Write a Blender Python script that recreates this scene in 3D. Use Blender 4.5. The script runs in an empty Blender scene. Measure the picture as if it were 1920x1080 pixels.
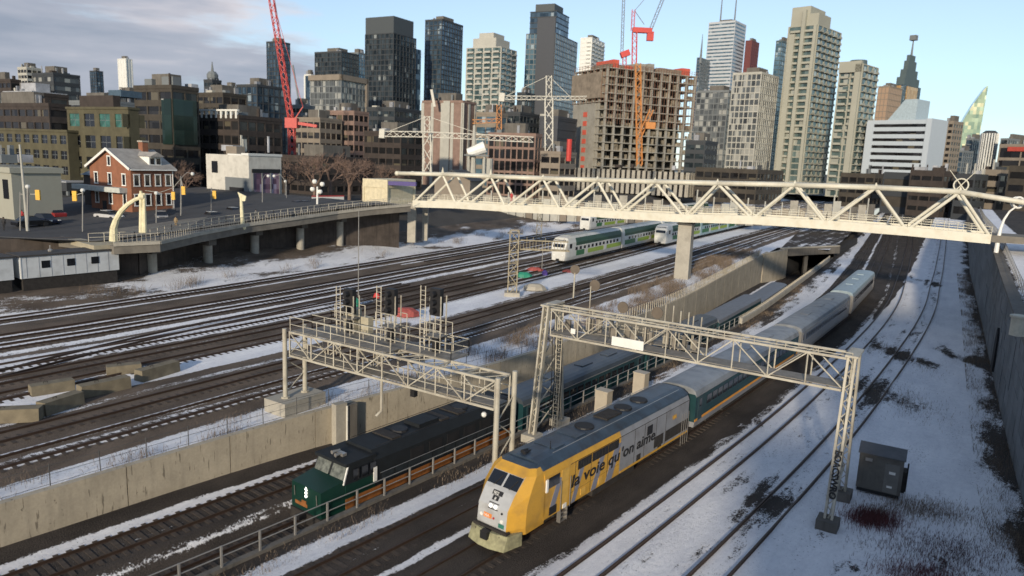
import bpy, math, random
import numpy as np
from mathutils import Vector, Matrix
random.seed(7)
R = math.radians
SC = bpy.context.scene
COL = SC.collection
# ------------------------------------------------------------------ camera
FPX, PITCH, ROLL, EYE = 1350.0, math.atan(1350/7600), math.atan(320/7600), 19.8
_f = Vector((0, math.cos(PITCH), -math.sin(PITCH)))
_u0 = Vector((0, math.sin(PITCH), math.cos(PITCH)))
_r0 = Vector((1, 0, 0))
CR = math.cos(ROLL)*_r0 + math.sin(ROLL)*_u0
CU = -math.sin(ROLL)*_r0 + math.cos(ROLL)*_u0
CF = _f
cd = bpy.data.cameras.new('camera'); cam = bpy.data.objects.new('camera', cd); COL.objects.link(cam)
cd.sensor_width = 36; cd.lens = 36*FPX/1920; cd.clip_end = 9000; cd.clip_start = 0.5
m = Matrix.Identity(4)
for i in range(3):
    m[i][0] = CR[i]; m[i][1] = CU[i]; m[i][2] = -CF[i]
m[2][3] = EYE
cam.matrix_world = m
SC.camera = cam
cd.dof.use_dof = True; cd.dof.focus_distance = 62; cd.dof.aperture_fstop = 0.26
# ------------------------------------------------------------------ sky and sun
SUN_EL, SUN_BACK = 15.0, 17.0       # sun low behind the camera, a little to the left
sx, sy = -math.sin(R(SUN_BACK)), -math.cos(R(SUN_BACK))
W = bpy.data.worlds.new('World'); SC.world = W; W.use_nodes = True
wn, wl = W.node_tree.nodes, W.node_tree.links
bg = wn['Background']
sky = wn.new('ShaderNodeTexSky'); sky.sky_type = 'NISHITA'; sky.sun_disc = False
sky.sun_elevation = R(SUN_EL); sky.sun_rotation = math.atan2(sx, sy)
sky.air_density = 1.0; sky.dust_density = 0.15; sky.ozone_density = 2.6; sky.altitude = 100
tc = wn.new('ShaderNodeTexCoord')
def wmath(op, a, b=None, c=None):
    n = wn.new('ShaderNodeMath'); n.operation = op
    for i, v in enumerate((a, b, c)):
        if v is None: continue
        if isinstance(v, (int, float)): n.inputs[i].default_value = v
        else: wl.new(v, n.inputs[i])
    return n.outputs[0]
def wmap(scale, loc=(0, 0, 0), rot=(0, 0, 0)):
    n = wn.new('ShaderNodeMapping'); wl.new(tc.outputs['Generated'], n.inputs[0])
    n.inputs['Scale'].default_value = scale; n.inputs['Location'].default_value = loc
    n.inputs['Rotation'].default_value = rot
    return n.outputs[0]
def wnoise(vec, sc, det=6, rough=.55, dist=.3):
    n = wn.new('ShaderNodeTexNoise'); wl.new(vec, n.inputs['Vector'])
    n.inputs['Scale'].default_value = sc; n.inputs['Detail'].default_value = det
    n.inputs['Roughness'].default_value = rough; n.inputs['Distortion'].default_value = dist
    return n.outputs['Fac']
sep = wn.new('ShaderNodeSeparateXYZ'); wl.new(tc.outputs['Generated'], sep.inputs[0])
X_, Y_, Z_ = sep.outputs
n1 = wnoise(wmap((1.0, 1.0, 4.5), (3.1, .4, .2), (0, R(5), 0)), 2.2)
n2 = wnoise(wmap((1.4, 1.4, 7.0), (.3, 5.4, 1.2), (0, R(7), 0)), 4.0, 7, .6)
# a cloud bank lies to the left (west-north-west) and thins towards the right
side = wmath('MULTIPLY', X_, -0.85)
hgt = wmath('MULTIPLY', wmath('ABSOLUTE', wmath('SUBTRACT', Z_, .085)), -2.5)
cov = wmath('ADD', wmath('ADD', n1, side), hgt)
cov = wmath('ADD', cov, wmath('MULTIPLY', wmath('SUBTRACT', n2, .5), .35))
rp = wn.new('ShaderNodeMapRange'); rp.interpolation_type = 'SMOOTHSTEP'
wl.new(cov, rp.inputs[0]); rp.inputs[1].default_value = .54; rp.inputs[2].default_value = .72
rp.inputs[3].default_value = 0; rp.inputs[4].default_value = .93
n3 = wnoise(wmap((1.2, 1.2, 9), (7, 1, 3)), 3.0, 5, .5)
n3b = wmath('ADD', wmath('MULTIPLY', n3, .9), wmath('MULTIPLY', wmath('SUBTRACT', cov, .5), -.9))
cr = wn.new('ShaderNodeValToRGB'); wl.new(n3b, cr.inputs[0])
cr.color_ramp.elements[0].position = .05; cr.color_ramp.elements[0].color = (1.55, 1.75, 2.2, 1)
cr.color_ramp.elements[1].position = .48; cr.color_ramp.elements[1].color = (3.9, 3.6, 3.7, 1)
e = cr.color_ramp.elements.new(.26); e.color = (2.2, 2.3, 2.7, 1)
mx = wn.new('ShaderNodeMix'); mx.data_type = 'RGBA'
hs = wn.new('ShaderNodeHueSaturation'); hs.inputs['Saturation'].default_value = .66; hs.inputs['Value'].default_value = .92
wl.new(sky.outputs[0], hs.inputs['Color'])
tr_ = wn.new('ShaderNodeValToRGB'); wl.new(Z_, tr_.inputs[0])     # cool winter air towards the horizon
tr_.color_ramp.elements[0].position = 0.0; tr_.color_ramp.elements[0].color = (.62,.70,.84,1)
tr_.color_ramp.elements[1].position = .5; tr_.color_ramp.elements[1].color = (.92,.95,.98,1)
e2 = tr_.color_ramp.elements.new(.12); e2.color = (.72,.80,.86,1)
ml = wn.new('ShaderNodeMix'); ml.data_type = 'RGBA'; ml.blend_type = 'MULTIPLY'; ml.inputs[0].default_value = 1
wl.new(hs.outputs[0], ml.inputs[6]); wl.new(tr_.outputs[0], ml.inputs[7])
wl.new(rp.outputs[0], mx.inputs[0]); wl.new(ml.outputs[2], mx.inputs[6]); wl.new(cr.outputs[0], mx.inputs[7])
wl.new(mx.outputs[2], bg.inputs[0]); bg.inputs[1].default_value = .15
sd = bpy.data.lights.new('sun', 'SUN'); sun = bpy.data.objects.new('sun', sd); COL.objects.link(sun)
sd.energy = 3.1; sd.angle = R(2.2); sd.color = (1, .86, .67)
sv = Vector((sx*math.cos(R(SUN_EL)), sy*math.cos(R(SUN_EL)), math.sin(R(SUN_EL))))
sun.rotation_euler = sv.to_track_quat('Z', 'Y').to_euler(); sun.location = (-40, -60, 60)
vs = SC.view_settings; vs.view_transform = 'Standard'; vs.look = 'None'; vs.gamma = 1; vs.use_curve_mapping = False
vs.exposure = 0.42
SC.render.engine = 'CYCLES'
# ------------------------------------------------------------------ photograph-to-place survey helpers
def ray(px, py):
    return CF + CR*((px-960)/FPX) - CU*((py-540)/FPX)
def P(px, py, z=0.0):
    if callable(z):
        zz = 1.0
        for _ in range(12):
            p = P(px, py, zz); zz = z(p.y)
        return P(px, py, zz)
    d = ray(px, py); t = (z-EYE)/d.z
    return Vector((0, 0, EYE)) + d*t
def at(px, py, Y):
    d = ray(px, py); return Vector((0, 0, EYE)) + d*(Y/d.y)
# ------------------------------------------------------------------ mesh helpers
class MB:
    def __init__(s): s.v = []; s.f = []; s.m = []
    def add(s, vs, fs, mi=0):
        b = len(s.v); s.v += [tuple(v) for v in vs]
        s.f += [tuple(i+b for i in f) for f in fs]; s.m += [mi]*len(fs); return s
    def box(s, x0, x1, y0, y1, z0, z1, mi=0):
        return s.add([(x0,y0,z0),(x1,y0,z0),(x1,y1,z0),(x0,y1,z0),(x0,y0,z1),(x1,y0,z1),(x1,y1,z1),(x0,y1,z1)],
                     [(0,3,2,1),(4,5,6,7),(0,1,5,4),(1,2,6,5),(2,3,7,6),(3,0,4,7)], mi)
    def beam(s, p, q, w, h, mi=0, up=(0,0,1)):
        p, q = Vector(p), Vector(q); d = (q-p).normalized(); u = Vector(up)
        if abs(d.dot(u)) > .99: u = Vector((1, 0, 0))
        r = d.cross(u).normalized()*w/2; t = r.cross(d).normalized()*h/2
        vs = [p-r-t, p+r-t, p+r+t, p-r+t, q-r-t, q+r-t, q+r+t, q-r+t]
        return s.add(vs, [(0,1,2,3),(7,6,5,4),(0,4,5,1),(1,5,6,2),(2,6,7,3),(3,7,4,0)], mi)
    def cyl(s, p, q, r0, r1=None, n=8, mi=0):
        r1 = r0 if r1 is None else r1
        p, q = Vector(p), Vector(q); d = (q-p).normalized(); u = Vector((0,0,1))
        if abs(d.z) > .95: u = Vector((1,0,0))
        a = d.cross(u).normalized(); b = d.cross(a).normalized()
        vs = []
        for c, r in ((p, r0), (q, r1)):
            for i in range(n):
                t = 2*math.pi*i/n; vs.append(c+a*math.cos(t)*r+b*math.sin(t)*r)
        fs = [(i, i+n, (i+1) % n+n, (i+1) % n) for i in range(n)]
        fs += [tuple(range(n)), tuple(range(2*n-1, n-1, -1))]
        return s.add(vs, fs, mi)
    def path(s, pts, r, n=6, mi=0):
        for a, b in zip(pts[:-1], pts[1:]): s.cyl(a, b, r, r, n, mi)
        return s
    def loft(s, rings, close=True, cap=True, mi=0):
        n = len(rings[0]); vs = [p for r in rings for p in r]; fs = []
        for k in range(len(rings)-1):
            for i in range(n if close else n-1):
                j = (i+1) % n; fs.append((k*n+i, k*n+j, (k+1)*n+j, (k+1)*n+i))
        if cap:
            fs.append(tuple(range(n-1, -1, -1))); fs.append(tuple(range((len(rings)-1)*n, len(rings)*n)))
        return s.add(vs, fs, mi)
    def prism(s, prof, y0, y1, mi=0):      # profile in x,z pushed along y
        return s.loft([[(x, y0, z) for x, z in prof], [(x, y1, z) for x, z in prof]], mi=mi)
    def ball(s, c, r, n=8, mi=0, sz=1):
        rings = []
        for k in range(1, 5):
            a = math.pi*k/5
            rings.append([(c[0]+r*math.sin(a)*math.cos(2*math.pi*i/n), c[1]+r*math.sin(a)*math.sin(2*math.pi*i/n), c[2]-r*sz*math.cos(a)) for i in range(n)])
        return s.loft(rings, mi=mi)
    def mesh(s, name, mats, smooth=False):
        me = bpy.data.meshes.new(name); me.from_pydata(s.v, [], s.f)
        for mt in (mats if isinstance(mats, (list, tuple)) else [mats]): me.materials.append(mt)
        me.polygons.foreach_set('material_index', s.m)
        if smooth: me.polygons.foreach_set('use_smooth', [True]*len(s.f))
        me.update(); return me
def thing(name, label, cat, loc=(0,0,0), rz=0, group=None):
    o = bpy.data.objects.new(name, None); COL.objects.link(o); o.empty_display_size = .3
    o.location = loc; o.rotation_euler = (0, 0, rz); o['label'] = label; o['category'] = cat
    if group: o['group'] = group
    return o
def part(name, mb, mats, parent, loc=None, rot=None, label=None, smooth=False, stuff=False, world=False):
    if world:
        mi = (Matrix.Translation(parent.location) @ Matrix.Rotation(parent.rotation_euler.z, 4, 'Z')).inverted()
        mb.v = [tuple(mi @ Vector(v)) for v in mb.v]
    me = mb.mesh(name, mats, smooth) if isinstance(mb, MB) else mb
    o = bpy.data.objects.new(name, me); COL.objects.link(o); o.parent = parent
    if loc is not None: o.location = loc
    if rot is not None: o.rotation_euler = rot
    if label: o['label'] = label
    if stuff: o['kind'] = 'stuff'
    return o
def solo(name, mb, mats, label, cat, group=None, loc=(0,0,0), rz=0, smooth=False):
    o = bpy.data.objects.new(name, mb.mesh(name, mats, smooth)); COL.objects.link(o)
    o.location = loc; o.rotation_euler = (0, 0, rz)
    o['label'] = label; o['category'] = cat
    if group: o['group'] = group
    return o
def copy_tree(o, parent=None):
    c = o.copy(); COL.objects.link(c); c.parent = parent
    for ch in o.children: copy_tree(ch, c)
    return c
def struct(name, mb, mats, kind='structure', smooth=False):
    o = bpy.data.objects.new(name, mb.mesh(name, mats, smooth)); COL.objects.link(o); o['kind'] = kind
    return o
# ------------------------------------------------------------------ materials
MATS = {}
def mat(name, col, rough=.7,  metal=0., var=.18, scale=1.5, bump=.0, streak=0., spec=.5, fine=0., dirt=None, dirt_amt=.0, crack=0.):
    if name in MATS: return MATS[name]
    mt = bpy.data.materials.new(name); mt.use_nodes = True
    nt = mt.node_tree; N, L = nt.nodes, nt.links; b = N['Principled BSDF']
    b.inputs['Roughness'].default_value = rough; b.inputs['Metallic'].default_value = metal
    b.inputs['Specular IOR Level'].default_value = spec
    tx = N.new('ShaderNodeTexCoord')
    no = N.new('ShaderNodeTexNoise'); no.inputs['Scale'].default_value = scale; no.inputs['Detail'].default_value = 6
    no.inputs['Roughness'].default_value = .65
    L.new(tx.outputs['Object'], no.inputs['Vector'])
    rp = N.new('ShaderNodeMapRange'); L.new(no.outputs['Fac'], rp.inputs[0])
    rp.inputs[1].default_value = .3; rp.inputs[2].default_value = .7
    rp.inputs[3].default_value = 1-var; rp.inputs[4].default_value = 1+var
    vm = N.new('ShaderNodeVectorMath'); vm.operation = 'SCALE'; vm.inputs[0].default_value = col[:3]
    L.new(rp.outputs[0], vm.inputs['Scale']); out = vm.outputs[0]
    if fine:
        n2 = N.new('ShaderNodeTexNoise'); n2.inputs['Scale'].default_value = scale*14; n2.inputs['Detail'].default_value = 3
        L.new(tx.outputs['Object'], n2.inputs['Vector'])
        r2 = N.new('ShaderNodeMapRange'); L.new(n2.outputs['Fac'], r2.inputs[0])
        r2.inputs[1].default_value = .3; r2.inputs[2].default_value = .7; r2.inputs[3].default_value = 1-fine; r2.inputs[4].default_value = 1+fine
        v2 = N.new('ShaderNodeVectorMath'); v2.operation = 'SCALE'; L.new(out, v2.inputs[0]); L.new(r2.outputs[0], v2.inputs['Scale']); out = v2.outputs[0]
    if streak or dirt:
        mp = N.new('ShaderNodeMapping'); L.new(tx.outputs['Object'], mp.inputs[0])
        mp.inputs['Scale'].default_value = (2.2, 2.2, .16) if streak else (.7, .7, .7)
        n3 = N.new('ShaderNodeTexNoise'); n3.inputs['Scale'].default_value = 1.3; n3.inputs['Detail'].default_value = 7
        L.new(mp.outputs[0], n3.inputs['Vector'])
        r3 = N.new('ShaderNodeMapRange'); L.new(n3.outputs['Fac'], r3.inputs[0])
        r3.inputs[1].default_value = .48; r3.inputs[2].default_value = .72; r3.inputs[3].default_value = 0
        r3.inputs[4].default_value = streak or dirt_amt
        mi = N.new('ShaderNodeMix'); mi.data_type = 'RGBA'; L.new(r3.outputs[0], mi.inputs[0]); L.new(out, mi.inputs[6])
        dc = dirt or tuple(c*.35 for c in col[:3]); mi.inputs[7].default_value = (*dc, 1); out = mi.outputs[2]
    if crack:
        for sc_, sq, lo_, hi_ in ((1.0, (7, 7, .9), .63, .67), (1.0, (2.5, 2.5, 2.5), .70, .73)):
            mp = N.new('ShaderNodeMapping'); L.new(tx.outputs['Object'], mp.inputs[0]); mp.inputs['Scale'].default_value = sq
            mp.inputs['Location'].default_value = (3.3*hi_, 1.7, .4)
            n3 = N.new('ShaderNodeTexNoise'); n3.inputs['Scale'].default_value = sc_; n3.inputs['Detail'].default_value = 4
            L.new(mp.outputs[0], n3.inputs['Vector'])
            r3 = N.new('ShaderNodeMapRange'); L.new(n3.outputs['Fac'], r3.inputs[0])
            r3.inputs[1].default_value = lo_; r3.inputs[2].default_value = hi_; r3.inputs[4].default_value = crack
            mi = N.new('ShaderNodeMix'); mi.data_type = 'RGBA'; L.new(r3.outputs[0], mi.inputs[0]); L.new(out, mi.inputs[6])
            mi.inputs[7].default_value = (col[0]*.22, col[1]*.21, col[2]*.2, 1); out = mi.outputs[2]
    L.new(out, b.inputs['Base Color'])
    if bump:
        bp = N.new('ShaderNodeBump'); bp.inputs['Strength'].default_value = bump; bp.inputs['Distance'].default_value = .05
        n4 = N.new('ShaderNodeTexNoise'); n4.inputs['Scale'].default_value = scale*6; L.new(tx.outputs['Object'], n4.inputs['Vector'])
        n4.inputs['Detail'].default_value = 4
        L.new(n4.outputs['Fac'], bp.inputs['Height']); L.new(bp.outputs[0], b.inputs['Normal'])
    MATS[name] = mt; return mt
def glassmat(name, c1, c2, cell=(1.6, 1.6, 3.2), rough=.12, spread=.5, bright=(.5,.5,.45), nb=.08, metal=.35):
    """Facade glass: each pane its own tone (blinds, rooms, slight tilt)."""
    if name in MATS: return MATS[name]
    mt = bpy.data.materials.new(name); mt.use_nodes = True
    nt = mt.node_tree; N, L = nt.nodes, nt.links; b = N['Principled BSDF']
    tx = N.new('ShaderNodeTexCoord'); mp = N.new('ShaderNodeVectorMath'); mp.operation = 'DIVIDE'
    ad = N.new('ShaderNodeVectorMath'); ad.operation = 'ADD'; ad.inputs[1].default_value = (.013, .017, .01)
    L.new(tx.outputs['Object'], ad.inputs[0]); L.new(ad.outputs[0], mp.inputs[0]); mp.inputs[1].default_value = cell
    fl = N.new('ShaderNodeVectorMath'); fl.operation = 'FLOOR'; L.new(mp.outputs[0], fl.inputs[0])
    wnz = N.new('ShaderNodeTexWhiteNoise'); wnz.noise_dimensions = '3D'; L.new(fl.outputs[0], wnz.inputs['Vector'])
    no = N.new('ShaderNodeTexNoise'); no.inputs['Scale'].default_value = .035; no.inputs['Detail'].default_value = 3
    L.new(tx.outputs['Object'], no.inputs['Vector'])
    ma = N.new('ShaderNodeMath'); ma.operation = 'MULTIPLY_ADD'; L.new(wnz.outputs[0], ma.inputs[0]); ma.inputs[1].default_value = spread
    mb_ = N.new('ShaderNodeMath'); mb_.operation = 'MULTIPLY'; L.new(no.outputs[0], mb_.inputs[0]); mb_.inputs[1].default_value = 1-spread
    L.new(mb_.outputs[0], ma.inputs[2])
    cr = N.new('ShaderNodeValToRGB'); L.new(ma.outputs[0], cr.inputs[0])
    cr.color_ramp.elements[0].position = .2; cr.color_ramp.elements[0].color = (*c1, 1)
    cr.color_ramp.elements[1].position = .75; cr.color_ramp.elements[1].color = (*c2, 1)
    gt = N.new('ShaderNodeMath'); gt.operation = 'GREATER_THAN'; L.new(wnz.outputs['Value'], gt.inputs[0]); gt.inputs[1].default_value = 1-nb
    mi = N.new('ShaderNodeMix'); mi.data_type = 'RGBA'; L.new(gt.outputs[0], mi.inputs[0]); L.new(cr.outputs[0], mi.inputs[6]); mi.inputs[7].default_value = (*bright, 1)
    L.new(mi.outputs[2], b.inputs['Base Color']); b.inputs['Roughness'].default_value = rough; b.inputs['Metallic'].default_value = metal
    # panes are never perfectly flat
    sc = N.new('ShaderNodeVectorMath'); sc.operation = 'MULTIPLY_ADD'; L.new(wnz.outputs['Color'], sc.inputs[0])
    sc.inputs[1].default_value = (.05, .05, .05); sc.inputs[2].default_value = (-.025, -.025, -.025)
    ge = N.new('ShaderNodeNewGeometry'); a2 = N.new('ShaderNodeVectorMath'); L.new(sc.outputs[0], a2.inputs[0]); L.new(ge.outputs['Normal'], a2.inputs[1])
    nn = N.new('ShaderNodeVectorMath'); nn.operation = 'NORMALIZE'; L.new(a2.outputs[0], nn.inputs[0]); L.new(nn.outputs[0], b.inputs['Normal'])
    MATS[name] = mt; return mt
def groundmat(name, dirt1, dirt2, snow=(.88,.885,.90), lo=.12):
    """Ballast or soil with snow where the mesh's 'cover' attribute says it lies."""
    if name in MATS: return MATS[name]
    mt = bpy.data.materials.new(name); mt.use_nodes = True
    nt = mt.node_tree; N, L = nt.nodes, nt.links; b = N['Principled BSDF']
    at_ = N.new('ShaderNodeAttribute'); at_.attribute_name = 'cover'
    uv = N.new('ShaderNodeUVMap'); uv.uv_map = 'UVMap'
    def nz(sc, mscale, det, rough=.6):
        mp = N.new('ShaderNodeMapping'); L.new(uv.outputs[0], mp.inputs[0]); mp.inputs['Scale'].default_value = mscale
        n = N.new('ShaderNodeTexNoise'); n.inputs['Scale'].default_value = sc; n.inputs['Detail'].default_value = det
        n.inputs['Roughness'].default_value = rough; L.new(mp.outputs[0], n.inputs['Vector']); return n.outputs['Fac']
    def mth(op, a, bb, cc=None):
        n = N.new('ShaderNodeMath'); n.operation = op
        for i, v in enumerate((a, bb, cc)):
            if v is None: continue
            if isinstance(v, (int, float)): n.inputs[i].default_value = v
            else: L.new(v, n.inputs[i])
        return n.outputs[0]
    big = nz(1.0, (.9, .22, 1), 8, .7); mid = nz(1.0, (3.4, 1.7, 1), 7, .8); fin = nz(9, (1, 1, 1), 3, .7)
    mixn = mth('ADD', mth('MULTIPLY', big, .42), mth('ADD', mth('MULTIPLY', mid, .31), mth('MULTIPLY', fin, .27)))
    # threshold moves with cover: cover 0 -> no snow, 1 -> unbroken
    th = mth('MULTIPLY_ADD', at_.outputs['Fac'], -.49, .80)
    mk = N.new('ShaderNodeMapRange'); mk.interpolation_type = 'SMOOTHSTEP'; L.new(mth('SUBTRACT', mixn, th), mk.inputs[0])
    mk.inputs[1].default_value = -.015; mk.inputs[2].default_value = .03
    spk = N.new('ShaderNodeMapRange'); spk.interpolation_type = 'SMOOTHSTEP'
    L.new(mth('ADD', mth('MULTIPLY', nz(7, (1, .8, 1), 3, .75), .7), mth('MULTIPLY', nz(.35, (1, .5, 1), 4, .7), .3)), spk.inputs[0])
    spk.inputs[1].default_value = .575; spk.inputs[2].default_value = .66; spk.inputs[3].default_value = 1; spk.inputs[4].default_value = .22
    msk = mth('MULTIPLY', mk.outputs[0], spk.outputs[0])
    gr = nz(16, (1, 1, 1), 2, .8); gr2 = nz(.5, (1, .35, 1), 5)
    cr = N.new('ShaderNodeValToRGB'); L.new(mth('ADD', mth('MULTIPLY', gr, .6), mth('MULTIPLY', gr2, .4)), cr.inputs[0])
    cr.color_ramp.elements[0].position = .36; cr.color_ramp.elements[0].color = (*dirt1, 1)
    cr.color_ramp.elements[1].position = .60; cr.color_ramp.elements[1].color = (*dirt2, 1)
    sn = N.new('ShaderNodeValToRGB'); L.new(mth('ADD', mth('MULTIPLY', mid, .5), mth('MULTIPLY', gr2, .5)), sn.inputs[0])
    sn.color_ramp.elements[0].position = .25; sn.color_ramp.elements[0].color = (snow[0]*.66, snow[1]*.67, snow[2]*.71, 1)
    sn.color_ramp.elements[1].position = .6; sn.color_ramp.elements[1].color = (*snow, 1)
    mi = N.new('ShaderNodeMix'); mi.data_type = 'RGBA'; L.new(msk, mi.inputs[0]); L.new(cr.outputs[0], mi.inputs[6]); L.new(sn.outputs[0], mi.inputs[7])
    L.new(mi.outputs[2], b.inputs['Base Color'])
    b.inputs['Roughness'].default_value = .9; b.inputs['Specular IOR Level'].default_value = .25
    bp = N.new('ShaderNodeBump'); bp.inputs['Strength'].default_value = .8; bp.inputs['Distance'].default_value = .12
    L.new(mth('ADD', mth('MULTIPLY', gr, mth('SUBTRACT', 1.0, mth('MULTIPLY', mk.outputs[0], .85))), mth('MULTIPLY', mk.outputs[0], mth('ADD', .5, mid))), bp.inputs['Height'])
    L.new(bp.outputs[0], b.inputs['Normal'])
    MATS[name] = mt; return mt
# ------------------------------------------------------------------ curves
def smooth_curve(pts, step=1.0, back=40, ahead=400):
    pts = [Vector((p[0], p[1])) for p in pts]
    d0 = (pts[1]-pts[0]).normalized(); d1 = (pts[-1]-pts[-2]).normalized()
    pts = [pts[0]-d0*back] + pts + [pts[-1]+d1*ahead]
    ys = np.array([p.y for p in pts]); xs = np.array([p.x for p in pts])
    yy = np.arange(ys[0], ys[-1], step); xx = np.interp(yy, ys, xs)
    k = 15; ker = np.hanning(2*k+1); ker /= ker.sum()
    sl0 = (xx[1]-xx[0]); sl1 = (xx[-1]-xx[-2])
    pad = np.concatenate([xx[0]-sl0*np.arange(k, 0, -1), xx, xx[-1]+sl1*np.arange(1, k+1)])
    xx = np.convolve(pad, ker, 'valid')
    return yy, xx
class Curve:
    def __init__(s, pts, **k): s.y, s.x = smooth_curve(pts, **k); s.slope = np.gradient(s.x, s.y)
    def X(s, Y): return float(np.interp(Y, s.y, s.x))
    def tan(s, Y):
        m = float(np.interp(Y, s.y, s.slope)); n = math.hypot(m, 1); return Vector((m/n, 1/n))
    def off(s, Y, d):            # d metres to the right of travel
        t = s.tan(Y); return Vector((s.X(Y)+t.y*d, Y-t.x*d))
    def walk(s, Y, dist):        # advance dist metres along the curve
        n = max(1, int(abs(dist)/.5)); st = dist/n
        for _ in range(n): Y += s.tan(Y).y*st
        return Y
def lerp(a, b, t): return a+(b-a)*t
def itp(xs, ys): return lambda v: float(np.interp(v, xs, ys))
zY = itp([30, 55, 80, 400], [1.95, 2.4, 2.5, 2.5])                 # yard level by distance
zT = itp([40, 50, 65, 93, 150, 200], [0.0, -.1, -.5, -.9, -3.5, -4.2])   # sunken tracks
# ------------------------------------------------------------------ ground
VIA = Curve([(-2.3,32.0),(0.7,35.7),(11.4,49.5),(17.6,57.6),(23.1,65.2),(34.4,81.2),(46.9,99.8),(58.7,118.9),(80.6,158.6),(119,230)])
RAIL = Curve([(-13.8,30.8),(-12.0,33.0),(-9.8,35.9),(-6.7,39.9),(-1.7,46.4),(6.2,57.5),(20.4,77.5),(34.3,98.5),(58.4,140),(79,176),(92,200)])
WALLC = Curve([(-24.7,32.8),(-21.0,37.2),(-16.1,43.4),(-12.5,48.2),(-6.2,53.6),(-1.5,58.8),(3.2,65.2),(11.8,77.2),(22.6,93.9),(52.6,150.4)])
T7 = Curve([(-27.8,37.1),(-16.5,52.4),(-5.4,67.9),(5.9,85.8),(17.1,103.9),(31.0,126.9),(62.9,182.1),(104.8,252)])
RW = Curve([(24.5,8),(26.2,24),(28.0,34.5),(35.0,46.5),(44.1,62.0),(50.0,72.0),(67.5,101.4),(99,155),(138.1,219.0)])
Dk = itp([50, 150], [35.5, 43])
def yp(u, Y, z=None):            # point in the left yard, u metres (nominal) left of the near track
    p = T7.off(Y, -u*Dk(Y)/40); return p
M_YARD = groundmat('ballast_and_snow', (.016,.014,.013), (.088,.074,.064))
M_YARDB = groundmat('brown_ballast_and_snow', (.040,.032,.026), (.205,.162,.128))
def sheet(name, rows, covers, uvs, mt, kind='structure'):
    nr, nc = len(rows), len(rows[0])
    me = bpy.data.meshes.new(name)
    vs = [tuple(p) for r in rows for p in r]
    fs = [(i*nc+j, i*nc+j+1, (i+1)*nc+j+1, (i+1)*nc+j) for i in range(nr-1) for j in range(nc-1)]
    me.from_pydata(vs, [], fs); me.materials.append(mt)
    a = me.attributes.new('cover', 'FLOAT', 'POINT'); a.data.foreach_set('value', np.array([c for r in covers for c in r], dtype=np.float32))
    ul = me.uv_layers.new(name='UVMap'); fl = [uv for r in uvs for uv in r]
    li = np.zeros(len(me.loops), dtype=np.int32); me.loops.foreach_get('vertex_index', li)
    ul.data.foreach_set('uv', np.array(fl, dtype=np.float32)[li].ravel())
    me.polygons.foreach_set('use_smooth', [True]*len(fs)); me.update()
    o = bpy.data.objects.new(name, me); COL.objects.link(o); o['kind'] = kind; return o
def bump1(x, c, w): return math.exp(-((x-c)/w)**2)
_ph = [random.random()*6 for _ in range(40)]
def wob(a, b, k=0):               # smooth pseudo-noise in about -1..1
    return (math.sin(a*.9+_ph[k])+math.sin(a*.37+b*.21+_ph[k+1])+math.sin(b*.13-a*.11+_ph[k+2])+math.sin(b*.47+a*1.9+_ph[k+3]))/3
def hillk(d, c, w, top=.0): return max(0, 1-abs(d-c)/w)
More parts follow.
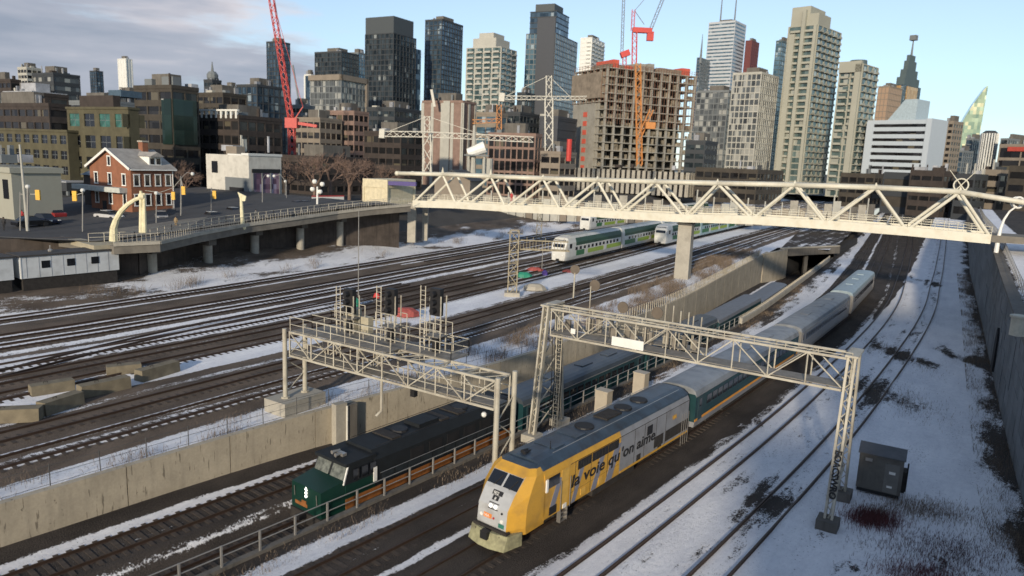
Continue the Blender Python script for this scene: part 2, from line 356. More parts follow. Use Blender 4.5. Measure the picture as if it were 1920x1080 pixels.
# --- right region: from the railing to the long wall
Ys = list(np.arange(8, 90, 1.6))+list(np.arange(90, 480, 4.5))
rows, cov_, uvs = [], [], []
def roadbed(d, c): return .22*max(0, min(1, (2.3-abs(d-c))/.9))
def sitp(xs, ys):
    g = np.arange(-60, 700, 2.); v = np.interp(g, xs, ys); k = np.hanning(31); k /= k.sum(); v = np.convolve(np.pad(v, 15, 'edge'), k, 'valid'); return lambda q: float(np.interp(q, g, v))
DB = sitp([35, 85, 125, 220, 400], [9.6, 9.5, 10.2, 15.0, 24])   # second right-hand track leaves the first
DA = sitp([35, 90, 130, 220], [4.9, 4.8, 5.0, 6.6])
for Y in Ys:
    pr_ = RAIL.off(Y, 0); c = VIA.off(Y, 0)
    t = VIA.tan(Y); nrm = Vector((t.y, -t.x))
    # the right wall along this station's normal
    Yr = Y
    for _ in range(25):
        q = Vector((RW.X(Yr), Yr)); Yr += -(q-c).dot(t)*.7
    dw = (Vector((RW.X(Yr), Yr))-c).dot(nrm); Yq = Y
    for _ in range(25):
        q = Vector((RAIL.X(Yq), Yq)); Yq += -(q-c).dot(t)*.7
    dl = (Vector((RAIL.X(Yq), Yq))-c).dot(nrm)
    cs = sorted(set([dl, dl+.6] + [round(x*.5-9, 2) for x in range(60) if dl+.8 < x*.5-9 < min(dw-.5, 20)] + [dw*k+20*(1-k) for k in ([.0, .2, .4, .6, .8, .92, 1.0] if dw > 21 else [1.0])]))
    cs = [x for x in cs if x <= dw+.01]
    N_ = 66
    cs = list(np.interp(np.linspace(0, 1, N_), np.linspace(0, 1, len(cs)), cs))
    r, cc, uu = [], [], []
    for d in cs:
        p = c+nrm*d
        z = max(roadbed(d, -4.2), roadbed(d, 0), .6*roadbed(d, DA(Y)), .6*roadbed(d, DB(Y))) - .14
        z += .05*wob(d*2, Y*2) + (.12*max(0, d-14)*.1)
        k = .97
        if d < dl+1.1: k = .32
        elif d < -6.9: k = .62+.2*wob(d, Y)
        elif d < -5.7: k = 1.05
        elif d < -5.2: k = .7
        elif d < 2.7+.3*wob(0, Y*3): k = .07 + .95*bump1(d, -2.15, .34) + .45*bump1(d, -4.2, .3) + .25*bump1(d, 0, .3)
        elif d < 3.5: k = .6
        else:
            k = .95+.07*wob(d*1.3, Y*1.1)
            if abs(d-DA(Y)) < .65: k = .80+.07*wob(1, Y*2)
            if abs(d-DB(Y)) < .65: k = .76+.10*wob(2, Y*1.6)
            if 1.0 < d-DA(Y) < 2.0: k = .76
            if -2.0 < d-DB(Y) < -1.1: k = .74
            k -= .30*math.exp(-((p.x-35)/3.2)**2-((p.y-64)/6)**2)   # bare patches
            k -= .32*math.exp(-((p.x-44)/1.6)**2-((p.y-80)/6)**2)
            k -= .4*math.exp(-((p.x-46)/1.6)**2-((p.y-76)/3)**2)
            k -= .45*math.exp(-((p.x-51)/1.3)**2-((p.y-82)/6)**2)
            k -= .45*math.exp(-((p.x-80)/1.4)**2-((p.y-135)/9)**2)
            k -= .26*math.exp(-((p.x-25)/2.0)**2-((p.y-40)/1.6)**2)
            k -= .38*math.exp(-((p.x-23.5)/2.6)**2-((p.y-34.5)/2.0)**2)
            k -= .45*math.exp(-((p.x-29)/1.2)**2-((p.y-37)/3)**2)
            k -= .40*math.exp(-((p.x-16)/1.5)**2-((p.y-41.5)/2.5)**2)
            k -= .34*math.exp(-((p.x-18)/.9)**2-((p.y-34.5)/3)**2)
            dd = dw-d
            if dd < 2.6: k -= .46*(1-dd/2.6)+.18*wob(1, Y*2)
            if Y > 95 and d < 3.5+(Y-95)*.05: k = min(k, .15)
        r.append((p.x, p.y, z)); cc.append(k); uu.append((d, Y*1.22))
    rows.append(r); cov_.append(cc); uvs.append(uu)
sheet('rail_yard_ground', rows, cov_, uvs, M_YARD)
# --- sunken tracks between railing and concrete wall
zdrop = itp([36,48,60,115,160],[2.0,2.5,2.8,2.4,.8])
def zfloor(f, Y):                 # f=0 wall foot, f=1 railing side
    return zT(Y) - f*zdrop(Y) - .12
rows, cov_, uvs = [], [], []
Yt = list(np.arange(8, 173, 1.6))
def wallx(Y, f):
    a = WALLC.off(Y, 0); b = None
    t = RAIL.tan(Y); nrm = Vector((t.y, -t.x)); c = RAIL.off(Y, 0)
    Yq = Y
    for _ in range(20):
        q = Vector((WALLC.X(Yq), Yq)); Yq += -(q-c).dot(t)*.7
    return c, nrm, (Vector((WALLC.X(Yq), Yq))-c).dot(nrm)
TRW = {}
for Y in Yt:
    c, nrm, dw = wallx(Y, 0); TRW[Y] = dw
    r, cc, uu = [], [], []
    for k in range(34):
        f = k/33; d = dw*(1-f) - .25*f; p = c+nrm*d
        z = zfloor(f, Y)+.2*max(0, min(1, (2.2-min(abs(d+2.6), abs(d+6.6)))/.9)) + .03*wob(d*2, Y*2)
        for o_ in (2.6, 6.6):
            g_ = max(0, min(1, (2.5-abs(d+o_))/.8)); z = lerp(z, zfloor(1-o_/abs(dw), Y)+.18, g_)
        if f > .97: z = zfloor(1, Y)
        kk = .12+.95*bump1(d, dw+1.5, .5)+.62*bump1(d, -4.6, .3)+.45*bump1(d, -7.8, .25)+.4*bump1(d, -6.6, .3)
        r.append((p.x, p.y, z)); cc.append(kk); uu.append((d+40, Y*1.22))
    rows.append(r); cov_.append(cc); uvs.append(uu)
sheet('sunken_track_bed', rows, cov_, uvs, M_YARD)
# side of the cutting under the railing
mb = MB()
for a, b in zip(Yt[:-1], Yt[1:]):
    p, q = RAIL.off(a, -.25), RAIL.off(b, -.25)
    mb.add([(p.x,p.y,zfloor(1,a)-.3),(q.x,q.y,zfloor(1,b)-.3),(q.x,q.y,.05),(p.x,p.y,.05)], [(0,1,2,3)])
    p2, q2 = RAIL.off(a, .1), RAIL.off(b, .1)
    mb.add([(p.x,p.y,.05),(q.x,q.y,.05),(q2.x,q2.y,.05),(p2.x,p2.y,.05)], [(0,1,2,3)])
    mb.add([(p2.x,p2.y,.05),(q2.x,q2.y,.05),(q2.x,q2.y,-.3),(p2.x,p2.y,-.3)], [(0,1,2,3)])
M_CONC = mat('weathered_concrete', (.40,.35,.265), .85, var=.16, scale=.5, bump=.3, streak=.22, dirt=(.13,.115,.095), fine=.06, crack=.7)
M_CONC2 = mat('pale_concrete', (.37,.345,.29), .85, var=.14, scale=.5, bump=.2, fine=.07, dirt=(.17,.155,.13), dirt_amt=.4)
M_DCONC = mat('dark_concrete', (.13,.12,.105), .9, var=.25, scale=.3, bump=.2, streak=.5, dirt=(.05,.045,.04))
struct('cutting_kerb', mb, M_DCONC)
# --- left yard and embankment
rows, cov_, uvs = [], [], []
YL = list(np.arange(6, 120, 1.8))+list(np.arange(120, 560, 5))
US = [-1]*0
BASEU = np.concatenate([np.arange(-10, 46.1, .5), np.array([47, 48.5, 50, 52, 54])])
SNOWT = itp([-10,-6,-3.2,-2.4,-1.5,-1.1,-.75,-.6,0,.6,.75,1.3,2.0,6.2,6.6,7.4,7.8,9.0,9.5,12.0,12.6,15,18.6,19.6,23.6,25.2,26.4,34,38.5,41.6,43,46,48.5,54],
            [.98,1.0,.95,.30,.20,.95,.35,.40,.66,.35,.35,.98,.10,.06,.55,.66,.35,.4,.92,.95,.25,.10,.12,.93,.95,.2,.12,.14,.16,.25,.80,.85,.62,.30])
TRACK_U = [0, 4.3, 12.9, 16.9, 20.9, 27.8, 31.8, 36, 40]
for Y in YL:
    t = T7.tan(Y); nrm = Vector((-t.y, t.x)); c = T7.off(Y, 0); kk_ = Dk(Y)/40
    Yq = Y
    for _ in range(20):
        q = Vector((WALLC.X(Yq), Yq)); Yq += -(q-c).dot(t)*.7
    uw = (Vector((WALLC.X(Yq), Yq))-c).dot(nrm)/kk_
    if Y > 148:
        Yq = Y
        for _ in range(30):
            q = Vector((RAIL.X(Yq), Yq)); Yq += -(q-c).dot(t)*.7
        ur = (Vector((RAIL.X(Yq), Yq))-c).dot(nrm)/kk_+.3
        uw = ur if Yq > 174 else lerp(uw, ur, max(0, min(1, (Y-148)/14))) if Yq > 166 else uw
    r, cc, uu = [], [], []
    us = np.array(BASEU); us = np.where(us < -2.5, np.interp(us, [-10, -2.5], [uw, -2.5]), us)
    for u in us:
        p = c+nrm*(u*kk_)
        z = zY(p.y)-.14 + .03*wob(u*2, Y*2)
        for tu in TRACK_U:
            z = max(z, zY(p.y)-.14+roadbed(u, tu)) if abs(u-tu) < 2.3 else z
        if u > 43: z += (u-43)*.23 + .12*wob(u*3, Y)
        k = SNOWT(u)
        near = max(0, min(1, (95-Y)/20))
        if Y < 96:
            for tu in (12.9, 16.9, 20.9): k = max(k, (.62+.12*wob(u, Y))*bump1(u, tu, .4), .55*bump1(u, tu+1.9, .35))
        if 19 < u < 25.5: k = lerp(.45, k, max(0, min(1, (88-p.y)/8)))
        for tu in (27.8, 31.8, 40):
            k = max(k, 1.2*bump1(u, tu, .62)); k = max(k, 1.0*bump1(u, tu-2, .5), .8*bump1(u, tu+1.3, .4))
        if Y > 95:
            for tu in (12.9, 16.9, 20.9, 36): k = max(k, 1.0*bump1(u, tu, .5), .75*bump1(u, tu+2, .4))
            for tu in (0, 4.3): k = max(k, 1.0*bump1(u, tu+1.2, .35), .8*bump1(u, tu-1.3, .35), .7*bump1(u, tu, .3))
        if Y > 70 and 5.6 < u < 12: k = max(k, .9 if u > 7.6 else .3)
        if u < -3: k += .07*wob(u*2, Y*2)-.04
        if u < -3 and 58 < Y < 90: k -= .10
        if u > 43: k += .25*wob(u, Y*1.5, 4)
        if u > 43 and Y < 62: k -= .2
        k += .05*wob(u, Y*1.3, 8)
        r.append((p.x, p.y, z)); cc.append(k); uu.append((u+90, Y*1.22))
    rows.append(r); cov_.append(cc); uvs.append(uu)
sheet('snowy_rail_yard', rows, cov_, uvs, M_YARDB)
# --- city ground beyond the embankment, raised to street level
def zC(x, y): return 8.0 + 3.0*max(0, min(1, (x+46)/28)) if y < 260 else 9.5
rows, cov_, uvs = [], [], []
for Y in [6, 20, 40, 60, 75, 90, 105, 120, 135, 150, 170, 200, 240, 300, 400, 520, 700]:
    t = T7.tan(Y); nrm = Vector((-t.y, t.x)); c = T7.off(Y, 0); kk_ = Dk(Y)/40
    r, cc, uu = [], [], []
    for j, d in enumerate([0, 3, 8, 20, 60, 150, 400, 1200, 3500]):
        p = c+nrm*(54*kk_+d*(1 if Y < 300 else 1))
        z = zY(p.y)+2.3 if j == 0 else lerp(zY(p.y)+2.4, 8.0, max(0, min(1, (d-3)/14 if Y < 95 else d/8))) - (.35 if d < 60 else 0)
        if Y < 62: z = min(z, 3.2) if d < 20 else min(z, 6)
        r.append((p.x, p.y, z)); cc.append(.12); uu.append((p.x*.5, p.y*.5))
    rows.append(r); cov_.append(cc); uvs.append(uu)
M_CITY = groundmat('street_ground', (.05,.047,.044), (.10,.094,.086))
sheet('city_ground', rows, cov_, uvs, M_CITY)
mb = MB(); mb.add([(-6000,450,6.0),(6000,450,6.0),(6000,7000,6.0),(-6000,7000,6.0)], [(0,1,2,3)])
struct('far_city_ground', mb, mat('far_ground', (.07,.065,.06), .9))
mb = MB(); mb.add([(-3000,-400,-5.5),(3000,-400,-5.5),(3000,470,-5.5),(-3000,470,-5.5)], [(0,1,2,3)])
struct('lower_ground', mb, mat('lower_soil', (.06,.055,.05), .95))
# ------------------------------------------------------------------ railway tracks
M_RAIL = mat('rusty_rail', (.075,.050,.038), .55, .5, .2)
M_RAILTOP = mat('worn_rail', (.10,.085,.075), .35, .8, .2)
M_SLP = mat('timber_sleeper', (.060,.047,.038), .95, var=.35, scale=4)
M_SLPS = mat('snow_dusted_sleeper', (.11,.10,.095), .95, var=.4, scale=4)
slp = MB().box(-.12,.12,-1.28,1.28,-.14,.10).mesh('sleeper', M_SLP)
def track(label, fpos, ztop, Y0, Y1, nsl, first=None, sleepers=True, gauge=1.51):
    """fpos(Y)->Vector2 centre, ztop(Y)->height of the formation"""
    o0 = fpos(Y0); th = thing('railway_track', label, 'railway track', (o0.x, o0.y, ztop(Y0)), 0, 'railway tracks in the yard')
    base = Vector((o0.x, o0.y, ztop(Y0)))
    ys = []; y = Y0
    while y < Y1: ys.append(y); y += 2.0 if y < 120 else 5.0
    C_ = [fpos(y) for y in ys]
    for s in (-1, 1):
        rings = []
        for i, y in enumerate(ys):
            a = C_[max(0, i-1)]; b = C_[min(len(C_)-1, i+1)]; t = (b-a).normalized(); n = Vector((t.y, -t.x))
            p = C_[i]+n*s*gauge/2; z = ztop(y)
            ring = []
            for (dx, dz) in ((-.075,.08),(.075,.08),(.022,.11),(.036,.23),(.036,.265),(-.036,.265),(-.036,.23),(-.022,.11)):
                q = p+n*dx; ring.append((q.x-base.x, q.y-base.y, z+dz-base.z))
            rings.append(ring)
        part('rail', MB().loft(rings), M_RAIL, th)
    if sleepers:
        y = Y0; k = 0
        rest = MB()
        while y < Y1 and k < 420:
            y += fpos_step(fpos, y, .62); k += 1
            if y >= Y1: break
            p = fpos(y); q = fpos(y+.5); rz = math.atan2(q.y-p.y, q.x-p.x)
            loc = (p.x-base.x, p.y-base.y, ztop(y)-base.z)
            if k <= nsl:
                part('sleeper', slp, None, th, loc, (0, 0, rz+random.uniform(-.015, .015)))
            else:
                mtx = Matrix.Translation(loc) @ Matrix.Rotation(rz, 4, 'Z')
                rest.add([mtx @ Vector(v) for v in ((-.12,-1.28,.1),(.12,-1.28,.1),(.12,1.28,.1),(-.12,1.28,.1),(-.12,-1.28,-.1),(.12,-1.28,-.1))], [(0,1,2,3),(4,5,1,0)])
        if rest.v: part('sleeper', rest, M_SLP, th, stuff=True)
    return th
def fpos_step(f, y, d):
    a = f(y); b = f(y+.5); return d*.5/max(.1, (b-a).length)
_ty = sorted(TRW); _td = [abs(TRW[y]) for y in _ty]
def ztr(Y, o): return zfloor(1-o/float(np.interp(Y, _ty, _td)), Y)+.11
zv = lambda Y: -.02
track('track under the yellow locomotive and its silver coaches', lambda Y: VIA.off(Y, 0), zv, 14, 420, 150)
track('dark bare track just left of the yellow locomotive, right of the snow strip and railing', lambda Y: VIA.off(Y, -4.2), zv, 14, 420, 150)
zs = lambda Y: -.06
track('snowed-in track nearest the right side of the yellow locomotive', lambda Y: VIA.off(Y, DA(Y)), zs, 14, 430, 0, sleepers=False)
track('snowed-in track farthest right, passing under the right leg of the big signal gantry', lambda Y: VIA.off(Y, DB(Y)), zs, 14, 430, 0, sleepers=False)
track('sunken track that the dark green locomotive stands on, beside the railing', lambda Y: RAIL.off(Y, -2.6), lambda Y: ztr(Y, 2.6), 14, 166, 150)
track('sunken track at the foot of the tan concrete wall, left of the dark green locomotive', lambda Y: RAIL.off(Y, -6.6), lambda Y: ztr(Y, 6.6), 14, 166, 120)
ylabels = {0: 'yard track nearest above the concrete wall, passing the foot of the signal bridge',
 4.3: 'second yard track up from the concrete wall, on dark ballast below the concrete blocks',
 12.9: 'yard track leading to the grey-fronted commuter train half hidden by the bridge pier',
 16.9: 'yard track that the nearest green and white commuter train stands on',
 20.9: 'yard track just left of the nearest green commuter train, on brown ballast',
 27.8: 'third snow-striped track counted from the viaduct embankment',
 31.8: 'second snow-striped track counted from the viaduct embankment',
 36: 'track leading to the farthest green commuter train beside the embankment',
 40: 'outermost track at the foot of the snowy embankment below the viaduct'}
for u, nm in ylabels.items():
    Y0 = {0: 14, 4.3: 14, 12.9: 20, 16.9: 20, 20.9: 20, 27.8: 20, 31.8: 20, 36: 100, 40: 20}[u]
    track(nm, (lambda Y, u=u: yp(u, Y)), (lambda Y, u=u: zY(yp(u, Y).y)-.02), Y0, 450, 100 if u < 5 else (60 if u < 30 else 0))
# siding that climbs from the snow strip into the ladder
SID = Curve([(-41,44),(-36.6,54.4),(-32.8,64.5),(-26.0,75.5),(-20.0,86.1)], back=15, ahead=12)
track('siding crossing the snow strip on the left and joining the other yard tracks', lambda Y: SID.off(Y, 0), lambda Y: zY(Y)-.0, 34, 97, 0, sleepers=False)
# ------------------------------------------------------------------ concrete retaining wall with wire fence
wt = thing('retaining_wall', 'long tan concrete retaining wall between the sunken tracks and the snowy yard', 'retaining wall', (*WALLC.off(14, 0), 0))
M_JOINT = mat('dark_joint', (.05,.045,.04), .9)
Yw = 14.0; k = 0
M_STEEL = mat('galvanised_steel', (.30,.29,.27), .55, .35, .12)
M_DSTEEL = mat('dull_steel', (.10,.10,.10), .6, .4, .2)
while Yw < 150:
    L_ = 6.1; Y2 = WALLC.walk(Yw, L_)
    a, b = WALLC.off(Yw, 0), WALLC.off(Y2, 0)
    step = 0.0 if Yw < 47.5 else 0.0
    t = (b-a).normalized(); n = Vector((t.y, -t.x)); a2, b2 = a+t*.025, b-t*.025
    za, zb_ = zfloor(0, Yw)-.5, zfloor(0, Y2)-.5; ta, tb = zY(Yw)+.12, zY(Y2)+.12
    mb = MB(); o = .0; th_ = .38
    A, B, C_, D_ = a2+n*.05, b2+n*.05, b2-n*th_, a2-n*th_
    mb.add([(A.x,A.y,za),(B.x,B.y,zb_),(C_.x,C_.y,zb_),(D_.x,D_.y,za),(A.x,A.y,ta),(B.x,B.y,tb),(C_.x,C_.y,tb),(D_.x,D_.y,ta)],
           [(0,3,2,1),(4,5,6,7),(0,1,5,4),(1,2,6,5),(2,3,7,6),(3,0,4,7)])
    part('wall_panel', mb, M_CONC, wt, world=True)
    Yw = Y2; k += 1
mb = MB()
Yw = 14
while Yw < 148:
    Y2 = WALLC.walk(Yw, 6.1); a, b = WALLC.off(Yw, -.16), WALLC.off(Y2, -.16)
    h_ = zY(Yw)-zfloor(0,Yw)+.4; mb.beam((a.x,a.y,zY(Yw)-h_/2), (b.x,b.y,zY(Y2)-h_/2), .3, h_); Yw = Y2
part('joint_backing', mb, M_JOINT, wt, world=True)
# buttress pilaster with pipe where the wall steps (left of the signal bridge)
pb = thing('wall_pilaster', 'concrete pilaster with a white drain pipe in a dark recess of the tan retaining wall', 'pilaster', (*WALLC.off(48.2, .1), 0))
a = P(628, 836, lambda Y: zfloor(0, Y)); aw = WALLC.off(48.0, .35); t = WALLC.tan(48); n = Vector((t.y, -t.x))
mb = MB(); q = aw
mb.beam((q.x,q.y,-.8),(q.x,q.y,zY(48)+.42), .55, .9, up=(t.x,t.y,0)); part('pier', mb, M_CONC2, pb, world=True)
q = aw+t*.85+n*.12; mb = MB().beam((q.x,q.y,-.8),(q.x,q.y,zY(48)+.2), .3, .9, up=(t.x,t.y,0)); part('recess', mb, M_DCONC, pb, world=True)
q = aw+t*.42+n*.32; mb = MB().cyl((q.x,q.y,-.6),(q.x,q.y,zY(48)+.2), .07, .07, 8); part('drain_pipe', mb, mat('white_pipe', (.6,.58,.52)), pb, world=True)
# fence on top of the wall
ft = thing('wire_fence', 'dark wire fence with thin posts standing in the snow above the concrete wall', 'fence', (*WALLC.off(14, -.5), 0))
Yw = 14.0; pts = []
post = MB().cyl((0,0,-.3),(0,0,1.25), .028, .028, 5).mesh('fence_post', M_DSTEEL)
while Yw < 150:
    p = WALLC.off(Yw, -.55); z = zY(Yw)
    if 46 < Yw < 48.5: Yw = 48.5
    part('post', post, None, ft, (p.x-ft.location.x, p.y-ft.location.y, z), (random.uniform(-.03,.03), random.uniform(-.03,.03), 0))
    pts.append((p.x, p.y, z)); Yw = WALLC.walk(Yw, 2.45)
for h in (.15, .68, 1.18):
    mb = MB()
    for a, b in zip(pts[:-1], pts[1:]): mb.beam((a[0],a[1],a[2]+h), (b[0],b[1],b[2]+h), .018, .018)
    part('wire', mb, M_DSTEEL, ft, world=True)
# railing beside the sunken track: steel posts, two rails; white paling beyond
rt = thing('steel_railing', 'long grey steel railing between the dark green locomotive and the yellow locomotive', 'railing', (*RAIL.off(14, 0), 0))
post = MB().box(-.045,.045,-.045,.045,-.1,1.1).mesh('post', M_STEEL)
Yw = 14.0; pts = []
while Yw < 92:
    p = RAIL.off(Yw, 0); q = RAIL.off(Yw+.5, 0)
    part('post', post, None, rt, (p.x-rt.location.x, p.y-rt.location.y, .05), (0, 0, math.atan2(q.y-p.y, q.x-p.x)))
    pts.append((p.x, p.y, .05)); Yw = RAIL.walk(Yw, 2.05)
for h in (.56, 1.08):
    part('rail', MB().path([(a[0],a[1],a[2]+h) for a in pts], .032, 5), M_STEEL, rt, world=True)
pf = thing('paling_fence', 'pale paling fence along the right rim of the sunken tracks up to the tunnel', 'fence', (*RAIL.off(92, 0), 0))
pale = MB().box(-.05,.05,-.03,.03,0,1.15).mesh('paling', mat('pale_timber', (.46,.42,.33), .8))
Yw = 92.0; k = 0
while Yw < 166:
    p = RAIL.off(Yw, 0); part('paling', pale, None, pf, (p.x-pf.location.x, p.y-pf.location.y, 0), (0,0,R(60))); Yw = RAIL.walk(Yw, .62)
mb = MB(); ys = list(np.arange(92, 168, 4)); ps = [RAIL.off(y, 0) for y in ys]
for a, b in zip(ps[:-1], ps[1:]): mb.beam((a.x,a.y,.35), (b.x,b.y,.35), .5, .75)
part('parapet', mb, M_CONC2, pf, world=True)
pf = thing('paling_fence', 'pale paling fence along the left rim of the cutting, below the bridge pier', 'fence', (*WALLC.off(74, -.2), zY(80)))
Yw = 78.0
while Yw < 146:
    p = WALLC.off(Yw, -.15); part('paling', pale, None, pf, (p.x-pf.location.x, p.y-pf.location.y, 0.1), (0,0,R(60))); Yw = WALLC.walk(Yw, .66)
# ------------------------------------------------------------------ tunnel portal
tp = thing('tunnel_portal', 'dark concrete tunnel mouth swallowing the sunken tracks beyond the footbridge', 'tunnel', (70, 160, -3.5))
A = Vector((61.5, 161.5)); B = Vector(RAIL.off(171, .2)); t = (B-A).normalized(); n = Vector((t.y, -t.x))
if n.y > 0: n = -n
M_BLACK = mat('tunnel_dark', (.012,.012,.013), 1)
def wallseg(mb, a, b, z0, z1, th_=.5, mi=0):
    a, b = Vector(a), Vector(b); tt = (b-a).normalized(); nn = Vector((tt.y, -tt.x))*th_/2
    mb.add([(*(a-nn),z0),(*(b-nn),z0),(*(b+nn),z0),(*(a+nn),z0),(*(a-nn),z1),(*(b-nn),z1),(*(b+nn),z1),(*(a+nn),z1)],
           [(0,1,2,3),(7,6,5,4),(0,4,5,1),(1,5,6,2),(2,6,7,3),(3,7,4,0)], mi)
mb = MB(); wallseg(mb, A-t*2, B+t*1.5, 1.1, 2.7, .9); part('lintel', mb, M_DCONC, tp, world=True)
mb = MB(); wallseg(mb, A-t*2, B+t*1.5, 2.75, 3.0, .8); part('coping', mb, M_CONC2, tp, world=True)
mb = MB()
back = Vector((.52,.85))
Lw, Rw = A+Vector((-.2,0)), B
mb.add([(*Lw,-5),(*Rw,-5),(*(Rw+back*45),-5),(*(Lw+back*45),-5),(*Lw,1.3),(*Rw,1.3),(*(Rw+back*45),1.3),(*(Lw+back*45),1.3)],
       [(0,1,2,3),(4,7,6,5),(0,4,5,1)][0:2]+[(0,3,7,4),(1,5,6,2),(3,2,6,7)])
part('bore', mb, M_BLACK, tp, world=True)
mb = MB(); c = A+t*8.4-n*1; mb.beam((c.x,c.y,-5),(c.x,c.y,1.2), .8, .8); part('centre_pier', mb, M_DCONC, tp, world=True)
wl_ = MB(); wallseg(wl_, (52.0,149.5), A, -5, 2.7, .6); part('wing_wall', wl_, M_CONC, tp, world=True)
# ground closing over the tunnel
def sh2(name, quad, z, cv, mt, nx=14, ny=14):
    a, b, c, d = [Vector(q) for q in quad]; rr, cc, uu = [], [], []
    for i in range(ny+1):
        r, k, u = [], [], []
        for j in range(nx+1):
            p = a.lerp(b, j/nx).lerp(d.lerp(c, j/nx), i/ny); r.append((p.x, p.y, z+.1*wob(p.x, p.y))); k.append(cv+.3*wob(p.x*.8, p.y*.8)); u.append((p.x, p.y))
        rr.append(r); cc.append(k); uu.append(u)
    return sheet(name, rr, cc, uu, mt)
sh2('tunnel_cover_ground', [A-n*0.2-t*2.5, B-n*0.2+t*.5, (141,290), (122,294)], 2.55, .55, M_YARD)
# ------------------------------------------------------------------ trains
M_YEL = mat('yellow_paint', (.60,.33,.042), .45, var=.08, scale=1, fine=.03, dirt=(.26,.16,.06), dirt_amt=.6)
M_SILV = mat('grey_silver_paint', (.30,.31,.33), .5, .25, .10, 1.0, dirt=(.16,.15,.14), dirt_amt=.5)
M_NOSE = mat('light_grey_paint', (.46,.47,.47), .45, .1, .08, 1.5, dirt=(.22,.20,.18), dirt_amt=.6)
M_STRIPE = mat('slate_stripe', (.20,.21,.26), .5, var=.08)
M_LROOF = mat('blue_grey_roof', (.045,.07,.10), .38, .2, .35, .8, dirt=(.03,.03,.035), dirt_amt=.7)
M_WIN = mat('dark_glass', (.012,.014,.018), .08, 0, .1, spec=.8)
M_BLK = mat('black_metal', (.018,.018,.02), .6, .2, .3)
M_UND = mat('underframe', (.035,.031,.028), .8, .2, .35, 3)
M_PLOW = mat('salt_stained_plow', (.30,.29,.17), .8, var=.35, scale=3, dirt=(.08,.07,.05), dirt_amt=.8)
M_WHT = mat('white_paint', (.78,.77,.72), .5, var=.06)
M_ORG = mat('orange_paint', (.75,.24,.05), .5)
M_RED = mat('red_paint', (.50,.03,.03), .5)
M_TEAL = mat('teal_paint', (.014,.052,.060), .4, .1, .12, dirt=(.04,.06,.06), dirt_amt=.4)
M_CROOF = mat('coach_roof_grey', (.26,.28,.30), .5, .2, .16, .5, dirt=(.10,.11,.12), dirt_amt=.5)
M_SS = mat('fluted_stainless', (.45,.43,.40), .35, .7, .12)
M_LAMP = bpy.data.materials.new('lit_lamp'); M_LAMP.use_nodes = True
_b = M_LAMP.node_tree.nodes['Principled BSDF']; _b.inputs['Emission Color'].default_value = (1,.95,.85,1); _b.inputs['Emission Strength'].default_value = 2.2
def text_mesh(txt, size, mt, extr=.006, shear=0, bold=.0):
    cu = bpy.data.curves.new('lettering', 'FONT'); cu.body = txt; cu.size = size; cu.extrude = extr; cu.shear = shear; cu.offset = bold
    cu.resolution_u = 3
    ob = bpy.data.objects.new('tmp_text', cu); COL.objects.link(ob)
    dg = bpy.context.evaluated_depsgraph_get(); me = bpy.data.meshes.new_from_object(ob.evaluated_get(dg))
    COL.objects.unlink(ob); bpy.data.objects.remove(ob); me.name = 'lettering'
    me.materials.clear(); me.materials.append(mt); return me
def bogie_mesh(wb=2.6, n=2):
    fr, wh = MB(), MB()
    for s in (-1, 1):
        fr.box(-wb/2-.7, wb/2+.7, s*1.0-.09, s*1.0+.09, .42, .72)
        for k in range(n):
            x = -wb/2+wb*k/(n-1); fr.box(x-.2, x+.2, s*1.0-.14, s*1.0+.14, .3, .62)
            wh.cyl((x, s*.70, .5), (x, s*.83, .5), .47, .47, 14)
        fr.box(-.35,.35,s*1.02-.15,s*1.02+.15,.25,.5)
    for k in range(n):
        x = -wb/2+wb*k/(n-1); wh.cyl((x, -.7, .5), (x, .7, .5), .08, .08, 6)
    return fr.mesh('bogie', M_UND), wh.mesh('wheelset', M_BLK)
BOG, WHL = bogie_mesh()
def bogie(T, x, rz=0):
    b = part('bogie', BOG, None, T, (x, 0, .22)); w = bpy.data.objects.new('wheelset', WHL); COL.objects.link(w); w.parent = b; w['kind'] = 'stuff'
def roof_profile(hw, z0, z1, n=7, sharp=.55):
    pts = []
    for i in range(n+1):
        a = math.pi*i/n; pts.append((hw*(abs(math.cos(a))**sharp)*(1 if math.cos(a) > 0 else -1), z0+(z1-z0)*math.sin(a)**.8))
    return pts
def shell(x0, x1, pr_, mi=0):           # extrude a y,z outline along x
    return MB().loft([[(x0, y, z) for y, z in pr_], [(x1, y, z) for y, z in pr_]], mi=mi)
def on_track(f, z, Yc, half):           # position & heading for a vehicle centred at Yc
    a, b = f(Yc-half*.75), f(Yc+half*.75); c = (a+b)/2; d = a-b
    return (c.x, c.y, z(Yc)), math.atan2(d.y, d.x)
# ---- yellow and grey passenger locomotive. local +x = front, +y = the side we see
f_via = lambda Y: VIA.off(Y, 0); z_via = lambda Y: .20
Yn = 34.15; LEN = 20.6
Yc = VIA.walk(Yn, LEN/2)
loc, rz = on_track(f_via, z_via, Yc, LEN/2)
T = thing('passenger_locomotive', 'yellow and grey locomotive with "la voie qu\'on aime" lettering, leading the front train', 'locomotive', loc, rz)
hL = LEN/2; xs_ = hL-10.5           # where yellow gives way to grey
side = [(1.5,.95),(1.5,3.35),(1.32,3.78),(.95,4.02),(-.95,4.02),(-1.32,3.78),(-1.5,3.35),(-1.5,.95)]
part('front_body', shell(xs_, hL-2.6, side), M_YEL, T)
part('rear_body', shell(-hL+.45, xs_-.01, side), M_SILV, T)
part('roof', shell(-hL+.5, hL-2.55, [(1.40,3.70),(1.34,3.81),(.97,4.06),(.5,4.13),(-.5,4.13),(-.97,4.06),(-1.34,3.81),(-1.40,3.70)]), M_LROOF, T)
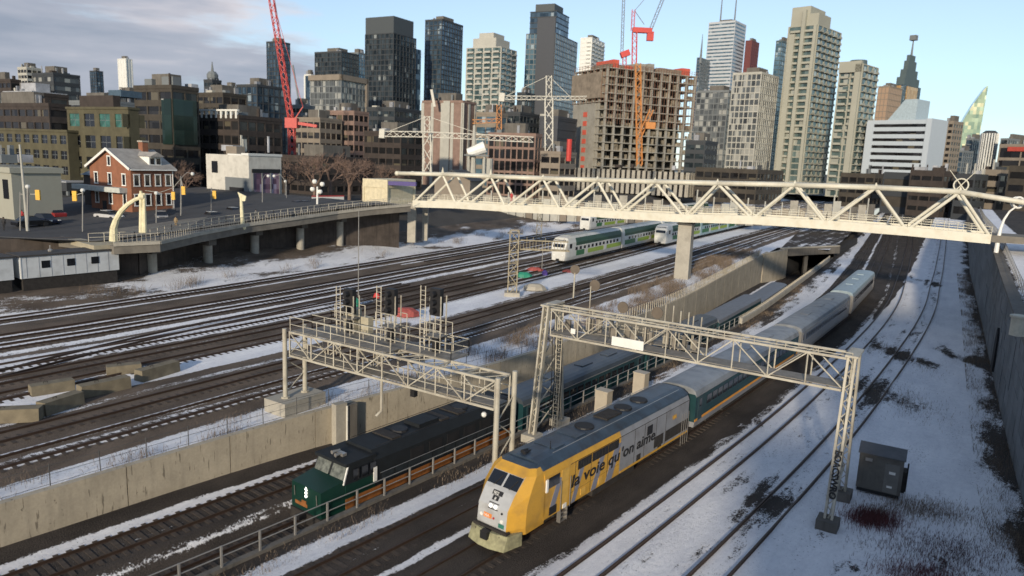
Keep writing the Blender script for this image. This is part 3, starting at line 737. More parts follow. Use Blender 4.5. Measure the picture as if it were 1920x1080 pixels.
# nose: rings front to back at each level
def lv(z, xf, wf, xs2, ws):
    return [(xf, wf, z), (xs2, ws, z), (hL-2.7, ws, z), (hL-2.7, -ws, z), (xs2, -ws, z), (xf, -wf, z)]
lv_ = [lv(.75, hL-.30, .90, hL-1.15, 1.46), lv(1.15, hL-.12, .95, hL-1.05, 1.5), lv(2.15, hL-.22, .95, hL-1.1, 1.5), lv(2.85, hL-.72, .98, hL-1.35, 1.5),
       lv(3.62, hL-1.55, 1.02, hL-1.95, 1.40), lv(3.90, hL-1.95, .9, hL-2.25, 1.18), lv(4.03, hL-2.35, .8, hL-2.5, .98)]
nose = MB(); n6 = 6; vs_ = [p for r in lv_ for p in r]; fs_, ms_ = [], []
for k in range(len(lv_)-1):
    for i in range(6):
        j = (i+1) % 6; fs_.append((k*6+i, (k+1)*6+i, (k+1)*6+j, k*6+j)); ms_.append(1 if (i == 5 and k < 4) else (2 if k >= 5 else 0))
fs_.append(tuple(range(6))); ms_.append(0); fs_.append(tuple(range(len(lv_)*6-1, len(lv_)*6-7, -1))); ms_.append(2)
nose.v = vs_; nose.f = fs_; nose.m = ms_
part('nose', nose, [M_YEL, M_NOSE, M_LROOF], T)
def front_pt(y, z, out=.012):          # point on the sloping front face
    xs = np.interp(z, [.75,1.15,2.15,2.85,3.62,3.9], [hL-.30,hL-.12,hL-.22,hL-.72,hL-1.55,hL-1.95]); return Vector((xs+out, y, z))
def front_quad(y0, y1, z0, z1, out=.014, th_=.02, slant=0.):
    a, b, c, d = front_pt(y0, z0+slant, out), front_pt(y1, z0, out), front_pt(y1, z1, out), front_pt(y0, z1+slant, out)
    mb = MB(); o = Vector((-th_-.03, 0, 0)); return mb.add([a, b, c, d, a+o, b+o, c+o, d+o], [(0,1,2,3),(7,6,5,4),(0,4,5,1),(1,5,6,2),(2,6,7,3),(3,7,4,0)])
for y0, y1 in ((-.98,-.06),(.06,.98)): part('windshield', front_quad(y0, y1, 3.0, 3.52), M_WIN, T)
part('windshield_band', front_quad(-1.0, 1.0, 3.54, 3.66), M_YEL, T)
part('number_box', front_quad(-.36,.30,2.62,2.82), M_BLK, T); part('number_box', front_quad(-.24,.16,2.40,2.60), M_BLK, T)
def front_text(txt, size, mt, y, z):
    me = text_mesh(txt, size, mt); o = part('lettering', me, None, T)
    p = front_pt(y, z, .02); q = front_pt(y, z+.2, .02); up = (q-p).normalized(); rt_ = Vector((0, 1, 0)); nn = rt_.cross(up)
    o.matrix_local = Matrix(((rt_.x, up.x, nn.x, p.x), (rt_.y, up.y, nn.y, p.y), (rt_.z, up.z, nn.z, p.z), (0,0,0,1)))
front_text('902', .24, M_WHT, -.30, 2.64); front_text('8', .22, M_WHT, -.10, 2.42)
part('headlight_panel', front_quad(-.33,.33,1.98,2.30), M_BLK, T)
for y in (-.16,.16):
    p = front_pt(y, 2.14, .0); part('headlight', MB().cyl(p+Vector((-.02,0,0)), p+Vector((.035,0,0)), .085, .085, 10), M_LAMP, T)
part('lettering', front_quad(-.55,-.02,1.46,1.70), M_ORG, T); front_text('VIA', .22, M_WHT, -.50, 1.50)
for y in (-.68,.66):
    p = front_pt(y, 1.55, 0); part('ditch_light', MB().cyl(p, p+Vector((.05,0,0)), .10, .10, 10), M_WHT, T)
p = front_pt(.12, 1.55, 0); part('marker_light', MB().cyl(p, p+Vector((.05,0,0)), .06, .06, 8), M_RED, T)
p = front_pt(.62, 1.95, 0); part('marker_light', MB().cyl(p, p+Vector((.05,0,0)), .06, .06, 8), M_BLK, T)
part('emblem', front_quad(.45,.82,1.18,1.40), mat('green_emblem', (.03,.16,.12)), T)
part('coupler', MB().box(hL-.4,hL+.42,-.16,.16,.68,.98).box(hL+.2,hL+.5,-.22,.22,.62,1.04), M_BLK, T)
hb = MB(); hb.box(hL-.28,hL+.02,-1.1,1.1,.95,1.08)
for y in (-.8,-.55,.5,.75): hb.path([(hL-.05,y,1.0),(hL+.14,y,.85),(hL+.1,y,.62)], .035, 5)
part('air_hoses', hb, M_UND, T)
pl = MB(); rg = []
for z, o in ((.95, 0), (.22, .28)):
    rg.append([(hL-.9, 1.42, z), (hL+.0+o, 1.18, z), (hL+.22+o, .35, z), (hL+.22+o, -.35, z), (hL+.0+o, -1.18, z), (hL-.9, -1.42, z), (hL-.98, 0, z)])
pl.loft(rg); part('snow_plow', pl, M_PLOW, T)
# side details
def side_box(name, x0, x1, z0, z1, mt, out=.02, lab=None): return part(name, MB().box(x0, x1, 1.49, 1.5+out, z0, z1), mt, T, label=lab)
def side_skew(name, x0, x1, z0, z1, sh, mt, out=.012):
    mb = MB(); a = [(x0,z0),(x1,z0),(x1+sh,z1),(x0+sh,z1)]
    mb.loft([[(x,1.49,z) for x,z in a],[(x,1.5+out,z) for x,z in a]]); return part(name, mb, mt, T)
for x0, w, z0, z1, sh in ((hL-3.6,.5,1.4,2.9,-.7),(hL-5.6,.42,.97,3.3,-1.05),(hL-7.8,.55,.97,3.3,-1.1),(hL-9.6,.75,.97,3.0,-1.0)):
    side_skew('painted_stripe', x0, x0+w, z0, z1, -sh*-1 if False else sh*-1*-1, M_STRIPE)
side_box('cab_window', hL-3.95, hL-2.95, 2.62, 3.22, M_WIN)
side_box('mirror_panel', hL-2.85, hL-2.68, 2.5, 3.2, M_WHT, .07)
side_box('door', hL-4.85, hL-4.15, .98, 3.3, mat('yellow_door', (.62,.37,.07), .5), .022)
side_box('battery_grille', hL-3.75, hL-3.1, 1.05, 1.5, M_BLK, .03)
for x in (hL-4.95, hL-4.05):
    part('handrail', MB().cyl((x,1.58,.95),(x,1.58,2.7),.022,.022,5), M_SS, T)
st = MB()
for z in (.25,.5,.75): st.box(hL-4.8,hL-4.2,1.32,1.55,z,z+.04)
st.box(hL-4.83,hL-4.8,1.3,1.55,.2,.98).box(hL-4.2,hL-4.17,1.3,1.55,.2,.98); part('step', st, M_SS, T)
side_box('step_light', hL-4.7, hL-4.35, 1.0, 1.25, M_WHT, .05)
for x0, x1 in ((hL-7.1,hL-5.75),(hL-8.95,hL-7.25),(hL-10.2,hL-9.05)):
    g = side_box('radiator_grille', x0, x1, 2.78, 3.30, M_BLK, .03)
    for k in range(1, 5):
        xx = lerp(x0, x1, k/5); s_ = MB().box(xx-.02, xx+.02, 1.525, 1.545, 2.8, 3.28)
        o = part('louvre', s_, M_UND, T); o.parent = g
side_box('side_grille', hL-14.6, hL-13.9, 2.45, 3.05, M_BLK, .03)
side_box('lower_panel', -hL+.5, -hL+4.0, 1.25, 2.0, M_UND, .02)
side_box('lower_panel', -hL+4.3, -hL+5.6, 1.25, 2.0, M_UND, .02)
side_box('yellow_sill', -hL+.45, xs_-.1, .97, 1.10, M_YEL, .03)
side_box('panel_seam', -hL+.5, hL-5, 3.33, 3.36, M_UND, .012)
for x in (-hL+.6,-hL+.95,-hL+1.3,-hL+1.65):
    part('handrail', MB().cyl((x,1.6,.3),(x,1.6,2.6),.022,.022,5), M_SS, T)
for txt, size, x, z, mt, sh in (("la voie qu", 1.0, hL-5.1, 1.92, M_BLK, .12), ("'on aime", 1.0, hL-10.55, 1.92, M_BLK, .12), ("VIA", .42, -hL+3.1, 2.55, M_YEL, .2)):
    me = text_mesh(txt, size, mt, .008, sh, .016); o = part('lettering', me, None, T)
    # lettering runs from the front towards the rear, read from the +y side
    o.matrix_local = Matrix(((-1,0,0,x),(0,0,1,1.522),(0,1,0,z),(0,0,0,1)))
    if txt.startswith('la'): w = max(v.co.x for v in me.vertices); sc = 5.3/w; o.scale = (sc, 1.0, 1)
    if txt.startswith("'on"): w = max(v.co.x for v in me.vertices); sc = 4.5/w; o.scale = (sc, 1.0, 1)
for x in (hL-8.6, hL-13.2, hL-15.3):
    f_ = part('roof_fan', MB().cyl((x,0,4.1),(x,0,4.22),.62,.58,14), M_BLK, T)
part('exhaust_housing', MB().box(hL-12.2,hL-10.4,-.5,.5,4.08,4.24), M_UND, T)
part('horn', MB().cyl((hL-3.4,-.3,4.2),(hL-2.9,-.3,4.2),.05,.12,8).cyl((hL-3.4,-.1,4.2),(hL-2.8,-.1,4.2),.04,.11,8), M_BLK, T)
for x in (hL-5, hL-7.2): part('roof_hatch', MB().box(x-.5,x+.5,-.7,.7,4.09,4.17), M_LROOF, T)
for x in (hL-5.5, hL-7.15, hL-9.0, hL-12.3, hL-13.6, hL-15.2, hL-16.6): part('panel_seam', MB().box(x-.012,x+.012,1.49,1.512,1.0,3.33), M_UND, T)
side_box('panel_seam', hL-10.4, hL-5, 1.62, 1.64, mat('dark_yellow_seam', (.30,.19,.04), .7), .012)  # seam strip in a darker yellow
for x in (hL-6.4, hL-8.3, hL-12.9, hL-15.8): side_box('access_hatch', x-.25, x+.25, 1.12, 1.5, M_UND if x < xs_ else mat('yellow_door', (.62,.37,.07)), .03)
for s in (-1, 1): part('roof_rail', MB().path([(hL-4, s*.95, 4.16), (-hL+1.2, s*.95, 4.16)], .02, 5), M_SS, T)
for y in (-.5, .5):
    p0, p1 = front_pt(y, 2.98, .04), front_pt(y+.25, 3.4, .04); part('wiper', MB().beam(p0, p1, .03, .02), M_UND, T)
part('roof_antenna', MB().cyl((hL-4.4,.5,4.1),(hL-4.4,.5,4.6),.03,.02,5), M_BLK, T)
part('fuel_tank', MB().box(-2.6,2.4,-1.25,1.25,.32,1.0), M_UND, T); part('underframe', MB().box(-hL+.5,hL-1.2,-1.2,1.2,.7,.97), M_UND, T)
bogie(T, hL-4.4); bogie(T, -hL+4.0)
part('end_wall', MB().box(-hL+.2,-hL+.47,-1.1,1.1,1.0,3.6).box(-hL-.1,-hL+.25,-.5,.5,1.05,3.2), M_UND, T)
# ---- coaches of the front train
def coach(label, loc, rz, L=26.6, hw=1.5, ztop=3.95, low=None, up=None, roof=None, stripe=None, win=18, winz=(2.25,2.95), group=None, dome=False, name='passenger_coach', skirt=.95, detail=True):
    T = thing(name, label, 'coach', loc, rz, group); h = L/2
    part('body', shell(-h, h, [(hw,1.35),(hw,3.3),(hw-.12,3.42),(-hw+.12,3.42),(-hw,3.3),(-hw,1.35)]), up, T)
    part('lower_side', shell(-h, h, [(hw-.05,skirt),(hw+.008,1.36),(-hw-.008,1.36),(-hw+.05,skirt)]), low, T)
    rp_ = [(hw+.02, 3.25)] + [(y, z) for y, z in roof_profile(hw-.03, 3.42, ztop, 8, .7)] + [(-hw-.02, 3.25)]
    part('roof', shell(-h+.02, h-.02, rp_), roof, T, smooth=False)
    if stripe: part('stripe', MB().box(-h, h, hw-.01, hw+.02, 1.38, 1.56), stripe, T)
    if detail:
        pane = MB().box(-.46,.46,-.02,.02,-.34,.34).mesh('window', M_WIN)
        for k in range(win):
            x = -h+2.6+(L-5.2)*k/(win-1); part('window', pane, None, T, (x, hw+.008, sum(winz)/2))
        for x in (-h+.9, h-.9):
            d = part('door', MB().box(x-.4,x+.4,hw-.01,hw+.025,1.38,3.25), mat('door_dark', (.03,.06,.07), .5) if up is M_TEAL else low, T)
            w = part('door_window', MB().box(x-.2,x+.2,hw+.02,hw+.035,2.4,3.0), M_WIN, d)
        for x in (-h*.55, -h*.1, h*.4): part('roof_unit', MB().box(x-.9,x+.9,-.45,.45,ztop-.05,ztop+.06), roof, T)
        part('drip_rail', MB().box(-h,h,hw-.0,hw+.04,3.26,3.32), M_SS, T)
    part('end_wall', MB().box(-h-.35,-h+.01,-.55,.55,1.1,3.3).box(h-.01,h+.35,-.55,.55,1.1,3.3), M_UND, T)
    part('underframe', MB().box(-h*.5,h*.5,-1.2,1.2,.45,skirt), M_UND, T)
    bogie(T, h-3.6); bogie(T, -h+3.6); return T
lb = ['teal coach with orange stripe, coupled right behind the yellow locomotive', 'second coach behind the yellow locomotive, grey ribbed side passing under the signal gantry', 'last coach of the front train, pale blue roof end nearest the tunnel']
Y0 = VIA.walk(Yn, LEN+.7)
for k in range(3):
    Yc = VIA.walk(Y0, 13.3)
    loc, rz = on_track(f_via, z_via, Yc, 13)
    coach(lb[k], loc, rz, low=M_SILV if k == 0 else M_SS, up=M_TEAL if k == 0 else M_SS, roof=M_CROOF if k < 2 else mat('pale_blue_roof', (.34,.42,.45), .45, .2, .12), stripe=mat('gold_stripe', (.70,.30,.04), .5) if k == 0 else None, group='coaches of the front train', win=20)
    Y0 = VIA.walk(Y0, 27.7 if k < 1 else 28.6)
# ---- dark green locomotive in the cutting
f_t2 = lambda Y: RAIL.off(Y, -2.6); z_t2 = lambda Y: ztr(Y, 2.6)+.2
M_DGRN = mat('dark_green_paint', (.005,.036,.026), .4, .1, .15, dirt=(.01,.03,.025), dirt_amt=.5)
M_DHOOD = mat('blue_black_hood', (.006,.009,.012), .7, .0, .35)
M_AMB = mat('dull_orange_stripe', (.26,.10,.03), .5, var=.3, scale=3)
Yn2 = 36.8; L2 = 17.5; Yc = RAIL.walk(Yn2, L2/2); loc, rz = on_track(f_t2, z_t2, Yc, L2/2)
T = thing('dark_locomotive', 'dark green locomotive with orange sill in the sunken track behind the railing', 'locomotive', loc, rz); h = L2/2
part('nose', MB().loft([[(h,1.35,.95),(h,-1.35,.95),(h,-1.3,2.5),(h,1.3,2.5)],[(h-1.6,1.5,.95),(h-1.6,-1.5,.95),(h-1.6,-1.4,2.72),(h-1.6,1.4,2.72)]]), M_DGRN, T)
part('cab', MB().loft([[(h-1.55,1.45,2.45),(h-1.55,-1.45,2.45),(h-1.95,-1.38,3.5),(h-1.95,1.38,3.5)],[(h-3.9,1.5,2.45),(h-3.9,-1.5,2.45),(h-3.9,-1.4,3.5),(h-3.9,1.4,3.5)]]), M_DHOOD, T)
for y0, y1 in ((.10,1.3),(-1.3,-.10)):
    part('windshield', MB().loft([[(h-1.56,y0,2.68),(h-1.56,y1,2.68),(h-1.88,y1,3.38),(h-1.88,y0,3.38)],[(h-1.60,y0,2.68),(h-1.60,y1,2.68),(h-1.98,y1,3.38),(h-1.98,y0,3.38)]]), mat('snow_streaked_glass', (.14,.15,.13), .2, 0, .6, 3), T)
part('cab_pillar', MB().beam((h-1.5,1.42,2.5),(h-1.9,1.36,3.55),.08,.08), M_WHT, T)
part('cab_roof', MB().box(h-4.0,h-1.7,-1.42,1.42,3.5,3.68), M_DHOOD, T)
part('body', shell(-h, h-3.85, [(1.5,.95),(1.5,3.3),(1.1,3.85),(-1.1,3.85),(-1.5,3.3),(-1.5,.95)]), M_DHOOD, T)
part('orange_sill', MB().box(-h,h-1.6,1.49,1.53,1.0,1.62), M_AMB, T)
part('lower_nose_side', MB().box(h-3.9,h-1.62,1.40,1.5,.96,2.46), M_DGRN, T)
for k in range(3): part('cab_side_window', MB().box(h-2.6-k*.65,h-2.15-k*.65,1.47,1.53,2.62,3.3), M_WIN, T)
part('side_panel', MB().box(h-3.95,h-3.7,1.48,1.56,2.0,2.9), M_WHT, T)
part('headlight', MB().add([(h+.02,-.14,2.28),(h+.02,.14,2.28),(h+.02,0,2.5)], [(0,1,2)]), M_LAMP, T)
for z in (2.12, 1.92): part('headlight', MB().cyl((h,0,z),(h+.05,0,z),.085,.085,10), M_LAMP, T)
part('nose_stripe', MB().box(h,h+.03,-1.0,.1,1.22,1.42).box(h,h+.035,-.4,.0,1.42,1.6), M_AMB, T)
part('coupler', MB().box(h-.2,h+.6,-.16,.16,.68,.98), M_BLK, T)
part('pilot', MB().box(h-.3,h+.12,-1.35,1.35,.3,.95), M_UND, T)
for k in range(11): part('hood_door', MB().box(-h+.9+k*1.12, -h+1.9+k*1.12, 1.49, 1.515, 1.72, 2.34), mat('hood_door_paint', (.016,.022,.027), .55, var=.5, scale=2), T)
part('hood_grab_rail', MB().path([(h-4.2,1.58,2.42),(-h+.6,1.58,2.42)], .02, 5), M_SS, T)
part('nose_grab_rail', MB().path([(h+.05,-1.0,1.7),(h+.08,-1.0,2.3)], .025, 5), M_SS, T); part('nose_grab_rail', MB().path([(h+.05,1.0,1.7),(h+.08,1.0,2.3)], .025, 5), M_SS, T)
for x in (-3.6, -1.9, 2.6): part('roof_vent', MB().box(x-.4,x+.4,-.9,.9,3.84,3.95), M_UND, T)
for s_ in (-1, 1): part('roof_edge_rail', MB().path([(h-4.2,s_*1.1,3.95),(-h+.6,s_*1.1,3.95)], .02, 5), M_UND, T)
part('horn', MB().cyl((h-2.4,.2,3.85),(h-1.9,.2,3.85),.05,.12,8).cyl((h-2.5,-.1,3.95),(h-1.9,-.1,3.95),.05,.12,8).box(h-2.6,h-2.3,-.3,.4,3.68,3.85), M_SS, T)
for x in (-h+2, -h+4.4, 1.5): part('roof_fan', MB().cyl((x,0,3.84),(x,0,3.98),.6,.55,12), M_BLK, T)
part('roof_box', MB().box(-1.4,.4,-.7,.7,3.84,4.08), M_DHOOD, T)
for k in range(6): part('side_grille', MB().box(-h+1+k*1.7,-h+2.2+k*1.7,1.49,1.53,2.4,3.1), M_BLK, T)
part('underframe', MB().box(-h,h-1,-1.2,1.2,.4,.95), M_UND, T); bogie(T, h-3.6); bogie(T, -h+3.2)
Y0 = RAIL.walk(Yn2, L2+.8); M_BROOF = mat('steel_blue_roof', (.065,.08,.095), .42, .25, .25, .4)
lb = ['blue-roofed coach coupled behind the dark green locomotive', 'second coach behind the dark green locomotive, beside two pale cabinets', 'third coach of the sunken train, grey-blue roof level with the paling', 'fourth and last coach of the sunken train, nearest the tunnel']
for k in range(4):
    Yc = RAIL.walk(Y0, 11); loc, rz = on_track(f_t2, z_t2, Yc, 11)
    coach(lb[k], loc, rz, L=21.0, low=M_SS, up=M_TEAL, roof=M_BROOF if k < 2 else mat('grey_blue_roof', (.155,.165,.185), .5, .2, .14), win=14, group='coaches of the sunken train', detail=(k < 2))
    Y0 = RAIL.walk(Y0, 21.8)
# ---- bi-level commuter trains
M_GOG = mat('commuter_green', (.03,.15,.055), .4, var=.1); M_GOL = mat('commuter_lime', (.30,.42,.05), .4, var=.1)
M_GOW = mat('commuter_white', (.62,.62,.58), .45, var=.06, dirt=(.3,.28,.25), dirt_amt=.3)
M_GOD = mat('commuter_dark_green_roof', (.022,.07,.035), .5, var=.3, scale=.4)
M_GOR = mat('commuter_roof', (.42,.45,.42), .5, .1, .15, .5)
BL = [(1.35,.7),(1.5,1.3),(1.5,3.6),(1.30,4.35),(.95,4.72),(-.95,4.72),(-1.30,4.35),(-1.5,3.6),(-1.5,1.3),(-1.35,.7)]
def bilevel(label, loc, rz, cab=False, group=None, L=25.2, blue=False):
    T = thing('bilevel_coach', label, 'commuter coach', loc, rz, group); h = L/2; x1 = h-(2.6 if cab else 0)
    part('body', shell(-h, x1, BL), M_GOW if not blue else mat('commuter_pale_blue', (.30,.42,.45), .4), T)
    g = M_GOG
    part('upper_band', MB().loft([[(x,1.512,3.05),(x,1.515,3.6),(x,1.30,4.37),(x,1.28,4.36),(x,1.48,3.6),(x,1.48,3.05)] for x in (-h+.05, x1-1.2)]), M_GOD, T)
    part('lime_band', MB().box(-h+.05,h*.35,1.49,1.52,1.35,2.1), M_GOL, T)
    part('green_band', MB().box(h*.35,x1-1.4,1.49,1.52,1.3,2.2), g, T)
    part('roof_panel', MB().box(-h+.3,x1-.3,-.8,.8,4.70,4.76), M_GOR, T)
    pane = MB().box(-.42,.42,-.015,.015,-.27,.27).mesh('window', M_WIN)
    for k in range(12):
        x = -h+2+(L-6)*k/11
        part('window', pane, None, T, (x, 1.525, 2.55))
    for x in (-h*.35, h*.35): part('door', MB().box(x-.7,x+.7,1.5,1.535,1.2,3.0), M_GOW, T)
    if cab:
        rr = []
        for x, s, zt in ((x1, 1, 4.72), (h-1.0, .97, 4.5), (h-.35, .92, 3.9), (h, .86, 2.8)):
            rr.append([(x, y*s, min(z, zt) if z > 1.3 else z) for y, z in BL])
        part('cab_end', MB().loft(rr), M_GOW, T)
        part('windshield', MB().loft([[(h-.98,y,4.28) if False else (h-.02,y,2.95) for y in (1.05,-1.05)]+[(h-.72,-1.05,4.1),(h-.72,1.05,4.1)],[(h+.05,y,2.95) for y in (1.05,-1.05)]+[(h-.55,-1.05,4.15),(h-.55,1.05,4.15)]]), M_WIN, T)
        part('cab_side_window', MB().box(h-2.2,h-1.3,1.42,1.50,2.7,3.5), M_WIN, T)
        part('coupler', MB().box(h-.1,h+.5,-.2,.2,.6,1.0), M_BLK, T)
        for y in (-.8,.8): part('headlight', MB().cyl((h,y,1.6),(h+.06,y,1.6),.1,.1,8), M_WHT, T)
    bogie(T, h-3.4); bogie(T, -h+3.4); part('underframe', MB().box(-h,h-.5,-1.2,1.2,.4,.72), M_UND, T)
    return T
def gotrain(u, Yfront, n, who, blue=False):
    f = lambda Y: yp(u, Y); z = lambda Y: zY(f(Y).y)+.2
    Yf = Yfront
    for k in range(n):
        a = f(Yf); 
        d = 0; Yb = Yf
        while (f(Yb)-a).length < 25.4: Yb += .25
        b = f(Yb); c = (a+b)/2; dd = a-b
        nm = ['front cab car', 'second coach', 'third coach', 'fourth coach', 'fifth coach', 'sixth coach'][k]
        bilevel('%s of %s' % (nm, who), (c.x, c.y, z(Yf)), math.atan2(dd.y, dd.x), cab=(k == 0), group='bi-level commuter coaches', blue=blue and k > 0)
        Yf = Yb+.35
# parameter Y runs along the near yard track, so find the station where each cab stands
def station(u, p):
    best = min(np.arange(30, 420, .5), key=lambda Y: (yp(u, Y)-Vector(p)).length); return float(best)
gotrain(16.9, station(16.9, (8.5, 120)), 5, 'the nearest green and white commuter train')
gotrain(12.9, station(12.9, (32, 155)), 4, 'the commuter train whose cab shows beside the bridge pier', True)
gotrain(36.0, station(36.0, (17.5, 181)), 4, 'the farthest commuter train by the embankment')
# ------------------------------------------------------------------ signal gantries
M_GAL = mat('cream_galvanised', (.47,.44,.36), .6, .15, .16, 1.2, dirt=(.20,.16,.12), dirt_amt=.55)
M_GALD = mat('walkway_grating', (.22,.205,.18), .7, .2, .3, 2)
def truss(T, L, R_, width, zb, zt, n, walk=True, dl=.07):
    L, R_ = Vector(L), Vector(R_); t = (R_-L).normalized(); nn = Vector((-t.y, t.x))*width/2
    if nn.y > 0: nn = -nn                  # near side first
    for s, nm in ((1, 'near'), (-1, 'far')):
        a, b = L+nn*s, R_+nn*s
        for z in (zb, zt): part('chord', MB().beam((a.x,a.y,z),(b.x,b.y,z),.13,.13), M_GAL, T, world=True)
        for k in range(n+1):
            p = a.lerp(b, k/n); part('upright', MB().beam((p.x,p.y,zb),(p.x,p.y,zt),dl,dl), M_GAL, T, world=True)
        for k in range(n):
            p, q = a.lerp(b, k/n), a.lerp(b, (k+1)/n)
            if k % 2 == 0: part('diagonal', MB().beam((p.x,p.y,zt),(q.x,q.y,zb),dl,dl), M_GAL, T, world=True)
            else: part('diagonal', MB().beam((p.x,p.y,zb),(q.x,q.y,zt),dl,dl), M_GAL, T, world=True)
    for k in range(n+1):
        p, q = (L+nn).lerp(R_+nn, k/n), (L-nn).lerp(R_-nn, k/n)
        for z in (zb, zt): part('cross_strut', MB().beam((p.x,p.y,z),(q.x,q.y,z),dl,dl), M_GAL, T, world=True)
    mb = MB()
    for k in range(n*2):
        a0, b0 = (L+nn).lerp(R_+nn, k/(2*n)), (L-nn).lerp(R_-nn, (k+1)/(2*n)); mb.beam((a0.x,a0.y,zt),(b0.x,b0.y,zt),.05,.05)
    part('bracing', mb, M_GAL, T, world=True, stuff=True)
    if walk:
        a, b = L, R_; part('walkway', MB().beam((a.x,a.y,zb+.12),(b.x,b.y,zb+.12),width*.86,.05), M_GALD, T, world=True)
    return t, nn
def sig_head(T, c, z, face, k=3):
    """black signal head, lamps facing `face`"""
    f = Vector((face[0], face[1], 0)).normalized(); c = Vector((c[0], c[1], z)); r = Vector((-f.y, f.x, 0))
    mb = MB(); mb.beam(c-f*.1-Vector((0,0,.85)), c-f*.1+Vector((0,0,.85)), .8, .35, up=f)
    h = part('signal_head', mb, M_BLK, T, world=True)
    for i in range(k):
        p = c+Vector((0,0,.52-.52*i)); hd = MB().cyl(p, p+f*.42, .2, .17, 8); o = part('hood', hd, M_BLK, T, world=True); o.parent = h
def ladder(T, c, z0, z1, t, w=.4):
    c = Vector(c); a, b = c-t*w/2, c+t*w/2
    mb = MB()
    for p in (a, b): mb.beam((p.x,p.y,z0),(p.x,p.y,z1),.05,.05)
    z = z0+.2
    while z < z1: mb.beam((a.x,a.y,z),(b.x,b.y,z),.03,.03); z += .3
    part('ladder', mb, M_GAL, T, world=True)
def rail_run(T, pts, h=1.05, sp=1.2, r=.022, name='guard_rail', mt=None):
    mb = MB()
    for a, b in zip(pts[:-1], pts[1:]):
        a, b = Vector(a), Vector(b); L_ = (b-a).length; n = max(1, int(L_/sp))
        for k in range(n+1):
            p = a.lerp(b, k/n); mb.beam(p, p+Vector((0,0,h)), r*2, r*2)
        for hh in (h*.5, h): mb.beam(a+Vector((0,0,hh)), b+Vector((0,0,hh)), r*2, r*2)
    part(name, mb, mt or M_GAL, T, world=True)
# gantry 1: signal bridge over the yard tracks, ends above the sunken line
Lg, Rg = Vector((-14.5,47.9)), Vector((-.3,38.9)); ZB, ZT = 6.1, 7.75
T = thing('signal_bridge', 'cream steel signal bridge with three tall black signal heads, left of centre', 'signal gantry', (*Lg, 2.3))
tg, ng = truss(T, Lg, Rg, 1.5, ZB, ZT, 8)
for s in (1, -1):
    for e, zb0, zt0 in ((Lg-tg*.35, 3.05, 7.95), (Rg+tg*.25, -.1, 8.0)):
        p = e+ng*s*1.15; part('post', MB().cyl((p.x,p.y,zb0),(p.x,p.y,zt0),.17,.15,12), M_GAL, T, world=True)
        part('base_plate', MB().cyl((p.x,p.y,zb0),(p.x,p.y,zb0+.12),.3,.3,8), M_GAL, T, world=True)
for e, z0, z1 in ((Lg-tg*.35, 3.4, 6.0), (Rg+tg*.25, .6, 5.8)):
    p, q = e+ng*1.15, e-ng*1.15; zz = z0; mb = MB(); k = 0
    while zz < z1: mb.beam((p.x,p.y,zz),(q.x,q.y,zz+1.2),.06,.06) if k % 2 == 0 else mb.beam((q.x,q.y,zz),(p.x,p.y,zz+1.2),.06,.06); zz += 1.2; k += 1
    part('leg_bracing', mb, M_GAL, T, world=True)
fc = Lg-tg*.35
part('footing', MB().beam((fc.x,fc.y,1.9),(fc.x,fc.y,3.05),2.1,3.6,up=(ng.x,ng.y,0)), M_CONC2, T, world=True)
# upper service deck with cabinets, guard rails and signals
up = Lg+tg*1.0; N_ = (-ng).normalized()
dk0, dk1 = Lg+tg*.6+N_*1.6, Lg+tg*12.6+N_*1.6
part('service_deck', MB().beam((dk0.x,dk0.y,ZT+.05),(dk1.x,dk1.y,ZT+.05),1.9,.07), M_GALD, T, world=True)
part('service_deck', MB().beam((*(Lg+tg*.2),ZT+.08),(*(Lg+tg*8.6),ZT+.08),1.2,.05), M_GALD, T, world=True)
w_ = N_*.9
rail_run(T, [(*(dk0+w_),ZT), (*(dk1+w_),ZT), (*(dk1-w_),ZT), (*(dk0-w_),ZT), (*(dk0+w_),ZT)])
rail_run(T, [(*(Lg+ng*.9),ZT), (*(Lg+tg*9+ng*.9),ZT)])
rail_run(T, [(*(Lg+ng*.9),ZB), (*(Rg+ng*.9),ZB)], sp=1.6)
rail_run(T, [(*(Lg-ng*.9),ZB), (*(Rg-ng*.9),ZB)], sp=1.6)
part('relay_cabinet', MB().beam((*(Lg+tg*3.0+N_*2.2),ZT+.1),(*(Lg+tg*3.0+N_*2.2),ZT+1.65),.7,.9,up=(tg.x,tg.y,0)), mat('beige_cabinet', (.42,.38,.28), .6), T, world=True)
part('relay_cabinet', MB().beam((*(Lg+tg*4.2+N_*2.3),ZT+.1),(*(Lg+tg*4.2+N_*2.3),ZT+1.2),.5,.7,up=(tg.x,tg.y,0)), mat('beige_cabinet', (.42,.38,.28), .6), T, world=True)
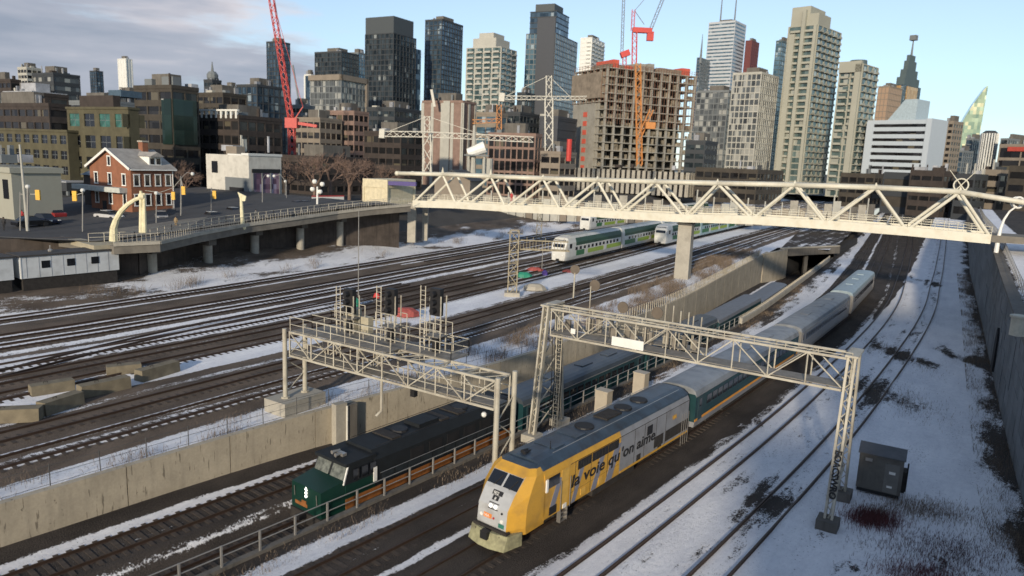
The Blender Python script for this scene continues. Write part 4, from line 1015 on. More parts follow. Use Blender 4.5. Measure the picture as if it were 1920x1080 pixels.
for i, (px, py) in enumerate(((649, 556), (728, 572), (809, 586))):
    d = 3.3+i*3.7; hx = .25+i*.5; c = Lg+tg*d+N_*1.5
    tgt = P(px, py, 9.55); 
    for s in (-.42, .42):
        for q in (.0, .55):
            p = c+tg*s+N_*q; part('mast', MB().cyl((p.x,p.y,ZT-1.2 if q else ZT),(p.x,p.y,ZT+2.4+hx),.045,.045,6), M_GAL, T, world=True)
    ladder(T, c-tg*1.0, ZB-.1, ZT+2.9+hx, tg, .38)
    sig_head(T, c, ZT+2.0+hx, (-N_.x*0-tg.y*0+.55*-1, -.85), 3)
    part('mast_platform', MB().beam((*(c-tg*.6),ZT+1.15),(*(c+tg*.6),ZT+1.15),.9,.05), M_GALD, T, world=True)
    part('back_board', MB().beam((*(c+N_*.1),ZT-.3),(*(c+N_*.1),ZT+1.05),.34,.34,up=(tg.x,tg.y,0)), M_BLK, T, world=True)
    rail_run(T, [(*(c-tg*.8+ng.normalized()*.5),ZT+1.15), (*(c+tg*.8+ng.normalized()*.5),ZT+1.15)], h=.9, sp=.5)
    rail_run(T, [(*(c-tg*.9+N_*.6),ZT+.1), (*(c+tg*.9+N_*.6),ZT+.1)], h=1.9, sp=.6)
c = Lg+tg*9.1+N_*1.5; part('hanging_cabinet', MB().beam((*c,ZB-1.5),(*c,ZB-.4),.34,.34,up=(tg.x,tg.y,0)), M_BLK, T, world=True)
part('cable_tray', MB().beam((*(Lg+N_*.75),ZB-.12),(*(Rg+N_*.75),ZB-.12),.3,.12), M_GALD, T, world=True)
p = Lg+tg*8.4+ng; part('cable_duct', MB().path([(p.x,p.y,ZB),(p.x,p.y,ZB-2.0),(p.x-.3,p.y-.2,ZB-2.3)], .09, 8), M_GAL, T, world=True)
p = Rg+ng*1.15-tg*.6; part('lamp', MB().ball((p.x,p.y,5.7), .16), M_WHT, T, world=True)
# gantry 2: wide portal over the passenger tracks
Lh, Rh = Vector((3.0,51.1)), Vector((19.85,40.25)); ZB2, ZT2 = 7.6, 9.5
T = thing('signal_gantry', 'wide cream lattice gantry with a blank white board, spanning the front train', 'signal gantry', (*Lh, 0))
th2, nh = truss(T, Lh+(Rh-Lh)*.02, Lh+(Rh-Lh)*.99, 1.7, ZB2, ZT2, 9)
along = Vector((th2.y, -th2.x));  along = along if along.y < 0 else -along
M_TAG = mat('graffiti_black', (.02,.02,.02), .8)
for c, w in ((Lh, 2.05), (Rh, 2.3)):
    near, far = c+along*w, c-along*w; tn, tf = c+along*.85, c-along*.85
    for a, b in ((near, tn), (far, tf)):
        for o in (-.19, .19):          # each leg is a pair of channels laced together
            p, q = a+th2*o, b+th2*o
            part('leg', MB().beam((p.x,p.y,.3),(q.x,q.y,ZT2+.15),.13,.34,up=(along.x,along.y,0)), M_GAL, T, world=True)
        mb = MB(); n = 22
        for k in range(n):
            p, q = a.lerp(b, k/n), a.lerp(b, (k+1)/n); z0, z1 = lerp(.3,ZT2,k/n), lerp(.3,ZT2,(k+1)/n); s = .17 if k % 2 else -.17
            mb.beam((*(p+th2*s),z0),(*(q-th2*s),z1),.045,.045)
        part('lacing', mb, M_GAL, T, world=True)
        part('footing', MB().beam((a.x,a.y,-.3),(a.x,a.y,.42),1.15,1.15,up=(th2.x,th2.y,0)), M_CONC2 if c is Lh else M_DCONC, T, world=True)
    n = 4; mb = MB()
    for k in range(n):
        p0, p1 = near.lerp(tn, k/n), near.lerp(tn, (k+1)/n); q0, q1 = far.lerp(tf, k/n), far.lerp(tf, (k+1)/n); z0, z1 = lerp(.4,ZB2,k/n), lerp(.4,ZB2,(k+1)/n)
        mb.beam((*p0,z0),(*q1,z1),.07,.07); mb.beam((*q0,z0),(*p1,z1),.07,.07); mb.beam((*p1,z1),(*q1,z1),.07,.07)
    part('leg_bracing', mb, M_GAL, T, world=True)
    part('cap', MB().beam((*(tn+along*.3),ZT2+.2),(*(tf-along*.3),ZT2+.2),.7,.12), M_GAL, T, world=True)
ladder(T, Lh+th2*.7, .3, ZT2, th2, .42)
mb = MB()
for k in range(5): q = Lh+th2*(.35+.09*k)+along*(.4-.2*k); mb.path([(q.x,q.y,.2),(q.x+.1,q.y,4),(q.x,q.y,ZB2)], .03, 5)
part('cables', mb, M_BLK, T, world=True)
b = P(1172, 634, 8.5); q = Lh+th2*((Vector((b.x,b.y))-Lh).dot(th2))+along*.95
part('white_board', MB().beam((*(q-th2*1.15),8.05),(*(q+th2*1.15),8.05),.06,.62), M_WHT, T, world=True)
part('small_board', MB().beam((*(Lh+th2*2.1+along*.95),8.2),(*(Lh+th2*2.45+along*.95),8.2),.06,.36), M_WHT, T, world=True)
rail_run(T, [(*(Lh+along*.85),ZT2), (*(Rh+along*.85),ZT2)], h=.0001+.35, sp=1.8)
rail_run(T, [(*(Lh-along*1.6),ZB2+.2), (*(Lh+th2*11-along*1.6),ZB2+.2)], h=1.05, sp=1.0)
rail_run(T, [(*(Lh-along*2.6),ZB2+.2), (*(Lh+th2*9-along*2.6),ZB2+.2), (*(Lh+th2*9-along*1.0),ZB2+.2)], h=1.05, sp=1.0)
part('side_walkway', MB().beam((*(Lh-along*2.0),ZB2+.12),(*(Lh+th2*11-along*2.0),ZB2+.12),1.4,.06), M_GALD, T, world=True)
mb = MB()
for k in range(14):
    q = Lh+th2*(.8+k*.72)-along*random.uniform(1.0,2.4); h = random.choice((.7,.9,1.1))
    mb.beam((q.x,q.y,ZB2+.15),(q.x,q.y,ZB2+.15+h),random.uniform(.15,.45),random.uniform(.2,.5),up=(th2.x,th2.y,0))
part('equipment_boxes', mb, mat('mixed_grey_boxes', (.20,.18,.15), .7, var=.5, scale=.6), T, world=True, stuff=True)
for i, (d, h) in enumerate(((2.3, 3.4), (6.7, 2.7), (8.1, 2.9), (9.2, 2.6), (10.1, 2.4))):
    c = Lh+th2*d-along*1.9
    for s in (-.28, .28)[:(1 if i in (0, 1) else 2)]:
        p = c+th2*s; part('mast', MB().cyl((p.x,p.y,ZB2-.6),(p.x,p.y,ZB2+h),.045,.045,6), M_GAL, T, world=True)
for d, h in ((2.3, 3.3), (4.6, 2.0), (7.2, 2.0)):
    c = Lh+th2*d-along*2.0; f = Vector((along.x, along.y, 0))*-1
    cc = Vector((c.x, c.y, ZB2+h+.2)); part('signal_target', MB().cyl(cc-f*.05, cc+f*.05, .42, .42, 14), mat('brown_disc', (.13,.105,.08), .7), T, world=True)
# painted tags down the front right leg
me = text_mesh('EOACSWRO', .5, M_TAG, .004, 0, .02)
p = Rh+along*2.3
o = part('graffiti', me, None, T); 
lo = Vector((*(Rh+along*2.28),.5)); hi = Vector((*(Rh+along*.85),ZT2)); upv = (hi-lo).normalized()
W_ = (upv*-1); nrm = Vector((along.x, along.y, 0)); nrm = (nrm-upv*nrm.dot(upv)).normalized(); v2 = nrm.cross(W_)
pos = lo+upv*3.9+nrm*.21-v2*.12-Vector(T.location)
o.matrix_local = Matrix(((W_.x,v2.x,nrm.x,pos.x),(W_.y,v2.y,nrm.y,pos.y),(W_.z,v2.z,nrm.z,pos.z),(0,0,0,1)))
# ------------------------------------------------------------------ small yard things
M_TANC = mat('tan_cabinet', (.42,.37,.29), .6, var=.1)
for i, (px, py, lab) in enumerate(((1130, 775, 'pale tan equipment cabinet nearer the camera, between railing and grey locomotive end'), (1200, 738, 'pale tan equipment cabinet farther back beside the railing, behind its twin'))):
    p = P(px, py, .1); T = thing('equipment_cabinet', lab, 'cabinet', (p.x, p.y, 0), R(-38), 'trackside cabinets')
    part('body', MB().box(-.55,.55,-.42,.42,.12,2.0), M_TANC, T); part('lid', MB().box(-.6,.6,-.47,.47,2.0,2.08), M_TANC, T)
    part('door', MB().box(-.48,.48,-.45,-.42,.25,1.9), M_TANC, T); part('plinth', MB().box(-.62,.62,-.5,.5,-.1,.12), M_CONC2, T)
# signal hut, right foreground
p = P(1655, 925, 0); T = thing('relay_hut', 'dark grey windowless relay hut with shallow gabled roof in the right-hand snow', 'hut', (p.x, p.y+.6, 0), R(-30))
M_HUT = mat('hut_grey', (.15,.142,.125), .75, .1, .15, 2, dirt=(.05,.045,.04), dirt_amt=.4)
M_HUTR = mat('hut_roof', (.11,.112,.115), .6, .2, .2)
part('body', MB().box(-1.25,1.25,-1.0,1.0,.25,2.55), M_HUT, T)
part('roof', MB().loft([[(x,-1.12,2.55),(x,-1.12,2.62),(x,0,3.0),(x,1.12,2.62),(x,1.12,2.55)] for x in (-1.33,1.33)]), M_HUTR, T)
for k in range(-5, 6): part('seam', MB().box(k*.24-.012,k*.24+.012,-1.03,-1.0,.28,2.5), M_HUT, T)
part('door', MB().box(.25,1.05,-1.05,-1.0,.3,2.2), mat('hut_door', (.17,.165,.15), .6), T)
part('vent', MB().box(-.9,-.5,-1.06,-1.0,2.1,2.3), M_SS, T); part('sign_plate', MB().box(.5,.85,-1.07,-1.05,1.55,1.72), M_WHT, T); part('sign_plate', MB().box(.45,.75,-1.07,-1.05,.65,.78), M_WHT, T)
part('skid', MB().box(-1.2,1.2,-.9,-.7,0,.25).box(-1.2,1.2,.7,.9,0,.25), M_BLK, T)
part('conduit', MB().box(1.25,1.45,-.5,.3,.3,1.7).cyl((1.5,.6,0),(1.5,.6,1.9),.05,.05,6), M_UND, T)
# concrete blocks along the yard
M_BLOCK = mat('ochre_concrete', (.20,.17,.115), .9, var=.2, scale=1.4, bump=.3, dirt=(.10,.085,.06), dirt_amt=.6)
bl = [((-30,788),(75,783)),((80,775),(147,752)),((152,742),(238,722)),((60,742),(135,728)),((203,704),(262,697)),((262,712),(328,692))]
bn = ['long ochre concrete block at the left edge of the picture', 'second ochre concrete block from the left edge, front row', 'third ochre concrete block of the front row', 'ochre concrete block set back behind the second block', 'short dark-ended ochre block at the back of the row', 'ochre concrete block at the right end of the row']
for (a, b_), lab in zip(bl, bn):
    a, b_ = P(*a, zY), P(*b_, zY); v = (b_-a); T = thing('concrete_block', lab, 'concrete barrier', (a.x, a.y, a.z-.1), math.atan2(v.y, v.x), 'concrete blocks in the yard'); L_ = Vector((v.x, v.y)).length
    part('block', MB().loft([[(x,-.5,0),(x,-.42,.86),(x,.42,.86),(x,.5,0)] for x in (-.1, L_+.1)]), M_BLOCK, T)
    part('lifting_loop', MB().path([(L_*.3,0,.84),(L_*.3,0,.96),(L_*.3+.25,0,.96),(L_*.3+.25,0,.84)], .02, 5), M_UND, T)
# thin mast in the yard and lattice towers
p = P(672, 560, zY); solo('radio_mast', MB().cyl((0,0,0),(0,0,10.6),.07,.04,8), M_STEEL, 'thin grey mast standing alone in the left yard above the signal bridge', 'mast', loc=p)
def lattice_mast(name, label, cat, p, h, w, mt, top=None):
    T = thing(name, label, cat, p); n = max(3, int(h/(w*1.2)))
    for sx_ in (-1, 1):
        for sy_ in (-1, 1): part('leg', MB().beam((sx_*w/2,sy_*w/2,0),(sx_*w/2,sy_*w/2,h),.12*w,.12*w), mt, T)
    mb = MB()
    for k in range(n):
        z0, z1 = h*k/n, h*(k+1)/n
        for a, b in (((-1,-1),(1,-1)),((1,-1),(1,1)),((1,1),(-1,1)),((-1,1),(-1,-1))):
            if k % 2: a, b = b, a
            mb.beam((a[0]*w/2,a[1]*w/2,z0),(b[0]*w/2,b[1]*w/2,z1),.08*w,.08*w); mb.beam((a[0]*w/2,a[1]*w/2,z1),(b[0]*w/2,b[1]*w/2,z1),.07*w,.07*w)
    part('lattice', mb, mt, T, stuff=True); return T
M_OCH = mat('ochre_steel', (.30,.26,.18), .7, .1, .35, 3)
p = P(960, 552, zY); T = lattice_mast('lattice_tower', 'ochre lattice tower at the end of the snow strip, left of the green train', 'lattice tower', p, 8.4, 1.15, M_OCH)
part('platform', MB().box(-.9,1.1,-.9,.9,8.0,8.1), M_GALD, T); part('arm', MB().box(.5,7.2,-.1,.1,5.9,6.05).box(.5,7.2,.9,1.0,5.9,6.05), M_OCH, T); part('arm', MB().box(.5,7.0,-.1,.1,7.1,7.25), M_OCH, T)
mb = MB()
for k in range(16): mb.box(.8+k*.4,.86+k*.4,-.05,.05,6.0,6.0+random.choice((1.1,1.6,.8)))
part('arm_uprights', mb, M_OCH, T, stuff=True)
part('footing', MB().box(-1,1,-1,1,-.3,.35), M_CONC2, T)
p = P(1010, 448, zY); T = lattice_mast('lattice_tower', 'slim lattice tower beyond the tracks just under the footbridge', 'lattice tower', p, 7.5, 1.1, M_OCH); part('head', MB().ball((0,0,7.8), .7), M_OCH, T)
p = P(1075, 560, zY); T = thing('dwarf_signal', 'round-headed signal post with its disc turned away, before the green train', 'signal', p)
part('post', MB().cyl((0,0,0),(0,0,3.4),.1,.1,8), M_GAL, T); part('disc', MB().cyl((0,-.08,3.8),(0,.08,3.8),.62,.62,14), mat('brown_disc', (.13,.105,.08)), T)
p = P(1016, 505, zY); solo('signal_post', MB().cyl((0,0,0),(0,0,4.0),.07,.07,6), M_STEEL, 'bare thin post beside the front of the nearest commuter train', 'post', loc=p)
M_TARP = mat('green_tarpaulin', (.02,.22,.14), .6)
def heap(name, label, cat, px, py, w, h, mt):
    p = P(px, py, zY); mb = MB(); rg = []
    for z, s in ((0, 1), (h*.6, .85), (h, .45)): rg.append([(w/2*s*math.cos(a)*random.uniform(.85,1.1), w/2*.6*s*math.sin(a)*random.uniform(.85,1.1), z) for a in [i*math.pi/4 for i in range(8)]])
    solo(name, mb.loft(rg), mt, label, cat, loc=p)
heap('tarpaulin', 'green tarpaulin heap on the snow beside the ochre lattice tower', 'tarpaulin', 982, 520, 2.6, .8, M_TARP)
heap('tarpaulin', 'green box-like bundle behind the leftmost signal head', 'tarpaulin', 664, 576, 1.4, 1.1, M_TARP)
M_REDB = mat('faded_red', (.30,.07,.06), .8, var=.4, scale=3)
heap('material_pile', 'low red pile beside the track ahead of the nearest commuter train', 'pile', 1003, 508, 3.0, .6, M_REDB)
heap('material_pile', 'small red pile right of the nearest commuter train front', 'pile', 1066, 511, 2.2, .5, M_REDB)
heap('material_pile', 'pinkish red pile behind the rightmost signal head', 'pile', 760, 592, 3.2, .9, M_REDB)
heap('material_pile', 'tiny red object behind the middle signal head', 'pile', 706, 560, .9, .7, M_RED)
heap('sack', 'purple and white sack standing by the thin post', 'sack', 1021, 517, 1.0, .9, mat('purple_sheet', (.10,.06,.28), .7))
heap('stone_pile', 'pale rubble pile by the dark track, right of the ochre lattice tower', 'rubble', 1003, 543, 3.4, .8, M_CONC2)
# site trailers on the left
def trailer(label, a, b, h=2.9):
    a, b = P(*a, 4.9), P(*b, 4.9); v = b-a; T = thing('site_trailer', label, 'trailer', (a.x, a.y, 4.7), math.atan2(v.y, v.x), 'white site trailers'); L_ = Vector((v.x, v.y)).length; h = 2.7
    M_TR = mat('trailer_white', (.58,.60,.60), .6, var=.06, dirt=(.28,.28,.27), dirt_amt=.4)
    part('body', MB().box(0,L_,0,3.0,.35,h), M_TR, T); part('roof', MB().box(-.15,L_+.15,-.15,3.15,h,h+.18), mat('trailer_roof', (.05,.047,.045), .8), T)
    part('skirt', MB().box(.2,L_-.2,.15,2.9,-2.0,.35), M_UND, T)
    k = 0.6
    while k < L_-.3: part('panel_joint', MB().box(k-.015,k+.015,-.02,0,.4,h-.05), M_SILV, T); k += 1.22
    for f in (.24, .49, .74): part('window', MB().box(L_*f-.42,L_*f+.42,-.04,.0,1.35,2.15), M_WIN, T)
    part('corner_trim', MB().box(-.03,.08,-.04,.0,.35,h), M_WHT, T)
    part('roof_vent', MB().cyl((L_*.35,1.5,h),(L_*.35,1.5,h+.9),.06,.06,6).ball((L_*.35,1.5,h+.3),.25), M_SS, T)
trailer('white site trailer with three small windows below the street viaduct', (40, 526), (224, 508))
trailer('white site trailer cut by the left edge of the picture', (-150, 545), (27, 527))
# ------------------------------------------------------------------ street viaduct
edge = [P(165,448,8.0), P(213,461,8.0), P(300,457,8.1), P(377,440,8.4), P(467,423,8.9), P(550,412,9.4), P(633,400,10.0), P(700,392,10.6), P(770,386,11.1)]
M_DECK = mat('worn_deck', (.17,.155,.13), .9, var=.2, scale=.6, bump=.15, dirt=(.10,.09,.08), dirt_amt=.5)
vt = thing('street_viaduct', 'grey concrete street viaduct with round columns along the left side of the yard', 'viaduct', edge[2])
mb = MB(); dmb = MB(); back = []
for i, p in enumerate(edge):
    a = edge[max(0, i-1)]; b = edge[min(len(edge)-1, i+1)]; t = Vector((b.x-a.x, b.y-a.y)).normalized(); back.append(Vector((-t.y, t.x)))
back[0] = back[1] = back[2]
for i in range(1, len(edge)-1):
    p, q = edge[i], edge[i+1]; n1_, n2_ = back[i], back[i+1]; w = 13
    P2, Q2 = Vector((p.x+n1_.x*w, p.y+n1_.y*w, p.z)), Vector((q.x+n2_.x*w, q.y+n2_.y*w, q.z))
    dn = Vector((0,0,-1.0))
    s = MB().add([p, q, Q2, P2, p+dn, q+dn, Q2+dn, P2+dn], [(0,1,2,3),(7,6,5,4),(0,4,5,1),(1,5,6,2),(2,6,7,3),(3,7,4,0)])
    part('deck_slab', s, M_DECK, vt, world=True)
    s = MB().beam(p+Vector((0,0,.12)), q+Vector((0,0,.12)), .35, .35); part('kerb', s, M_CONC2, vt, world=True)
    # retaining face under the deck, set back
    a, b = p+Vector((n1_.x*4.2, n1_.y*4.2, 0)), q+Vector((n2_.x*4.2, n2_.y*4.2, 0))
    mb = MB(); wallseg(mb, (a.x,a.y), (b.x,b.y), 2.0, min(p.z,q.z)-.9, .5); part('back_wall', mb, mat('dark_brown_wall', (.075,.06,.05), .95, var=.4, scale=.5, streak=.5), vt, world=True)  # dark brown wall colour with streaks
slabp = [P(165,440,8.05), P(213,461,8.05)]
a, b = edge[1]+Vector((.2,-.1,.1)), edge[1]+Vector((-6.5,5.2,.1))
part('end_slab', MB().beam(edge[1]+Vector((-.5,.6,-.25)), edge[1]+Vector((-6.5,5.5,-.25)), 4.0, .6), mat('beige_slab', (.36,.32,.23), .8), vt, world=True)
for i, (px, py) in enumerate(((285,500),(390,485),(478,472),(563,463),(637,455),(703,445))):
    zb_ = 4.6; p = P(px, py, zb_); 
    e0 = min(edge, key=lambda e_: abs((e_.x/e_.y)-(p.x/p.y))); zt_ = float(np.interp(p.x, [e.x for e in edge[1:]], [e.z for e in edge[1:]]))-1.0
    c = MB().cyl((p.x,p.y,1.8),(p.x,p.y,zt_+.05),.62,.62,14); part('column', c, M_CONC2, vt, world=True)
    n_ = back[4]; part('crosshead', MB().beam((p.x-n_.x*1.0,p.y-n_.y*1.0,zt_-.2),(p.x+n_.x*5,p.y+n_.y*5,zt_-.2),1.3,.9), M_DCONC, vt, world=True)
# railings of the viaduct
mb = MB()
E2 = edge[1:]
for a, b in zip(E2[:-1], E2[1:]):
    L_ = (b-a).length; n = int(L_/.45)
    for k in range(n+1):
        p = a.lerp(b, k/n)+Vector((0,0,.3)); mb.beam(p, p+Vector((0,0,1.0)), .03, .03)
    for h in (.35, 1.3): mb.beam(a+Vector((0,0,h)), b+Vector((0,0,h)), .06, .06)
solo('viaduct_railing', mb, M_GAL, 'pale picket railing along the near edge of the street viaduct', 'railing')
mb = MB()
for (a, na), (b, nb_) in zip(list(zip(edge, back))[1:-1], list(zip(edge, back))[2:]):
    a = a+Vector((na.x*4.5, na.y*4.5, 0)); b = b+Vector((nb_.x*4.5, nb_.y*4.5, 0)); L_ = (b-a).length; n = int(L_/1.4)
    for k in range(n+1):
        p = a.lerp(b, k/n); mb.beam(p, p+Vector((0,0,1.1)), .06, .06)
    for h in (.6, 1.1): mb.beam(a+Vector((0,0,h)), b+Vector((0,0,h)), .06, .06)
solo('pavement_railing', mb, M_GAL, 'inner grey railing between the viaduct path and the street', 'railing')
# road sheet and pavement on the street
def strip(name, pts, z, mt):
    mb = MB(); mb.add([(x, y, z) for x, y in pts], [tuple(range(len(pts)))]); return struct(name, mb, mt)
M_ASPH = mat('asphalt', (.05,.05,.052), .9, var=.25, scale=.3, fine=.1)
g0 = [P(-200,452,8), P(160,436,8), P(320,424,8.1), P(470,405,8.3), P(640,385,8.6)]
mb = MB()
rr = []
for i, p in enumerate([edge[1]+Vector((-62,-35,0)), edge[1]+Vector((-14,0,0)), edge[1], edge[3], edge[5], edge[7], edge[8]]):
    n_ = back[5]; z = max(8.0, p.z)+.03; rr.append([Vector((p.x+n_.x*d, p.y+n_.y*d, z)) for d in (4, 18, 60)])
for a, b in zip(rr[:-1], rr[1:]):
    for j in range(2): mb.add([a[j], b[j], b[j+1], a[j+1]], [(0,1,2,3)])
struct('road', mb, M_ASPH)
mb = MB()
for a, b in zip(rr[:-1], rr[1:]):
    p, q = a[0].lerp(a[1], .1), b[0].lerp(b[1], .1); mb.add([p+Vector((0,0,.12)), q+Vector((0,0,.12)), b[0]+Vector((0,0,.12)), a[0]+Vector((0,0,.12))], [(0,1,2,3)])
    mb.add([p+Vector((0,0,.12)), q+Vector((0,0,.12)), q, p], [(0,1,2,3)])
struct('pavement', mb, M_DECK)
# dark wall below the street, left of the viaduct
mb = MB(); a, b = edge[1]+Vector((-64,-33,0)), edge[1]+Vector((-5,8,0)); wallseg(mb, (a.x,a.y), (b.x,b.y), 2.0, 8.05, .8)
solo('street_retaining_wall', mb, mat('dark_brown_wall', (.075,.06,.05)), 'dark brown retaining wall behind the white site trailers', 'wall')
# ------------------------------------------------------------------ footbridge
M_BR = mat('pale_yellow_paint', (.64,.61,.50), .5, .0, .07, 1.0, dirt=(.45,.38,.24), dirt_amt=.35)
bt = thing('footbridge', 'pale yellow tubular truss footbridge crossing all the tracks', 'footbridge', (26, 113, 2.5))
A0 = P(775,381,11.3); B0 = P(1862,447,12.25)
wv = Vector((B0.x-A0.x, B0.y-A0.y)).normalized(); bn_ = Vector((-wv.y, wv.x)); bn_ = bn_ if bn_.y > 0 else -bn_
WB = 5.2
def on_line(px, py):                   # point of the near truss plane seen at this pixel
    d = ray(px, py); o = Vector((0,0,EYE)); n = Vector((bn_.x, bn_.y, 0)); t = (A0-o).dot(n)/d.dot(n); return o+d*t
tops = [(745,325),(830,327),(920,331),(1018,335),(1120,338),(1228,341),(1345,344),(1490,347),(1642,352),(1800,360),(1990,391)]
bots = [(775,381),(855,383),(948,389),(1050,394),(1155,401),(1283,408),(1410,411),(1548,420),(1700,432),(1858,447)]
TP = [on_line(x, y) for x, y in tops]; BP = [on_line(x, y) for x, y in bots]
off = Vector((bn_.x, bn_.y, 0))*WB
for s in (0, 1):
    o_ = off*s
    for a, b in zip(TP[:-1], TP[1:]): part('top_chord', MB().cyl(a+o_, b+o_, .36, .36, 12), M_BR, bt, world=True, smooth=True)
    part('chord_end', MB().ball(TP[0]+o_, .5, 10), M_BR, bt, world=True, smooth=True)
    for a, b in zip(BP[:-1], BP[1:]): part('bottom_chord', MB().beam(a+o_+Vector((0,0,-.1)), b+o_+Vector((0,0,-.1)),   .5, 1.25), M_BR, bt, world=True)
    for k in range(len(BP)):
        t_ = TP[k+1] if k+1 < len(TP) else TP[-1]
        if k < len(BP) and k+1 < len(TP)-0 and k < 9: part('diagonal', MB().cyl(BP[k]+o_, TP[k+1]+o_, .22, .22, 8), M_BR, bt, world=True)
        if k >= 1: part('diagonal', MB().cyl(TP[k]+o_, BP[k]+o_, .22, .22, 8), M_BR, bt, world=True)
for k in range(len(BP)-1):
    a, b = BP[k], BP[k+1]
    part('deck_panel', MB().add([a+Vector((0,0,.1)), b+Vector((0,0,.1)), b+off+Vector((0,0,.1)), a+off+Vector((0,0,.1)), a+Vector((0,0,-.2)), b+Vector((0,0,-.2)), b+off+Vector((0,0,-.2)), a+off+Vector((0,0,-.2))],
        [(0,1,2,3),(7,6,5,4),(0,4,5,1),(1,5,6,2),(2,6,7,3),(3,7,4,0)]), M_DECK, bt, world=True)
for k in range(1, len(TP)-1):
    part('cross_strut', MB().cyl(TP[k], TP[k]+off, .12, .12, 8), M_BR, bt, world=True)
    m_ = TP[k]*.5+TP[min(k+1, len(TP)-1)]*.5; 
for k in range(1, len(TP)-1):          # pointed finials at the nodes
    h = (1.1 if k in (1, 2) else .5); part('finial', MB().cyl(TP[k]+Vector((0,0,.2)), TP[k]+Vector((0,0,.2+h)), .28, .04, 6), M_BR, bt, world=True)
mb = MB()
for s in (0, 1):
    for a, b in zip(BP[:-1], BP[1:]):
        a, b = a+off*(s*.96+.02), b+off*(s*.96+.02); L_ = (b-a).length; n = int(L_/1.6)
        for k in range(n+1): p = a.lerp(b, k/n); mb.beam(p, p+Vector((0,0,1.5)), .05, .05)
        for h in (.5, .8, 1.1, 1.5): mb.beam(a+Vector((0,0,h)), b+Vector((0,0,h)), .05, .05)
part('handrail', mb, M_BR, bt, world=True)
# ring ornament with two horns on the last node
c = TP[9]+Vector((0,0,.9)); rg = MB()
for i in range(16):
    a0, a1 = 2*math.pi*i/16, 2*math.pi*(i+1)/16
    rg.cyl(c+Vector((wv.x,wv.y,0))*.85*math.cos(a0)+Vector((0,0,.85*math.sin(a0))), c+Vector((wv.x,wv.y,0))*.85*math.cos(a1)+Vector((0,0,.85*math.sin(a1))), .1, .1, 6)
part('ring', rg, M_BR, bt, world=True)
for s in (-1, 1): part('horn', MB().cyl(c+Vector((wv.x*-.7*s,wv.y*-.7*s,-.9)), c+Vector((wv.x*1.5*s,wv.y*1.5*s,1.9)), .09, .04, 6), M_BR, bt, world=True)
# pier and left supports
pc = on_line(1283, 412); mb = MB(); pw = .95
cen = Vector((pc.x, pc.y))+bn_*2.2
part('pier', MB().loft([[(cen.x+wv.x*a*w+bn_.x*b*d, cen.y+wv.y*a*w+bn_.y*b*d, z) for a, b in ((-1,-1),(1,-1),(1,1),(-1,1))] for z, w, d in ((1.0,1.15,1.3),(3.2,1.1,1.2),(10.9,1.05,1.15),(11.2,1.2,2.4))]), M_CONC2, bt, world=True)
for px, py in ((772,440),(797,437)):
    p = P(px, py, 5.4); part('support_column', MB().beam((p.x,p.y,4),(p.x,p.y,11.3),1.5 if px == 772 else 1.0,1.2,up=(0,1,0)), M_CONC2, bt, world=True)
# ------------------------------------------------------------------ right-hand wall, path and lamps
M_RWALL = mat('slate_wall_panel', (.16,.17,.175), .85, var=.22, scale=.4, bump=.3, streak=.6, dirt=(.06,.065,.07))
M_RWALL2 = mat('slate_wall_panel_b', (.13,.14,.145), .85, var=.22, scale=.4, bump=.3, streak=.6, dirt=(.06,.065,.07))
zR = itp([20,45,62,80,110,220], [7.4,7.6,8.6,9.4,11,11.5])
rw = thing('long_retaining_wall', 'tall shaded block retaining wall along the right edge', 'retaining wall', (*RW.off(20, 0), 0))
pnl = {}
Y = 12.0
while Y < 215:
    stp = 2.6 if Y < 90 else 7.5
    Y2 = RW.walk(Y, stp); a, b = RW.off(Y, 0), RW.off(Y2, 0); t = (b-a).normalized(); a2, b2 = a+t*.02, b-t*.02
    zt = zR(Y); n = max(3, int(zt/1.25)) if Y < 90 else 4
    for k in range(n):
        z0, z1 = -.3+(zt+.3)*k/n+.015, -.3+(zt+.3)*(k+1)/n-.015; o = random.uniform(0, .05); nn_ = Vector((-t.y, t.x))
        A_, B_ = a2+nn_*o, b2+nn_*o; C_, D_ = b2-nn_*.4, a2-nn_*.4
        part('wall_block', MB().add([(*A_,z0),(*B_,z0),(*C_,z0),(*D_,z0),(*A_,z1),(*B_,z1),(*C_,z1),(*D_,z1)], [(0,3,2,1),(4,5,6,7),(0,1,5,4),(1,2,6,5),(2,3,7,6),(3,0,4,7)]), random.choice((M_RWALL, M_RWALL2)), rw, world=True)
    Y = Y2
mb = MB(); Y = 12.0
while Y < 215:
    Y2 = RW.walk(Y, 5); a, b = RW.off(Y, .35), RW.off(Y2, .35); z0, z1 = zR(Y), zR(Y2)
    mb.beam((a.x,a.y,z0/2-.05),(b.x,b.y,z1/2-.05),.5,(z0+z1)/2); Y = Y2
part('backing', mb, M_JOINT, rw, world=True)
mb = MB(); Y = 12.0; cp = []
while Y < 215: cp.append((*RW.off(Y, .25), zR(Y)+.12)); Y = RW.walk(Y, 5)
for a, b in zip(cp[:-1], cp[1:]): mb.beam(a, b, 1.0, .25)
part('coping', mb, M_DCONC, rw, world=True)
q = RW.off(72.5, -.1); tt = RW.tan(72.5)     # arched niche
nm = MB(); ar = [(-1.3,.5),(1.3,.5),(1.3,3.4),(.9,4.4),(0,4.9),(-.9,4.4),(-1.3,3.4)]
nm.loft([[(q.x+tt.x*a+tt.y*o, q.y+tt.y*a-tt.x*o, z) for a, z in ar] for o in (-.12, .3)]); part('niche', nm, M_BLACK, rw, world=True)
